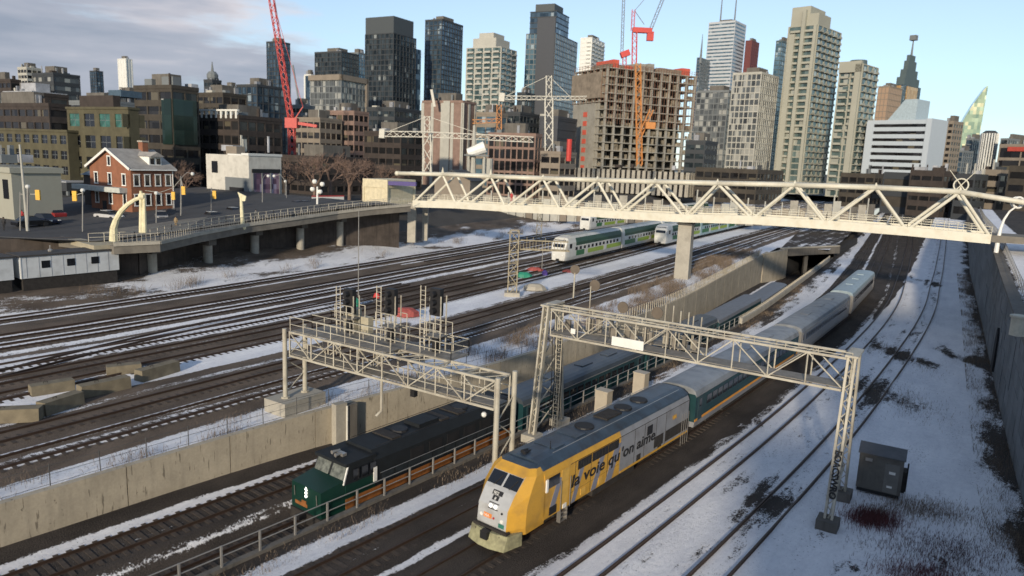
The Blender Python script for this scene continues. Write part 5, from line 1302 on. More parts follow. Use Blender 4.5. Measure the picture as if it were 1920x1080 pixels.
# upper terrace with snowy path
rows, cov_, uvs = [], [], []
for Y in list(np.arange(12, 215, 6)):
    r, c_, u_ = [], [], []
    for d in (.5, 2, 4, 5, 8, 9, 20, 60, 300):
        p = RW.off(Y, d); r.append((p.x, p.y, zR(Y)-.05+min(d, 9)*.02)); c_.append(.95 if 1.5 < d < 5 else (.45 if d < 2 else .15)); u_.append((d, Y))
    rows.append(r); cov_.append(c_); uvs.append(u_)
sheet('terrace_ground', rows, cov_, uvs, M_YARD)
tr = thing('terrace_railing', 'dark railing along the snowy path above the right-hand wall', 'railing', (*RW.off(30, 1), 8))
mb = MB(); Y = 20.0; pp = []
while Y < 200: p = RW.off(Y, 1.1); pp.append(Vector((p.x, p.y, zR(Y)))); Y = RW.walk(Y, 1.8)
for a, b in zip(pp[:-1], pp[1:]):
    mb.beam(a, a+Vector((0,0,1.2)), .06, .06)
    for h in (.6, 1.2): mb.beam(a+Vector((0,0,h)), b+Vector((0,0,h)), .04, .04)
part('rail', mb, M_STEEL, tr, world=True)
# curled lamp at the bridge's right end
p = on_line(1868, 470); lp = thing('curled_lamp', 'white lamp post with a curled ring head at the right end of the footbridge', 'lamp', (p.x, p.y, p.z-.5))
pts = [Vector((0,0,0)), Vector((0,0,2.0)), Vector((.1,0,3.4)), Vector((.35,0,4.6)), Vector((.9,0,5.7)), Vector((1.7,0,6.4))]
for a, b, r0, r1 in zip(pts[:-1], pts[1:], (.3,.25,.18,.15,.12), (.25,.18,.15,.12,.1)): part('post', MB().cyl(a, b, r0, r1, 8), M_WHT, lp)
rg = MB()
for i in range(14):
    a0, a1 = 2*math.pi*i/14, 2*math.pi*(i+1)/14
    rg.cyl((1.9+.7*math.cos(a0), 0, 6.9+.7*math.sin(a0)), (1.9+.7*math.cos(a1), 0, 6.9+.7*math.sin(a1)), .13, .13, 6)
part('ring', rg, M_WHT, lp); part('ring', MB().path([(1.9+.7*math.cos(2*math.pi*i/14),.5,6.9+.7*math.sin(2*math.pi*i/14)) for i in range(15)], .08, 5), M_WHT, lp)
# long landing at the bridge's right end
part('landing', MB().beam(BP[-1]+off*.5, BP[-1]+off*.5+Vector((wv.x,wv.y,0))*14, 6, .9), M_DECK, bt, world=True)
p = P(1912, 594, 10); solo('cream_cap', MB().cyl((0,0,-1),(0,0,.35),.5,.5,12).cyl((0,0,.35),(0,0,.5),.62,.62,12), mat('cream_metal', (.5,.46,.36)), 'round cream-coloured bollard on top of the right-hand wall', 'bollard', loc=(p.x,p.y,9.6))
# dry stems and weeds
M_WEEDX = mat('dark_red_stems', (.13,.045,.045), .95, var=.5, scale=3)
M_WEED = mat('dry_weeds', (.19,.145,.105), .95, var=.5, scale=2)
M_WEEDR = mat('reddish_weeds', (.10,.055,.045), .95, var=.5, scale=2)
def weeds(name, gen, n, h, mt, kind='stuff'):
    mb = MB()
    for _ in range(n):
        x, y, z = gen(); hh = h*random.uniform(.4, 1.2); a = random.uniform(0, 6.28); dx, dy = math.cos(a)*.013, math.sin(a)*.013
        lx, ly = random.uniform(-.35,.35)*hh, random.uniform(-.35,.35)*hh
        mb.add([(x-dx,y-dy,z-.05),(x+dx,y+dy,z-.05),(x+lx,y+ly,z+hh)], [(0,1,2)])
        mb.add([(x+lx*.5-dy,y+ly*.5+dx,z+hh*.5),(x+lx*.5+dy,y+ly*.5-dx,z+hh*.5),(x+lx*1.6,y+ly*.2,z+hh*1.05)], [(0,1,2)])
    return struct(name, mb, mt, kind)
def g_strip(f, ys, u0, u1, zf, clump=0):
    cl = [(random.uniform(*ys), random.uniform(u0, u1)) for _ in range(clump)] if clump else None
    def g():
        if cl: Y, u = random.choice(cl); Y += random.gauss(0, .7); u += random.gauss(0, .5); u = max(u0, min(u1, u))
        else: Y = random.uniform(*ys); u = random.uniform(u0, u1)
        p = f(Y, u); return p.x, p.y, zf(p.x, p.y)
    return g
weeds('dry_grass', g_strip(lambda Y, u: WALLC.off(Y, -u), (16, 110), .6, 3.2, lambda x, y: zY(y)-.1, 60), 3500, .5, M_WEED)
weeds('dry_grass', g_strip(lambda Y, u: WALLC.off(Y, -u), (58, 92), .8, 5.5, lambda x, y: zY(y)-.1, 45), 5000, .8, M_WEED)
weeds('dry_grass', g_strip(lambda Y, u: WALLC.off(Y, -u), (92, 150), .8, 7, lambda x, y: zY(y)-.1, 60), 7500, 1.3, M_WEED)
weeds('dry_grass', g_strip(lambda Y, u: yp(u, Y), (50, 210), 43.5, 55, lambda x, y: 2.3+.0, 150), 9000, 1.6, M_WEED)
weeds('dry_grass', g_strip(lambda Y, u: RW.off(Y, -u), (24, 150), .1, 2.4, lambda x, y: -.1, 160), 7000, .38, M_WEED)
weeds('dry_grass', g_strip(lambda Y, u: RAIL.off(Y, u), (20, 130), .3, 1.8, lambda x, y: -.1, 90), 3500, .3, M_WEED)
def gd(cx, cy, rx, ry, z=-.1):
    return lambda: (random.gauss(cx, rx), random.gauss(cy, ry), z)
for cx, cy, rx, ry, n in ((25.5,40.8,1.6,.9,900),(24,36,2.0,1.2,1100),(28.5,37,.8,1.6,500),(35,64,1.8,3,600),(44,80,1,4,500),(22.3,40.2,.6,.5,300)):
    weeds('dry_grass', gd(cx, cy, rx, ry), n*2, .28, M_WEEDR if cx == 24 else M_WEED)
weeds('reddish_brush', gd(21.6, 39.2, .75, .55), 1500, .5, M_WEEDX)
weeds('reddish_brush', gd(21.3, 33.6, 1.1, .6), 900, .4, M_WEEDX)
# ------------------------------------------------------------------ city
ZG = 8.0
def hit(p0, d, px, py=250):
    """length along d from p0 (x,y) until the sight line of column px is met"""
    r = ray(px, py); A_ = np.array([[d[0], -r.x], [d[1], -r.y]]); b_ = np.array([-p0[0], -p0[1]])
    s, t = np.linalg.solve(A_, b_); return float(s)
def tower(name, label, cat, pl, pm, pr, ytop, Y, glass, slab, yaw=None, fh=3.3, mode='bands', group=None, pier=None, d_=None, w_=None, z0=ZG, top=True, proud=.25, slab_h=.55, mull=3.2, crown=None):
    if yaw is None: yaw = 29 if pr < 1080 else math.degrees(math.atan((pr-960)/1350))+20
    M = at(pm, ytop, Y); a = R(yaw); u = (-math.cos(a), math.sin(a)); v = (math.sin(a), math.cos(a))
    w = w_ or hit((M.x, M.y), u, pl, ytop+60)
    d = d_ or (hit((M.x, M.y), v, pr, ytop+60) if pr > pm+1 else w*.8)
    if d < 3 or d > 4*abs(w)+30: d = abs(w)*.9
    w = max(4, abs(w)); H_ = M.z-z0; pier = pier or slab
    # local frame: origin at the near corner, +x along the side face, +y along the front face to the left
    T = thing(name, label, cat, (M.x, M.y, z0), math.pi/2-a, group)
    part('facade_glass' if mode != 'solid' else 'wall', MB().box(0,d,0,w,0,H_), glass, T)
    n = max(1, int(round(H_/fh)))
    s = MB(); q = proud
    if mode in ('bands', 'grid', 'balcony'):
        for k in range(n+1):
            z = H_*k/n; s.box(-q,d+q,-q,w+q,z-slab_h/2,z+slab_h/2)
        part('floor_bands', s, slab, T, stuff=True)
    if mode in ('grid', 'piers', 'bands'):
        s = MB(); step = mull; q2 = proud+.02
        k = 0; m_ = max(1, int(round(w/step)))
        pw = .22 if mode != 'piers' else .7
        for k in range(m_+1): y = w*k/m_; s.box(-q2,.1,y-pw,y+pw,0,H_)
        m_ = max(1, int(round(d/step)))
        for k in range(m_+1): x = d*k/m_; s.box(x-pw,x+pw,-q2,.1,0,H_)
        part('mullions', s, pier, T, stuff=True)
    if mode == 'balcony':                # stacked balconies with gaps between
        s = MB(); m_ = max(2, int(round(w/7))); md = max(2, int(round(d/7)))
        for k in range(1, n):
            z = H_*k/n
            for j in range(m_):
                if (j*7+k//9) % 5 == 0: continue
                y0 = w*(j+.12)/m_; y1 = w*(j+.80)/m_; s.box(-1.5,-.2,y0,y1,z-.12,z+.12); s.box(-1.5,-1.42,y0,y1,z+.12,z+1.0)
            for j in range(md):
                x0 = d*(j+.15)/md; x1 = d*(j+.8)/md; s.box(x0,x1,-1.5,-.2,z-.12,z+.12); s.box(x0,x1,-1.5,-1.42,z+.12,z+1.0)
        part('balconies', s, slab, T, stuff=True)
        s = MB()
        for j in range(m_+1): y = w*j/m_; s.box(-.32,.1,y-.5,y+.3,0,H_)
        for j in range(md+1): x = d*j/md; s.box(x-.5,x+.3,-.32,.1,0,H_)
        part('shear_walls', s, pier, T, stuff=True)
    if top:
        part('parapet', MB().box(-.3,d+.3,-.3,w+.3,H_,H_+1.0), slab, T)
        part('roof_plant', MB().box(d*.25,d*.75,w*.25,w*.7,H_+1.0,H_+4.2), M_DCONC, T)
        mb = MB()
        for _ in range(4):
            x, y = random.uniform(.1,.85)*d, random.uniform(.1,.85)*w; s_ = random.uniform(.8,2.4); mb = MB().box(x,x+s_,y,y+s_*.8,H_+1,H_+1+random.uniform(1,2.6)); part('roof_unit', mb, M_SILV, T)
    T['dims'] = (w, d, H_); return T, w, d, H_
def setback(T, x0, x1, y0, y1, z0, z1, glass, slab, fh=3.3, name='upper_block', q=.25, mull=0, pier=None):
    p = part(name, MB().box(x0,x1,y0,y1,z0,z1), glass, T)
    if fh:
        s = MB(); n = max(1, int((z1-z0)/fh))
        for k in range(n+1): z = lerp(z0, z1, k/n); s.box(x0-q,x1+q,y0-q,y1+q,z-.25,z+.25)
        o = part('floor_bands', s, slab, T, stuff=True)
    return p
G_DARK = glassmat('dark_tower_glass', (.012,.018,.022), (.07,.09,.10), (2.0,2.0,3.3), nb=.07, bright=(.32,.34,.32))
G_NAVY = glassmat('navy_tower_glass', (.018,.035,.055), (.09,.14,.19), (2.0,2.0,3.3), nb=.05, bright=(.34,.40,.42))
G_BLUE = glassmat('blue_tower_glass', (.04,.09,.13), (.16,.26,.32), (2.2,2.2,3.3), nb=.05, bright=(.42,.50,.52))
G_GREEN = glassmat('green_tower_glass', (.05,.085,.085), (.20,.27,.26), (2.2,2.2,3.3), nb=.14, bright=(.45,.46,.40))
G_GREY = glassmat('grey_tower_glass', (.05,.055,.06), (.22,.24,.24), (2.4,2.4,3.3), nb=.25, bright=(.42,.42,.38), rough=.3)
G_SHOP = glassmat('room_glass', (.010,.010,.011), (.05,.05,.052), (3,3,3), nb=.04, bright=(.16,.14,.10))
S_DARK = mat('charcoal_panel', (.040,.045,.05), .7, var=.1, scale=.1)
S_MID = mat('mid_grey_panel', (.16,.175,.18), .7, var=.1, scale=.1)
S_PALE = mat('pale_concrete_panel', (.42,.41,.36), .8, var=.1, scale=.08, dirt=(.25,.24,.21), dirt_amt=.3)
S_CREAM = mat('cream_panel', (.34,.335,.275), .8, var=.08, scale=.08, dirt=(.30,.28,.22), dirt_amt=.3)
S_WHITE = mat('white_panel', (.66,.66,.62), .7, var=.05, scale=.08)
S_TEAL = mat('teal_panel', (.075,.105,.11), .6, var=.1, scale=.1)
S_BROWN = mat('brown_brick', (.046,.036,.031), .9, var=.25, scale=.5, fine=.1)
S_BRICK = mat('red_brick', (.20,.085,.055), .9, var=.22, scale=.6, fine=.12)
S_BRICKP = mat('pinkish_brick', (.23,.155,.125), .9, var=.18, scale=.5, fine=.1)
S_TAN = mat('tan_panel', (.225,.19,.15), .85, var=.14, scale=.3)
S_OLIVE = mat('olive_brick', (.088,.079,.046), .9, var=.22, scale=.4, fine=.1, dirt=(.07,.06,.035), dirt_amt=.5)
S_DOLIVE = mat('dark_brick', (.055,.047,.037), .9, var=.25, scale=.4, fine=.1)
M_SNOWR = mat('snowy_roof', (.34,.35,.37), .85, var=.3, scale=.4)
# ---- downtown towers, far to near
tw = tower
tw('office_tower', 'pale slender white tower alone on the far left skyline', 'tower', 224, 236, 250, 111, 900, S_WHITE, S_WHITE, mode='piers', mull=5)
tw('office_tower', 'small blue tower left of the pale white tower', 'tower', 172, 180, 196, 134, 800, G_NAVY, S_DARK)
tw('apartment_tower', 'grey-blue glass tower crossed by the red crane jib', 'tower', 501, 522, 544, 79, 620, G_NAVY, S_DARK)
tw('apartment_tower', 'dark glass tower with stepped top beside the tan-framed block', 'tower', 591, 640, 672, 98, 560, G_DARK, S_DARK)
tw('apartment_tower', 'narrow blue slab peeping out left of the broad dark tower', 'tower', 655, 672, 690, 100, 620, G_BLUE, S_MID)
T, w, d, H_ = tw('apartment_tower', 'thin grey-striped block with a leaning dark crane before it', 'tower', 572, 583, 592, 142, 520, G_NAVY, S_WHITE, mode='piers', mull=5)
T, w, d, H_ = tw('office_block', 'grey block framed by a tan concrete portal on its roof', 'office building', 583, 640, 686, 150, 430, G_GREY, S_MID, fh=3.6)
part('roof_frame', MB().box(-1,d+1,-1,.6,H_,H_+3).box(-1,.6,-1,w+1,H_,H_+3).box(d-.6,d+1,-1,0,H_*.55,H_+3), S_TAN, T)
T, w, d, H_ = tw('apartment_tower', 'broad dark glass tower with a flat solid crown, left of centre', 'tower', 685, 738, 779, 62, 480, G_DARK, S_DARK, top=False)
M_CROWN = mat('crown_panel', (.06,.07,.075), .6, var=.1)
part('crown', MB().box(0,d*.88,w*.0,w,H_,H_+10.5), M_CROWN, T); part('side_wing', MB().box(d,d+6,-0,w*.5,0,H_*.93), G_NAVY, T)
tw('apartment_tower', 'dark square tower with one black and one blue-grey face', 'tower', 797, 829, 866, 38, 520, G_NAVY, S_DARK)[0]
T, w, d, H_ = tw('apartment_tower', 'beige balconied tower with rounded concrete crown', 'tower', 874, 940, 966, 88, 470, G_GREEN, S_PALE, mode='balcony', top=False)
part('crown', MB().box(w*-.0+1,d-1,w*.18,w*.85,H_,H_+6).box(3,d-3,w*.3,w*.72,H_+6,H_+9.5), S_PALE, T)
T, w, d, H_ = tw('apartment_tower', 'tall tower with dark blank spine and stepped pale blue face', 'tower', 985, 1042, 1080, 62, 500, G_BLUE, S_MID, top=False)
M_SPINE = mat('slate_spine', (.055,.06,.07), .7, var=.08)
part('dark_spine', MB().box(-1.2,0,w*.0,w*.62,0,H_+10), M_SPINE, T)
setback(T, 0, d*.55, 0, w*.9, H_, H_+14, G_NAVY, S_DARK); part('roof_cap', MB().box(1,d*.4,w*.1,w*.75,H_+14,H_+19), M_CROWN, T)
tw('apartment_tower', 'small white-topped tower behind the stepped blue one', 'tower', 1086, 1110, 1130, 72, 640, S_WHITE, S_WHITE, mode='balcony')
tw('apartment_tower', 'low dark block at the foot of the spine tower', 'tower', 968, 985, 1000, 176, 440, G_DARK, S_DARK)
tw('office_tower', 'pale grey glass spire tower left of the white bank tower', 'tower', 1306, 1314, 1326, 108, 800, G_NAVY, S_MID, top=False)
o = at(1314, 108, 800); solo('spire', MB().cyl((0,0,-6),(0,0,24),1.6,.2,6), S_MID, 'thin spire on the tower left of the white bank tower', 'spire', loc=o)
T, w, d, H_ = tw('office_tower', 'white bank tower with fine horizontal lines and two roof antennas', 'tower', 1325, 1379, 1394, 40, 820, G_BLUE, mat('bank_panel', (.45,.47,.49), .5), mode='bands', fh=3.8, slab_h=2.2, mull=300, top=True)
for f in (.25, .8): part('antenna', MB().cyl((d*.5,w*f,H_),(d*.5,w*f,H_+38),1.0,.4,6), S_MID, T)
tw('office_tower', 'narrow dark red tower right of the white bank tower', 'tower', 1393, 1410, 1418, 77, 840, mat('oxblood_panel', (.13,.035,.035), .6), mat('oxblood_panel', (.13,.035,.035), .6), mull=5)
tw('apartment_tower', 'grey gridded block with irregular windows, left of its taller twin', 'apartment block', 1302, 1366, 1382, 172, 440, G_GREY, S_MID, mode='grid', mull=3.0)
tw('apartment_tower', 'taller grey gridded block with dark side face and pale top', 'apartment block', 1370, 1428, 1454, 138, 400, G_GREY, S_PALE, mode='grid', mull=2.6)
tw('apartment_tower', 'slim blue tower half hidden left of the tall cream tower', 'tower', 1455, 1466, 1482, 78, 560, G_BLUE, S_TEAL)
T, w, d, H_ = tw('apartment_tower', 'tallest cream concrete and glass tower, right of centre', 'tower', 1474, 1534, 1572, 46, 400, G_GREEN, S_CREAM, mode='balcony', top=False)
part('cream_shaft', MB().box(-1.9,2,w*.40,w*.52,0,H_+8).box(-1.9,2,w*.72,w*.92,0,H_-4).box(-1.7,2,0,w*.10,0,H_), S_CREAM, T)
part('crown', MB().box(0,d*.6,w*.3,w*.95,H_,H_+10).box(0,d*.5,0,w*.3,H_,H_+6), S_CREAM, T)
T, w, d, H_ = tw('apartment_tower', 'cream and green glass tower stepping down right of the tallest one', 'tower', 1570, 1618, 1640, 120, 380, G_GREEN, S_CREAM, mode='balcony', top=False)
part('cream_shaft', MB().box(-1.9,2,0,w*.26,0,H_).box(-1.9,.2,0,w,H_-4,H_+1.5), S_CREAM, T); part('round_roof', MB().cyl((d*.4,w*.5,H_),(d*.4,w*.5,H_+3),w*.4,w*.36,16), S_TEAL, T)
tw('office_block', 'low bronze block between the cream tower and the stepped crown', 'office building', 1640, 1668, 1684, 163, 640, mat('bronze_wall', (.36,.25,.17), .4), S_TAN, mode='bands', fh=5)  # bronze is the block's own wall colour
T, w, d, H_ = tw('office_tower', 'blue-green skyscraper with stepped pyramid crown and mast', 'tower', 1668, 1694, 1719, 158, 760, G_NAVY, S_TEAL, top=False)
part('gold_face', MB().box(-.8,0,w*.2,w*.8,0,H_-1).box(d*.2,d*.8,-.8,0,0,H_-1), glassmat('gold_glass', (.40,.22,.08), (.62,.38,.16), (3,3,4), nb=0), T)
z = H_
for k, (f, h) in enumerate(((.08,8),(.18,8),(.27,9),(.34,6))): part('crown_step', MB().box(d*f,d*(1-f),w*f,w*(1-f),z,z+h), S_TEAL, T); z += h
part('mast', MB().cyl((d/2,w/2,z),(d/2,w/2,z+17),1.2,.5,6).box(d/2-3,d/2+3,w/2-3,w/2+3,z+15,z+20), S_MID, T)
T, w, d, H_ = tw('office_block', 'white office slab with dark horizontal window strips', 'office building', 1622, 1745, 1766, 228, 360, G_SHOP, mat('blue_grey_panel', (.43,.48,.52), .6, var=.05), mode='bands', fh=3.4, slab_h=2.0, mull=400, top=False, proud=.5)
part('white_end', MB().box(-.8,d,-.9,1.6,0,H_+1.5).box(-.8,d,w-3,w+.6,0,H_), mat('blue_grey_panel', (.43,.48,.52)), T)
part('sloped_top', MB().loft([[(x,w*.72,H_),(x,w*.25,H_),(x,w*.25,H_+11),(x,w*.45,H_+11)] for x in (.5, d*.8)]), mat('pale_blue_panel', (.36,.44,.48), .4), T)
part('glass_podium', MB().box(-1.4,0,w*.42,w*1.0,0,H_*.32), mat('pale_blue_panel', (.36,.44,.48), .4), T)
# curved sail-shaped tower
p = at(1803, 300, 700); T = thing('office_tower', 'curved sail-shaped green glass tower with pointed tip, far right', 'tower', (p.x, p.y, ZG), -R(24))
s_ = 700/1350; hh = at(1822, 163, 700).z-ZG
rg = []
for k in range(22):
    f = k/21; z = hh*f; wl_0 = -13*s_*2*.9 if False else lerp(-27, 20, f**2.4)*s_; wr = lerp(18, 22, f)*s_
    rg.append([(wl_0,-8,z),(wr,-8,z),(wr,8,z),(wl_0,8,z)])
part('facade_glass', MB().loft(rg), glassmat('sail_glass', (.14,.24,.20), (.36,.44,.30), (2.5,2.5,3.4), nb=.15, bright=(.55,.55,.36)), T, smooth=False)
tw('apartment_tower', 'brown block in front of the sail-shaped tower', 'apartment block', 1762, 1788, 1797, 230, 420, G_SHOP, S_TAN, mode='bands', slab_h=1.6, mull=3)
tw('apartment_tower', 'short blue tower right of the sail-shaped tower', 'tower', 1812, 1824, 1836, 262, 520, G_NAVY, S_MID)
p = at(1849, 300, 500); T = thing('apartment_tower', 'round-topped tower with black and white vertical stripes, far right', 'tower', (p.x, p.y, ZG)); hh = at(1849, 250, 500).z-ZG; r = 4.9
part('facade_glass', MB().cyl((0,0,0),(0,0,hh),r,r,20), G_DARK, T); part('dome', MB().ball((0,0,hh-.5), r*.98, 16, sz=.6), S_DARK, T)
mb = MB()
for i in range(20): a_ = 2*math.pi*i/20; mb.beam((r*math.cos(a_),r*math.sin(a_),0),(r*math.cos(a_),r*math.sin(a_),hh),.7,.7)
part('white_ribs', mb, S_WHITE, T, stuff=True)
tw('office_block', 'dark low block at the right end of the skyline', 'office building', 1868, 1890, 1925, 262, 480, G_DARK, S_MID)
T, w, d, H_ = tw('office_block', 'beige low building with a red sign band, cut by the right edge', 'office building', 1866, 1960, 1990, 275, 300, G_SHOP, S_TAN, mode='grid', fh=5, mull=9, slab_h=1.2)
part('red_sign', MB().box(-.9,-.4,w*.25,w*.8,H_-2.0,H_-.2), mat('sign_red', (.40,.06,.04), .6), T)
tw('office_tower', 'small grey office tower between the sail and striped towers', 'tower', 1798, 1806, 1815, 285, 470, G_NAVY, S_MID)
# ---- brick and mid-rise blocks nearer
def block(label, pl, pm, pr, ytop, Y, wall, glass=G_SHOP, fh=3.8, mull=3.4, cat='building', name='brick_building', yaw=None, slab_h=1.7, proud=.18, mode='grid', z0=ZG, top=True, d_=None, **k):
    return tower(name, label, cat, pl, pm, pr, ytop, Y, glass, wall, yaw=yaw, fh=fh, mode=mode, mull=mull, slab_h=slab_h, proud=proud, z0=z0, top=top, d_=d_, **k)
T, w, d, H_ = block('pink brick hall with pale vertical stripes behind the white crane', 792, 868, 890, 193, 300, S_BRICKP, mode='piers', pier=S_PALE, glass=S_BRICKP, mull=5)
part('white_strip', MB().box(-.6,-.3,w*.30,w*.46,0,H_+.8), S_PALE, T)
T, w, d, H_ = block('salmon brick warehouse with close-set tall windows, centre', 915, 1004, 1012, 256, 240, S_BRICKP, mode='grid', fh=4.2, mull=2.2, slab_h=.8)
T, w, d, H_ = block('dark brick block left of the white tower crane', 684, 752, 790, 252, 250, S_BROWN)
block('tan and brown brick building with tall windows', 612, 664, 690, 212, 300, S_BRICKP, glass=G_SHOP, mull=3)
block('low dark modern block before the broad dark tower', 688, 740, 790, 205, 330, S_DARK, glass=G_DARK)
block('brown block with bright windows behind the bare trees', 555, 600, 640, 225, 290, S_TAN, mull=3)
T, w, d, H_ = block('dark brick building with white cornice posts on its roof', 368, 448, 528, 222, 210, S_BROWN)
mb = MB()
for k in range(9): mb.box(-.4,.1,w*(k+.2)/9,w*(k+.55)/9,H_,H_+2.2)
part('white_cornice', mb.box(-.5,.2,0,w,H_+2.0,H_+2.5), S_WHITE, T, stuff=True)
T, w, d, H_ = block('dark brick block with a green glass corner', 256, 322, 372, 166, 200, S_DOLIVE, mull=5)
part('glass_corner', MB().box(0,d*.9,-.5,0,H_*.45,H_*.9).box(-.5,0,0,w*.25,H_*.45,H_*.9), glassmat('green_corner_glass', (.010,.022,.020), (.025,.05,.044), (3,3,4), nb=.03), T)
part('roof_works', MB().box(d*.2,d*.5,w*.1,w*.4,H_,H_+3.4).box(d*.5,d*.62,w*.5,w*.9,H_,H_+2.2).box(d*.1,d*.3,w*.6,w*.8,H_,H_+2.8), S_MID, T)
# olive warehouse, windows built one by one
def window_block(name, label, pl, pm, pr, ytop, Y, wall, rows, colw, cols_d, win, yaw=29, cat='building', glass=M_WIN, z0=ZG, sidewin=True, green_top=False, rowz=None, d_=None):
    M = at(pm, ytop, Y); a = R(yaw); u = (-math.cos(a), math.sin(a)); v = (math.sin(a), math.cos(a))
    w = hit((M.x, M.y), u, pl, ytop+50); d = d_ or hit((M.x, M.y), v, pr, ytop+50); H_ = M.z-z0
    T = thing(name, label, cat, (M.x, M.y, z0), math.pi/2-a)
    part('inner_wall', MB().box(.35,d-.35,.35,w-.35,0,H_-.1), M_WIN, T)
    ww, wh = win; fh = H_/rows
    for face, L_, nc in (('f', w, colw), ('s', d, cols_d)):
        s = MB(); cw = L_/nc
        for r_ in range(rows):
            zc = fh*(r_+.5); z0_, z1_ = zc-wh/2, zc+wh/2
            if face == 'f': s.box(0,.32,0,w,fh*r_,z0_); s.box(0,.32,0,w,z1_,fh*(r_+1))
            else: s.box(.32,d,0,.32,fh*r_,z0_); s.box(.32,d,0,.32,z1_,fh*(r_+1))
            for c in range(nc+1):
                c0 = 0 if c == 0 else cw*(c-.5)+ww/2; c1 = L_ if c == nc else cw*(c+.5)-ww/2
                if face == 'f': s.box(0,.32,c0,c1,z0_,z1_)
                else: s.box(max(.32,c0),c1,0,.32,z0_,z1_)
        part('wall', s, wall, T)
        pane = MB()
        if face == 'f':
            pane.box(-.03,.03,-ww/2,ww/2,-wh/2,wh/2)
            bars = MB().box(-.06,-.03,-.04,.04,-wh/2,wh/2).box(-.06,-.03,-ww/2,ww/2,-.04,.04)
        else:
            pane.box(-ww/2,ww/2,-.03,.03,-wh/2,wh/2); bars = MB().box(-.04,.04,-.06,-.03,-wh/2,wh/2).box(-ww/2,ww/2,-.06,-.03,-.04,.04)
        pm_ = pane.mesh('window', glass); pg = None
        if green_top: pane2 = MB(); pane2.v = list(pane.v); pane2.f = list(pane.f); pane2.m = list(pane.m); pg = pane2.mesh('window', mat('green_pane_glass', (.04,.12,.10), .15, var=.5, scale=.5))  # top-row panes get their own green glass colour
        bm_ = bars.mesh('glazing_bar', S_MID)
        for r_ in range(rows):
            for c in range(nc):
                zc = fh*(r_+.5); cc = cw*(c+.5); loc = (.2, cc, zc) if face == 'f' else (cc, .2, zc)
                o = part('window', pg if (pg and r_ == rows-1 and c != nc//2) else pm_, None, T, loc)
                b = bpy.data.objects.new('glazing_bar', bm_); COL.objects.link(b); b.parent = o
    part('roof', MB().box(-.2,d+.2,-.2,w+.2,H_,H_+.5), wall, T)
    return T, w, d, H_
T, w, d, H_ = window_block('olive_warehouse', 'olive-yellow brick block with big square windows and green upper panes', 128, 240, 262, 205, 158, S_OLIVE, 4, 4, 2, (3.9, 2.8), green_top=True)
part('penthouse', MB().box(2,d-2,w*.25,w*.8,H_+.5,H_+3.0), S_BROWN, T); part('roof_tank', MB().box(3,8,w*.3,w*.5,H_+3,H_+4.4), mat('dull_blue', (.06,.10,.14)), T)
T, w, d, H_ = window_block('olive_wing', 'long low olive brick wing with four rows of small windows', -60, 126, 134, 248, 165, S_OLIVE, 4, 12, 2, (2.5, 1.9), d_=14)
block('maroon brick block behind the long olive wing', -40, 92, 134, 200, 205, S_BROWN, mull=4)
T, w, d, H_ = block('dark maroon block right behind the olive blocks', 10, 60, 130, 178, 235, S_BROWN, mull=5)
part('snowy_roof', MB().box(0,d,0,w,H_+1,H_+1.3).box(d*.2,d*.6,w*.1,w*.6,H_+1.3,H_+4), M_SNOWR, T)
block('dark grey horizontal-banded block on the left skyline', 66, 100, 152, 140, 330, S_DARK, glass=G_GREY, fh=3.6, mull=200, slab_h=1.8, mode='bands')
block('brown block at the left edge of the skyline', -30, 20, 42, 152, 330, S_BROWN)
block('far pale block behind the left edge blocks', 38, 50, 62, 128, 520, S_PALE)
block('glassy blue block left of the red crane', 446, 482, 534, 162, 330, S_DARK, glass=G_NAVY, mode='bands', fh=3.6, slab_h=.5)
block('stepped dark block with rooftop boxes left of the glassy one', 372, 418, 462, 178, 290, S_DOLIVE, mull=4)
T, w, d, H_ = block('slim dark turret building with small dome', 385, 398, 416, 152, 420, S_DARK, glass=G_DARK); part('dome', MB().ball((d/2,w/2,H_+3), 3.2, 10), S_MID, T); part('lantern', MB().cyl((d/2,w/2,H_+4),(d/2,w/2,H_+11),1,.2,6), S_MID, T)
block('grey-roofed long shed in front of the maroon block', 130, 200, 262, 193, 280, S_MID, mode='bands', mull=300)
block('far low dark block under the pale white tower', 205, 236, 300, 176, 420, S_DARK, glass=G_DARK)
block('far teal block between turret and glassy block', 418, 436, 452, 168, 420, S_TEAL, glass=G_BLUE)
block('distant low grey block behind the bare trees', 545, 566, 590, 200, 360, S_MID)
block('dark mid-rise behind the salmon warehouse', 940, 975, 1010, 214, 320, S_DARK, glass=G_DARK)
block('teal curtain-walled block below the beige balconied tower', 892, 930, 948, 215, 300, S_TAN, glass=G_BLUE, fh=4, mull=5)
block('charcoal shed left of the construction frame', 1010, 1046, 1078, 222, 320, M_SPINE, mode='bands', mull=300, glass=M_SPINE)
block('low pale block between warehouse and construction frame', 1012, 1050, 1076, 290, 230, S_TAN)
block('dark low-rise filling the foot of the gridded blocks', 1300, 1420, 1462, 322, 270, S_DOLIVE, top=False)
block('flat dark shed roofs between the cream towers and the white office slab', 1570, 1640, 1660, 330, 280, S_DOLIVE, top=False)
block('long pale unfinished podium under the construction frame, behind the bridge', 1074, 1290, 1316, 324, 290, M_CONC2, glass=G_SHOP, mode='piers', mull=2.4, top=False)
block('brown low-rise right of the cream towers', 1650, 1790, 1810, 334, 240, S_DARK, glass=S_DOLIVE, mode='bands', fh=6, slab_h=2.4, mull=300, top=False)
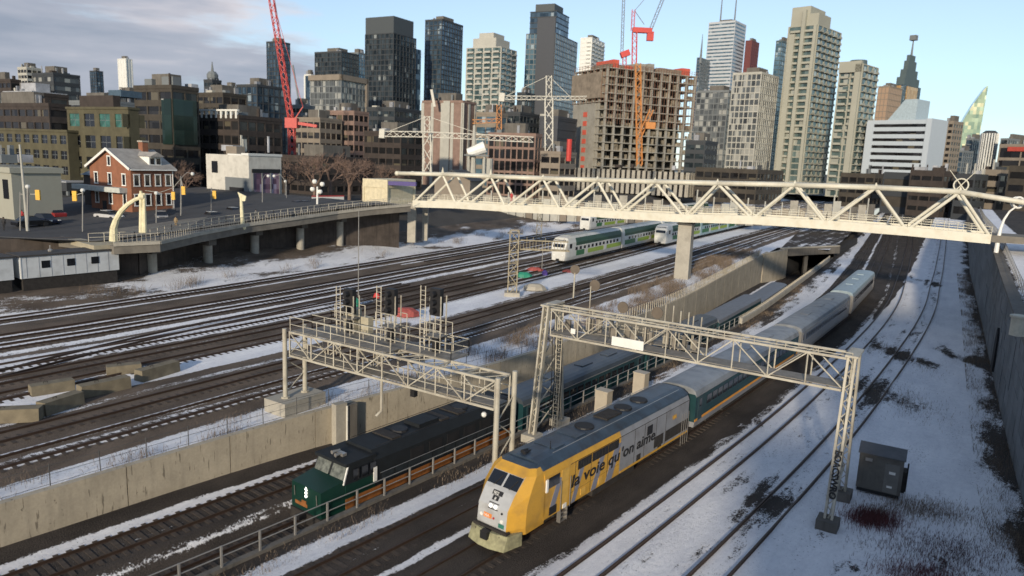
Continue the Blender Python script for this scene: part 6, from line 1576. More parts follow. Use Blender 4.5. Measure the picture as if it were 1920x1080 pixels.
for lab_, a_0, a_1, a_2, yt_, YY, wl2 in (('low brown shed just left of the ring ornament, behind the footbridge', 1700, 1770, 1786, 326, 236, S_BROWN), ('small dark block right behind the ring ornament', 1786, 1828, 1842, 332, 226, S_DARK), ('low tan-walled shed under the striped tower', 1836, 1876, 1890, 324, 232, S_TAN), ('dark brown block cut by the right edge behind the bridge end', 1884, 1960, 2010, 318, 215, S_DOLIVE)):
    block(lab_, a_0, a_1, a_2, yt_, YY, wl2, glass=G_SHOP, fh=3.6, mull=4, slab_h=1.9, top=False)
block('dark glass low-rise beside the construction frame', 1282, 1322, 1326, 268, 300, S_DARK, glass=G_DARK, d_=14)
block('dim brick row behind the white gallery building', 520, 600, 700, 300, 200, S_BROWN, mull=3, fh=3.4)
# ---- construction frame
T, w, d, H_ = tower('building_under_construction', 'unfinished concrete tower frame with open floors and scaffolding', 'construction', 1078, 1140, 1300, 126, 330, mat('floor_shade_dark', (.06,.055,.048), .9, var=.4, scale=.3), M_CONC2, mode='none', top=False, yaw=64)
for c_ in list(T.children): bpy.data.objects.remove(c_)
M_FR = mat('raw_concrete', (.30,.285,.245), .9, var=.2, scale=.2, dirt=(.20,.17,.13), dirt_amt=.5)
n = 15; fh = H_/n
for k in range(1, n+1): part('floor_slab', MB().box(-.8,d+.8,-.8,w+.8,fh*k-.3,fh*k+.12), M_FR, T)
mb = MB(); nx_, ny_ = 10, 5
for i in range(nx_+1):
    for j in range(ny_+1):
        if 0 < i < nx_ and 0 < j < ny_ and (i+j) % 2: continue
        x, y = d*i/nx_, w*j/ny_; part('column', MB().box(x-.45,x+.45,y-.45,y+.45,0,H_), M_FR, T)
part('core', MB().box(d*.14,d*.94,w*.22,w*.96,0,H_-.4).box(d*.45,d*.62,w*.3,w*.7,0,H_+2), mat('floor_shade_dark', (.06,.055,.048), .9), T)  # large dark box puts the open floors' inner shade into its colour
part('core', MB().box(-1.0,d*.11,w*.25,w*.98,0,H_*.72), M_FR, T); part('core_cap', MB().box(-1.6,d*.12,w*.1,w+1,H_*.76,H_*.97), mat('rust_formwork', (.23,.19,.145), .9, var=.35, scale=.4), T)
for k in range(7): part('red_hoarding', MB().box(-1.15,-1.0,w*.5,w*.62,H_*.16+k*H_*.075,H_*.16+k*H_*.075+2.2), mat('hoarding_red', (.55,.10,.06), .6), T)
mb = MB()
for k in range(1, n):
    for j in range(26):
        if random.random() < .5: x = random.uniform(0, d); mb.box(x,x+random.uniform(.5,3),.5,1.5,fh*k+.12,fh*k+random.uniform(.8,fh*.8))
        if random.random() < .4: y = random.uniform(0, w); mb.box(.5,1.5,y,y+random.uniform(.5,2),fh*k+.12,fh*k+random.uniform(.8,fh*.7))
part('site_clutter', mb, mat('site_clutter', (.22,.19,.14), .9, var=.8, scale=.4), T, stuff=True)
mb = MB()
for k in range(34): x = d*k/33; mb.box(x-.06,x+.06,-1.2,-1.08,H_*.55,H_+2.0)
for k in range(12): y = w*k/11; mb.box(-1.2,-1.08,y-.06,y+.06,H_*.72,H_+2.0)
for z in (H_+.9, H_+1.8): mb.box(-1.2,d+.8,-1.2,-1.1,z,z+.1); mb.box(-1.2,-1.1,-1,w+.8,z,z+.1)
part('scaffold', mb, mat('scaffold_rust', (.24,.12,.08), .8, var=.4), T, stuff=True)
for k in range(7):
    x0 = d*(.05+.13*k); part('upper_form', MB().box(x0, x0+d*random.uniform(.05,.10), -.4, w*random.uniform(.2,.6), H_+.12, H_+random.uniform(1.2,3.6)), random.choice((M_FR, mat('rust_formwork', (.23,.19,.145)), mat('hoarding_red', (.55,.10,.06)))), T)
part('formwork', MB().box(0,d*.5,w*.0,w*.5,H_+.12,H_+1.6).box(d*.6,d*.9,0,w*.3,H_+.12,H_+2.2), mat('rust_formwork', (.20,.15,.10)), T)
part('podium', MB().box(-8,d+8,-6,w,0,6), M_FR, T)
mb = MB()
for k in range(40): x = -8+(d+16)*k/39; mb.box(x-.12,x+.12,-6.3,-6,0,7.6)
part('podium_studs', mb, S_PALE, T, stuff=True)
# ---- cranes
def lat(T, p, q, w, mt, name='mast', n=None):
    p, q = Vector(p), Vector(q); d = (q-p); L_ = d.length; d.normalize(); u = Vector((0,0,1)) if abs(d.z) < .9 else Vector((1,0,0)); r = d.cross(u).normalized()*w/2; t = r.cross(d).normalized()*w/2
    mb = MB(); cs = [r+t, r-t, -r-t, -r+t]; th_ = w*.13
    for c in cs: mb.beam(p+c, q+c, th_, th_)
    n = n or max(3, int(L_/(w*1.3)))
    for k in range(n):
        a, b = p.lerp(q, k/n), p.lerp(q, (k+1)/n)
        for i in range(4):
            c0, c1 = cs[i], cs[(i+1) % 4]
            if k % 2: c0, c1 = c1, c0
            mb.beam(a+c0, b+c1, th_*.75, th_*.75)
    return part(name, mb, mt, T, stuff=True)
M_CRED = mat('crane_red', (.50,.045,.035), .5); M_CWH = mat('crane_white', (.55,.53,.46), .6, var=.1); M_COR = mat('crane_orange', (.50,.20,.05), .6)
b = at(548, 300, 260); T = thing('luffing_crane', 'tall red luffing crane with jib leaning left above the dark towers', 'crane', (b.x, b.y, ZG))
k0 = at(547, 232, 260)-Vector((b.x,b.y,ZG)); k1 = at(506, -20, 262)-Vector((b.x,b.y,ZG))
lat(T, (0,0,0), k0, 2.0, M_CRED); lat(T, k0, k1, 1.6, M_CRED, 'jib'); part('cab', MB().box(k0.x-2,k0.x+2.2,k0.y-1.5,k0.y+1.5,k0.z-1.5,k0.z+2.0), M_CRED, T)
part('counter_jib', MB().beam(k0+Vector((0,0,.5)), k0+Vector((9,0,-.5)), 1.6, 1.0), M_CRED, T); part('pendant', MB().beam(k0+Vector((4,0,6)), k1, .12, .12).beam(k0, k0+Vector((4,0,6)), .3, .3), M_CRED, T)
b = at(1190, 126, 345); T = thing('luffing_crane', 'red and white luffing crane standing on the unfinished tower', 'crane', tuple(b)); L0 = Vector(b)
def rel(px, py, Y=345): return at(px, py, Y)-L0
lat(T, (0,0,-4), rel(1190, 60), 2.0, M_CRED); part('head', MB().beam(rel(1186,56), rel(1222,58), 2.4, 2.2).box(*(lambda c: (c.x-1.5,c.x+1.5,c.y-1,c.y+1,c.z-2,c.z+2))(rel(1219,68))), M_CRED, T)
lat(T, rel(1186,58), rel(1188,18), 1.3, M_CRED, 'a_frame'); lat(T, rel(1218,60), rel(1246,-10), 1.3, S_MID, 'jib')
part('pendant', MB().beam(rel(1190,20), rel(1214,-8), .25, .25).beam(rel(1190,20), rel(1208,46), .25, .25), S_MID, T)
b = at(1172, 128, 350); T = thing('luffing_crane', 'second lower red crane cab left of the red and white crane', 'crane', tuple(b)); L0 = Vector(b)
lat(T, (0,0,-4), rel(1171,100,350), 1.6, M_CRED); part('cab', MB().beam(rel(1164,104,350), rel(1180,98,350), 3.2, 2.6), M_CRED, T); lat(T, rel(1166,100,350), rel(1170,-20,350), 1.1, S_MID, 'jib')
def hammer(label, mx_, mtop, mbot, Y, left, right, yj, mt, apex=None, wj=1.5, wm=2.2):
    b = at(mx_, mbot, Y); T = thing('tower_crane', label, 'crane', tuple(b)); o = Vector(b); f = lambda x, y: at(x, y, Y)-o
    lat(T, (0,0,0), f(mx_, yj), wm, mt); lat(T, f(left, yj-1), f(mx_, yj), wj, mt, 'counter_jib'); lat(T, f(mx_, yj), f(*right), wj, mt, 'jib')
    lat(T, f(mx_, yj), f(mx_, mtop), wm*.7, mt, 'apex'); part('pendant', MB().beam(f(mx_, mtop), f(left+8, yj-2), .12, .12).beam(f(mx_, mtop), f(lerp(mx_, right[0], .6), lerp(yj, right[1], .6)), .12, .12), mt, T)
    part('counterweight', MB().beam(f(left, yj-2), f(left+10, yj-1), 2.2, 2.6), mt, T); part('cab', MB().beam(f(mx_+3, yj+4), f(mx_+9, yj+4), 1.8, 2.0), S_MID, T); return T
hammer('white tower crane with a long low jib over the brick buildings', 801, 218, 325, 215, 712, (1000, 262), 252, M_CWH)
hammer('grey-white tower crane rising in front of the construction frame', 1029, 142, 328, 235, 936, (1100, 184), 184, M_CWH, wj=1.1, wm=2.4)
b = at(1199, 310, 250); T = thing('material_hoist', 'orange hoist tower climbing the construction frame', 'hoist', tuple(b)); o = Vector(b)
lat(T, (0,0,0), at(1196,120,262)-o, 1.7, M_COR); lat(T, at(1197,262,252)-o, at(1222,205,252)-o, 1.2, M_COR, 'arm'); part('cab', MB().beam(at(1210,235,250)-o, at(1228,236,250)-o, 2.4, 2.2), M_COR, T)
b = at(936, 262, 290); T = thing('hoist_frame', 'orange steel frame beside the teal curtain-walled block', 'frame', tuple(b)); o = Vector(b)
lat(T, (0,0,0), at(936,196,290)-o, 1.8, M_COR); lat(T, at(886,228,290)-o, at(938,226,290)-o, 1.4, M_COR, 'arm')
b = at(1066, 302, 225); solo('red_post', MB().cyl((0,0,0),(0,0,6.6),.8,.8,8), M_CRED, 'bright red drill mast beside the grey-white tower crane', 'mast', loc=tuple(b))
b = at(815, 200, 300); solo('thin_jib', MB().beam((0,0,0), at(809,168,300)-b, 1.0, 1.0), M_CWH, 'short pale boom poking above the pink brick hall', 'boom', loc=tuple(b))
b = at(560, 140, 500); solo('thin_jib', MB().beam((0,0,-18), at(549,122,500)-b, .9, .9), S_MID, 'dark boom leaning left of the thin striped block', 'boom', loc=tuple(b))
# silo with tilted white drum
b = at(893, 330, 205); T = thing('concrete_plant', 'batching plant with a tilted white drum on stilts', 'silo', tuple(b)); o = Vector(b)
dz = (at(893, 290, 205)-o).z
for sx_ in (-2.2, 2.2):
    for sy_ in (-1.5, 1.5): part('leg', MB().cyl((sx_,sy_,0),(sx_,sy_,dz),.3,.3,6), S_PALE, T)
part('drum', MB().cyl((-2.5,0,dz+.3),(2.2,0,dz+2.2),1.3,1.7,12), M_WHT, T); part('platform', MB().box(-3.4,3.4,-2,2,dz-.4,dz), S_MID, T); part('column', MB().cyl((-1,0,0),(-1,0,dz+8),.9,.35,8), S_PALE, T)
part('silo', MB().cyl((3.0,1,dz*.1),(3.0,1,dz*.85),1.5,1.5,12), S_PALE, T)
# pale gable shed and low site buildings behind the bridge
block('pale kiosk with cream wall left of the bridge end', 682, 726, 776, 345, 150, mat('cream_wall', (.62,.55,.38), .8), glass=mat('cream_wall', (.62,.55,.38), .8), mode='bands', fh=20, mull=300, z0=9.2, top=False, name='kiosk', cat='kiosk')
p = at(750, 343, 151); solo('purple_awning', MB().box(-2.6,3.4,-1,1,-.5,.3), mat('purple_sign', (.07,.05,.20), .6), 'purple awning sign on the right side of the pale kiosk', 'awning', loc=tuple(p))
p = at(860, 345, 190); T = thing('gabled_shed', 'dark-roofed gabled shed behind the left end of the footbridge', 'shed', (p.x, p.y, 8.5), R(-20)); hh = at(860, 318, 190).z-8.5
part('wall', MB().box(-5,5,-4,4,0,hh-2.6), S_TAN, T); part('roof', MB().loft([[(-5.6,y,hh-2.7),(0,y,hh),(5.6,y,hh-2.7),(0,y,hh-.5)] for y in (-4.4, 4.4)]), S_DARK, T)
part('gable', MB().loft([[(-5,y,hh-2.6),(5,y,hh-2.6),(0,y,hh-.4)] for y in (-4, -3.7)]), S_TAN, T)
rnd = random.Random(5)
for i in range(46):                        # hoarding panels along the site edge
    px0 = 905+i*16; a, b = at(px0, 372+i*.5, 190+i*.6), at(px0+15, 372+i*.5, 190+(i+1)*.6)
    if i == 0: T = thing('site_hoarding', 'pale uneven hoarding and props round the construction site behind the footbridge', 'hoarding', (a.x, a.y, 3)); 
    h = rnd.uniform(8.6, 11.8); mb = MB(); wallseg(mb, (a.x,a.y), (b.x-.1,b.y), 4, h, .2); part('panel', mb, rnd.choice((S_TAN, S_PALE, M_CONC2, M_DCONC, S_TAN)), T, world=True)
    if i % 2: part('prop', MB().beam((a.x,a.y-.4,4),(a.x,a.y-.4,h+rnd.uniform(.5,2.4)),.3,.3), S_PALE, T, world=True)
# ---- street side: brick house
def house():
    yaw = 30; M = P(249, 407, 8.1); a = R(yaw)
    M = Vector((M.x, M.y)); Yh = M.y
    u = (-math.cos(a), math.sin(a)); v = (math.sin(a), math.cos(a))
    w = hit(M, u, 172, 380); d = hit(M, v, 326, 380)
    ze = at(249, 316, Yh).z-8.0; zr_ = ze+(at(207, 281, Yh+w*.25).z-at(207, 313, Yh+w*.25).z)
    T = thing('brick_house', 'red brick house with snow-dusted gable roof, dormer and chimney', 'house', (M.x, M.y, 8.0), math.pi/2-a)
    S_HB = mat('orange_brick', (.25,.105,.058), .9, var=.2, scale=.8, fine=.12)
    part('wall', MB().box(0,d,0,w,0,ze), S_HB, T)
    part('gable', MB().loft([[(x,0,ze),(x,w,ze),(x,w/2,zr_)] for x in (0, d)]), S_HB, T)
    M_HR = mat('snow_dusted_roof', (.33,.31,.28), .9, var=.22, scale=.9)
    for s in (0, 1):
        y0, y1 = (-.5, w/2) if s == 0 else (w+.5, w/2)
        part('roof', MB().loft([[(x,y0,ze-.25),(x,y1,zr_+.12),(x,y1,zr_+.3),(x,y0,ze-.05)] for x in (-.5, d+.5)]), M_HR, T)
        part('barge_board', MB().beam((-.52,y0,ze-.15),(-.52,y1,zr_+.18),.12,.4), M_WHT, T)
    part('chimney', MB().box(d*.72,d*.72+1.0,w*.42,w*.42+1.2,zr_-1.5,zr_+1.5), S_HB, T)
    part('chimney_cap', MB().box(d*.72-.12,d*.72+1.12,w*.42-.12,w*.42+1.32,zr_+1.5,zr_+1.75), M_CONC2, T)
    dm = part('dormer', MB().box(d*.5,d*.5+2.2,w*.06,w*.4,ze+.2,ze+2.0), M_WHT, T)
    for x in (d*.5+.55, d*.5+1.65): o = part('dormer_window', MB().box(x-.36,x+.36,w*.06-.05,w*.06,ze+.7,ze+1.7), M_WIN, T); o.parent = dm
    o = part('dormer_roof', MB().loft([[(d*.5-.2,y,ze+1.95),(d*.5+1.1,y,ze+2.7),(d*.5+2.4,y,ze+1.95)] for y in (w*.0, w*.45)]), M_HR, T)
    def win(face, c, z, ww=.9, wh=1.7):
        if face == 'g': o = part('window', MB().box(-.04,.02,c-ww/2,c+ww/2,z-wh/2,z+wh/2), M_WIN, T); f = MB().box(-.09,-.04,c-ww/2-.1,c-ww/2+.06,z-wh/2,z+wh/2).box(-.09,-.04,c+ww/2-.06,c+ww/2+.1,z-wh/2,z+wh/2).box(-.12,-.04,c-ww/2-.15,c+ww/2+.15,z+wh/2,z+wh/2+.18).box(-.12,-.04,c-ww/2-.15,c+ww/2+.15,z-wh/2-.16,z-wh/2)
        else: o = part('window', MB().box(c-ww/2,c+ww/2,-.04,.02,z-wh/2,z+wh/2), M_WIN, T); f = MB().box(c-ww/2-.1,c-ww/2+.06,-.09,-.04,z-wh/2,z+wh/2).box(c+ww/2-.06,c+ww/2+.1,-.09,-.04,z-wh/2,z+wh/2).box(c-ww/2-.15,c+ww/2+.15,-.12,-.04,z+wh/2,z+wh/2+.18).box(c-ww/2-.15,c+ww/2+.15,-.12,-.04,z-wh/2-.16,z-wh/2)
        q = part('window_frame', f, M_WHT, T); q.parent = o
    for c in (.16, .5, .84): win('g', w*c, ze-1.9); win('g', w*c, ze-5.1)
    win('g', w*.5, ze+1.0, .8, 1.4)
    for k in range(4):
        win('s', d*(k+.5)/4, ze-1.9); win('s', d*(k+.5)/4, ze-5.1)
    part('sign_band', MB().box(-1.3,0,w*.1,w*1.3,ze-4.0,ze-3.2), mat('pale_sign', (.50,.52,.48), .7), T)
    part('gutter', MB().box(-.3,d+.4,-.62,-.45,ze-.3,ze-.12), M_WHT, T); part('downpipe', MB().cyl((d-.1,-.12,0),(d-.1,-.12,ze-.2),.07,.07,6), M_WHT, T)
    part('door', MB().box(-.05,.0,w*.62,w*.62+1.1,0,2.3), M_BLK, T)
    # lean-to extension on the left
    T2 = thing('house_annexe', 'low annexe with blue-grey hipped roof left of the brick house', 'building', (M.x+u[0]*(w+.1), M.y+u[1]*(w+.1), 8.0), math.pi/2-a)
    part('wall', MB().box(2,d,0,5.5,0,ze*.78), S_BROWN, T2); part('roof', MB().loft([[(1.6,-.0,ze*.78),(d,-.0,ze*.78),(d,5.9,ze*.78),(1.6,5.9,ze*.78)],[(4.2,1.6,ze*.78+1.8),(d-2,1.6,ze*.78+1.8),(d-2,3.0,ze*.78+1.8),(4.2,3.0,ze*.78+1.8)]]), mat('slate_blue_roof', (.13,.16,.19), .7, var=.2), T2)
    for c in (1.4, 3.9): part('window', MB().box(1.94,2.0,c-.45,c+.45,2.9,4.4), M_WIN, T2)
house()
# white gallery building
a_ = R(29)
def wb():
    T, w, d, H_ = tower('gallery_building', 'white painted building with a large mural window and flat roof', 'building', 388, 466, 528, 292, 150, mat('white_render', (.56,.54,.48), .8, var=.12, scale=.3, dirt=(.35,.33,.29), dirt_amt=.5), S_WHITE, mode='solid', top=False, z0=8.2)
    part('parapet', MB().box(-.15,d+.15,-.15,w*.15,H_,H_+.5).box(d*.02,d+.15,0,w*.5,H_,H_+.25), S_WHITE, T)
    gl = part('mural_window', MB().box(d*.10,d*.92,-.12,0,H_*.22,H_*.66), glassmat('mural_panel', (.10,.05,.09), (.30,.20,.26), (.9,.9,1.1), nb=.12, bright=(.34,.30,.40), rough=.5, metal=0, spread=.8), T)
    for f in (.1,.37,.64,.92): q = part('frame', MB().box(d*f-.1,d*f+.1,-.3,-.12,H_*.05,H_*.66), S_MID, T); q.parent = gl
    part('transom', MB().box(d*.08,d*.94,-.25,-.1,H_*.66,H_*.74), M_BLK, T); part('plinth', MB().box(d*.08,d*.94,-.6,0,0,H_*.12), M_CONC2, T); part('dark_base', MB().box(d*.10,d*.92,-.14,0,H_*.12,H_*.22), M_BLK, T)
    part('grey_render', MB().box(-.06,0,0,w*.55,0,H_*.55), S_MID, T); part('window', MB().box(-.1,-.0,w*.72,w*.86,H_*.62,H_*.86), M_WIN, T); part('doorway', MB().box(-.12,0,w*.12,w*.45,0,H_*.35), M_BLK, T)
    part('roof_box', MB().box(d*.1,d*.35,w*.35,w*.6,H_,H_+1.8), S_TAN, T)
    T, w, d, H_ = tower('shop_row', 'single-storey shop row with dark windows between white posts', 'shop', 340, 420, 432, 372, 148, M_WIN, S_MID, mode='solid', top=False, z0=8.1)
    part('roof', MB().box(-1.2,d,-.4,w+.6,H_,H_+.9), M_SNOWR, T)
    for k in range(4): part('post', MB().box(-.5,-.1,w*k/3-.2,w*k/3+.2,0,H_), M_WHT, T)
    part('low_wall', MB().box(-.55,-.05,0,w,0,1.0), M_CONC2, T)
wb()
# left street buildings
T, w, d, H_ = tower('shopfront', 'low shopfront with pale pilasters left of the annexe', 'shop', 60, 128, 134, 345, 160, M_WIN, S_MID, mode='solid', top=False, z0=8.0, d_=10)
part('fascia', MB().box(-.5,d,-.2,w+.3,H_-1.6,H_+.3), S_DARK, T)
for k in range(5): part('pilaster', MB().box(-.4,.0,w*k/4-.35,w*k/4+.35,0,H_-1.6), S_MID, T)
part('snow_cap', MB().box(-.6,d,-.3,w+.4,H_+.3,H_+.55), M_SNOWR, T)
T, w, d, H_ = tower('corner_building', 'beige corner building cut by the left edge beside the street', 'building', -60, 20, 24, 318, 105, S_CREAM, S_CREAM, mode='solid', top=False, z0=8.0, d_=7)
part('cornice', MB().box(-.3,d+.3,-.3,w+.3,H_-.5,H_+.3), S_CREAM, T)
for k in range(4): part('window', MB().box(-.05,0,w*(k+.3)/4,w*(k+.75)/4,H_*.42,H_*.8), M_WIN, T)
# traffic lights, lamps, poles
M_TLY = mat('signal_yellow', (.75,.42,.04), .5)
def tlight(label, px, pyb, pyt, armx, army, Y, arm_head=True, z0=8.1):
    b = P(px, pyb, z0) if Y is None else at(px, pyb, Y); T = thing('traffic_light', label, 'traffic light', (b.x, b.y, b.z)); o = Vector(b); f = lambda x, y: at(x, y, b.y)-o
    part('pole', MB().cyl((0,0,0), f(px, pyt), .09, .07, 8), M_STEEL, T)
    hd = f(armx, army); part('arm', MB().beam(f(px, pyt+4), hd, .08, .08), M_STEEL, T)
    h = part('signal_head', MB().box(hd.x-.28,hd.x+.28,hd.y-.12,hd.y+.12,hd.z-.75,hd.z+.55), M_TLY, T)
    return T
tlight('traffic light on the pole left of the annexe, yellow head to its left', 155, 435, 358, 140, 366, None)
tlight('traffic light nearest the left edge, yellow head hanging from a grey arm', 38, 432, 360, 71, 364, None)
tlight('yellow traffic light close to the right corner of the brick house', 339, 415, 330, 344, 356, None)
tlight('yellow traffic light in front of the shop row', 396, 410, 352, 402, 364, None)
tlight('small yellow traffic light between brick house and shop row', 325, 408, 358, 325, 366, None)
def slamp(label, px, pyb, pyt, hx, hy, Y=None, z0=8.1, r=.09, cat='street lamp'):
    b = P(px, pyb, z0); T = thing('street_lamp', label, cat, tuple(b)); o = Vector(b); f = lambda x, y: at(x, y, b.y)-o
    part('pole', MB().cyl((0,0,0), f(px, pyt), r, r*.7, 8), M_STEEL, T); part('arm', MB().path([f(px, pyt), f((px+hx)/2, min(pyt,hy)-3), f(hx, hy)], .04, 5), M_STEEL, T)
    c = f(hx, hy); part('lamp_head', MB().ball(tuple(c), .3, 8), S_WHITE, T)
slamp('street lamp with arm reaching right beside the brick house corner', 340, 412, 334, 361, 326)
slamp('street lamp before the gallery building mural', 537, 398, 342, 514, 330)
slamp('white ball-topped lamp pole left of the annexe', 155, 433, 357, 155, 357)
slamp('slim lamp pole before the gallery building', 492, 402, 336, 503, 330)
slamp('plain grey pole in front of the brick house wall', 293, 424, 362, 293, 362, cat='pole')
slamp('tall tapering utility pole at the left side of the street', 52, 433, 350, 52, 350, r=.16, cat='pole')
b = P(52, 433, 8.1); 
solo('utility_pole', MB().cyl((0,0,0), at(37, 271, b.y)-b, .20, .12, 8), S_PALE, 'tall leaning pale utility pole near the left edge', 'pole', loc=tuple(b))
slamp('pole by the white fence near the viaduct crest', 535, 394, 340, 535, 340, cat='pole')
solo('overhead_cable', MB().path([at(339,335,120), at(325,352,120), at(300,361,119), at(270,357,119)], .05, 4), S_PALE, 'sagging pale cable strung before the brick house', 'cable')
# cream arch sculpture on the viaduct
M_ARCH = mat('cream_arch', (.70,.64,.42), .6)
b = P(213, 455, 8.1); T = thing('arch_sculpture', 'cream quarter-arch sculpture on the near end of the viaduct', 'sculpture', tuple(b)); o = Vector(b); f = lambda x, y: at(x, y, b.y)-o
pts = [f(213, 452), f(213, 428), f(218, 412), f(227, 396), f(240, 383), f(254, 374), f(266, 370)]
for a, c, r0, r1 in zip(pts[:-1], pts[1:], (.5,.42,.36,.32,.28,.24), (.42,.36,.32,.28,.24,.2)): part('arch_segment', MB().cyl(a, c, r0, r1, 8), M_ARCH, T)
for x in (264, 270): part('upright', MB().cyl(f(x+1, 436), f(x, 358 if x == 264 else 362), .28, .16, 8), M_ARCH, T)
part('knob', MB().ball(tuple(f(266,368)), .45, 8), M_ARCH, T)
b = P(455, 425, 8.8); T = thing('fin_sculpture', 'cream pole topped by a flared fin on the viaduct edge', 'sculpture', tuple(b)); o = Vector(b); f = lambda x, y: at(x, y, b.y)-o
part('pole', MB().cyl(f(455,428), f(452,368), .32, .2, 8), M_ARCH, T); part('knob', MB().ball(tuple(f(455,426)), .5, 8), M_ARCH, T)
part('fin', MB().loft([[f(446,360)+Vector((0,y,0)), f(462,368)+Vector((0,y,0)), f(460,377)+Vector((0,y,0)), f(452,377)+Vector((0,y,0))] for y in (-.15,.15)]), M_ARCH, T)
def pinwheel(label, px, pyb, pyt, z0=9.6, r=1.0, mt=M_WHT):
    b = P(px, pyb, z0); T = thing('pinwheel_lamp', label, 'sculpture', tuple(b)); o = Vector(b); c = at(px, pyt, b.y)-o
    part('pole', MB().cyl((0,0,0), c, .2, .15, 8), mt, T)
    for k in range(4):
        a = k*math.pi/2+.5; t = c+Vector((math.cos(a)*r, 0, math.sin(a)*r)); part('blade', MB().ball(tuple(t), r*.45, 8), mt, T)
pinwheel('cream four-bladed pinwheel on a post at the white fence', 595, 393, 350)
# cars
def car(label, px, py, z, rz, col, group='cars on the street'):
    b = P(px, py, z); T = thing('parked_car', label, 'car', tuple(b), rz, group); mt = mat('car_%s' % col[0], col[1], .3, .2, .05)
    part('body', MB().loft([[(x,-.88,.3),(x,.88,.3),(x,.9,zt),(x,-.9,zt)] for x, zt in ((-2.2,.7),(-2.1,.85),(-1.2,.92),(.9,.9),(2.0,.78),(2.2,.6))]), mt, T)
    part('cabin', MB().loft([[(-1.7,-.8,.88),(1.1,-.8,.88),(1.1,.8,.88),(-1.7,.8,.88)],[(-1.1,-.65,1.42),(.35,-.65,1.42),(.35,.65,1.42),(-1.1,.65,1.42)]]), M_WIN, T)
    part('roof', MB().box(-1.05,.3,-.62,.62,1.42,1.47), mt, T)
    for x in (-1.35, 1.35):
        for y in (-.86, .86): part('wheel', MB().cyl((x,y-.1,.32),(x,y+.1,.32),.32,.32,12), M_BLK, T)
    for y in (-.6, .6): part('headlight', MB().box(2.12,2.24,y-.2,y+.2,.6,.74), M_WHT, T)
car('dark blue car facing right on the street beyond the left poles', 86, 420, 8.1, R(-25), ('navy', (.01,.015,.04)))
car('silver car parked before the brick house, behind the grey pole', 303, 413, 8.15, R(-62), ('silver', (.35,.35,.35)))
car('dark car beside the silver one in front of the brick house', 322, 409, 8.15, R(-62), ('charcoal', (.03,.03,.035)))
car('white car half hidden by the cream arch sculpture', 205, 412, 8.1, R(-20), ('white', (.6,.6,.6)))
car('dark van right of the gallery building', 560, 392, 9.3, R(-40), ('black', (.02,.02,.02)))
car('dark pickup by the white fence right of the gallery building', 575, 391, 9.4, R(-40), ('slate', (.04,.045,.05)))
# white fence and hoarding near the viaduct crest
a, b = P(585, 386, 9.6), P(645, 382, 9.9); mb = MB(); T = thing('white_fence', 'white panel fence with red trim behind the cream pinwheel', 'fence', (a.x, a.y, a.z))
for k in range(6):
    p, q = a.lerp(b, k/6), a.lerp(b, (k+.97)/6); mb = MB(); wallseg(mb, (p.x,p.y), (q.x,q.y), a.z, a.z+1.7, .1); part('panel', mb, S_WHITE, T, world=True)
mb = MB(); wallseg(mb, (a.x,a.y), (b.x,b.y), a.z+1.7, a.z+1.95, .14); part('red_trim', mb, mat('trim_red', (.35,.04,.04)), T, world=True)
# two pedestrians far on the left pavement
def person(label, px, py, z, h=1.72, coat=(.02,.02,.022), rz=0):
    b = P(px, py, z) if py else px; T = thing('person', label, 'person', tuple(b), rz)
    me = bpy.data.meshes.new('body'); J = [(0,0,.92),(0,0,1.15),(0,0,1.42),(0,0,1.55),(0,.02,1.68),(-.19,0,1.40),(-.25,.03,1.12),(-.24,.12,.90),(.19,0,1.40),(.26,-.02,1.12),(.25,.06,.90),(-.10,0,.88),(-.11,.06,.48),(-.11,-.02,.06),(-.11,.12,.03),(.10,0,.88),(.11,-.06,.48),(.11,-.2,.08),(.11,-.06,.03)]
    E_ = [(0,1),(1,2),(2,3),(3,4),(2,5),(5,6),(6,7),(2,8),(8,9),(9,10),(0,11),(11,12),(12,13),(13,14),(0,15),(15,16),(16,17),(17,18)]
    Rr = [.17,.16,.17,.07,.11,.08,.06,.045,.08,.06,.045,.10,.075,.05,.04,.10,.075,.05,.04]
    me.from_pydata([tuple(c*h/1.78 for c in j) for j in J], E_, []); ob = bpy.data.objects.new('body', me); COL.objects.link(ob); ob.parent = T
    ob.modifiers.new('skin', 'SKIN'); sv_ = me.skin_vertices[0].data
    for i, r_ in enumerate(Rr): sv_[i].radius = (r_, r_)
    sv_[0].use_root = True; s_ = ob.modifiers.new('sub', 'SUBSURF'); s_.levels = 1; s_.render_levels = 1; me.materials.append(mat('coat_%.2f' % coat[0], coat, .8))
    part('head', MB().ball((0,.02*h/1.78,1.70*h/1.78), .11, 8), mat('skin_tone', (.40,.25,.18)), T); part('hair', MB().ball((0,-.01,1.74*h/1.78), .115, 8, sz=.8), M_BLK, T)
person('pedestrian in a dark coat standing beside the beige corner building', 8, 432, 8.05)
person('pedestrian in a red jacket crossing near the left traffic light', 42, 416, 8.05, coat=(.35,.03,.03))
q_ = on_line(948, 384)+off*.45; person('walker in a red coat crossing the footbridge deck', Vector((q_.x, q_.y, q_.z+.35)), 0, 0, coat=(.42,.05,.05))
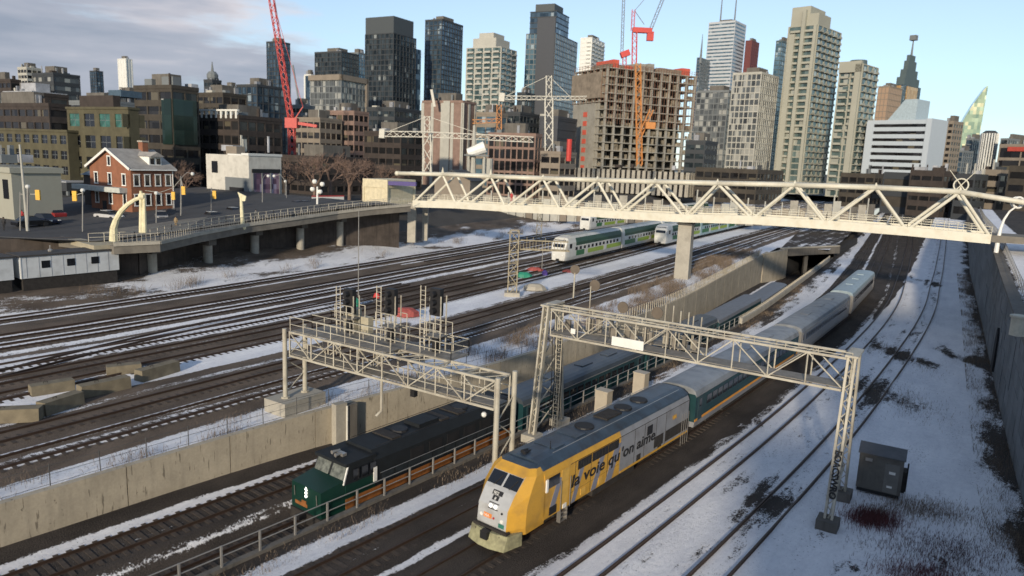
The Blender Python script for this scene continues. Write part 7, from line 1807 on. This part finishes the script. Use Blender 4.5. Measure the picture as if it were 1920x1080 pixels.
# ---- trees and shrubs
M_BARK = mat('bare_bark', (.17,.115,.09), .95, var=.4, scale=2)
def tree(label, px, py, z, h, seed, group='bare trees'):
    b = P(px, py, z) if py else px; T = thing('bare_tree', label, 'tree', tuple(b), 0, group); rn = random.Random(seed)
    tr_, br = MB(), MB()
    tr_.cyl((0,0,-.3),(0,0,h*.3),h*.03,h*.022,7)
    def grow(p, d, L_, r, lev):
        q = p+d*L_; (br).cyl(p, q, r, r*.6, 4 if lev < 3 else 3) if lev < 3 else br.beam(p, q, r*1.6, r*1.6)
        if lev >= 5: return
        for _ in range(3 if lev < 3 else 3):
            e = Vector((rn.gauss(0,1), rn.gauss(0,1), rn.gauss(.25,.6))).normalized(); grow(p.lerp(q, rn.uniform(.55, 1)), (d*.75+e*.75).normalized(), L_*rn.uniform(.6,.8), r*.6, lev+1)
    for _ in range(4):
        e = Vector((rn.gauss(0,.6), rn.gauss(0,.6), 1)).normalized(); grow(Vector((0,0,h*.27)), e, h*.24, h*.014, 1)
    part('trunk', tr_, M_BARK, T); part('crown', br, M_BARK, T); return T
tp_ = [(590,318,165,14.5),(620,312,180,16),(655,316,170,14.5),(540,318,175,13),(680,318,190,14),(705,312,195,12),(350,340,158,10),(470,270,200,8),(335,322,172,11),(725,318,190,12),(845,322,215,9),(565,296,205,12),(640,298,215,13)]
tn = ['bare tree left of the group beyond the gallery building','tall bare tree in the middle of the group by the red crane foot','bare tree right of the red crane foot','bare tree just right of the gallery building','bare tree before the tan and brown brick building','bare tree before the dark brick block','bare tree directly behind the brick house chimney','bare tree top showing over the gallery roof','bare tree between the brick house and shop row','bare tree left of the white tower crane mast','small bare tree by the gabled shed','bare tree at the back of the group near the red crane','farthest bare tree behind the group, below the tan-framed block']
for i, ((px, py, Y, h), lab) in enumerate(zip(tp_, tn)):
    p = at(px, 360, Y); T = tree(lab, Vector((p.x, p.y, 8.0)), 0, 8, h, 20+i)
M_REDC = mat('reddish_twigs', (.14,.075,.055), .95, var=.4, scale=2)
# ---- unseen bridge and blocks added behind the camera to shade the foreground
block('plain brick block standing behind the viewpoint on the right', 0, 0, 0, 0, 1, S_BROWN) if False else None
T = thing('shade_bridge', 'long unseen road overpass added behind the viewpoint for its shade', 'bridge', (0, -34, 0))
part('deck', MB().box(-170,150,-8,8,9.0,10.4), M_DECK, T); part('parapet', MB().box(-170,150,7.6,8,10.4,11.4).box(-170,150,-8,-7.6,10.4,11.4), M_CONC2, T)
for x in range(-160, 150, 22): part('pier', MB().box(x-1,x+1,-5,5,-5,9), M_CONC2, T)
part('abutment', MB().box(-170,-60,-7,7,-5,9).box(30,150,-7,7,-5,9), M_CONC, T)
def rearblock(label, x0, x1, y0, y1, h):
    T = thing('shade_block', label, 'apartment block', (x0, y0, -1)); part('wall', MB().box(0,x1-x0,0,y1-y0,0,h), S_BROWN, T)
    mb = MB()
    part('roof', MB().box(-.2,x1-x0+.2,-.2,y1-y0+.2,h,h+.6), M_SNOWR, T)
    pane = MB().box(-.8,.8,-.05,.05,-.8,.8).mesh('window', M_WIN)
    for i in range(int((x1-x0)/4)):
        for k in range(int(h/3.4)): part('window', pane, None, T, (2+i*4, y1-y0+.02, 1.8+k*3.4))
rearblock('tall unseen brown brick block added behind the viewpoint for shade, farthest right', -5, 95, -66, -46, 43)
rearblock('lower unseen brown brick block added for shade behind the viewpoint, next to the tall one', -12.5, -5.1, -66, -46, 28.5)
rearblock('long low unseen brick block added for shade behind the viewpoint to the left', -85, -31, -66, -46, 15)

# more street life
car('pale grey car on the street in front of the shop row', 400, 414, 8.2, R(-40), ('palegrey', (.42,.42,.41)))
car('small red car beyond the traffic light at the far left', 100, 408, 8.1, R(150), ('red', (.30,.03,.03)))
car('black car turning between the corner building and shopfront', 60, 425, 8.1, R(60), ('jet', (.012,.012,.014)))
car('silver-blue car on the street left of the gallery building', 440, 405, 8.5, R(-40), ('silverblue', (.20,.24,.28)))
person('pedestrian in a grey coat on the viaduct path near the fin sculpture', 480, 414, 9.0, coat=(.12,.12,.12))
person('pedestrian in a tan coat by the arch sculpture', 330, 428, 8.2, coat=(.25,.18,.10))
mb = MB()
for k in range(9):
    p = P(150+k*9, 424-k*.8, 8.13); mb.beam((p.x-.9,p.y-1.3,8.06),(p.x+.9,p.y+1.3,8.06),.45,.012)
struct('road_markings', mb, mat('road_paint', (.50,.50,.47), .8, var=.2))
# small chimneys, tanks and vents scattered on the roofs of the brick district
rn = random.Random(11)
for o in [o for o in COL.objects if o.get('category') == 'building' and 'dims' in o.keys()]:
    w, d, H_ = list(o['dims'])
    for k in range(5):
        x, y = rn.uniform(.05,.9)*d, rn.uniform(.03,.92)*w; q = rn.choice(((.6,2.4),(1.0,1.6),(.3,3.2),(2.2,1.0)))
        part('roof_stack', MB().box(x,x+q[0],y,y+q[0]*rn.uniform(.8,1.6),H_+.8,H_+1+q[1]), rn.choice((S_MID, S_DARK, S_BROWN, S_PALE, M_SNOWR)), o)
for o in COL.objects:
    if 'dims' in o.keys(): del o['dims']
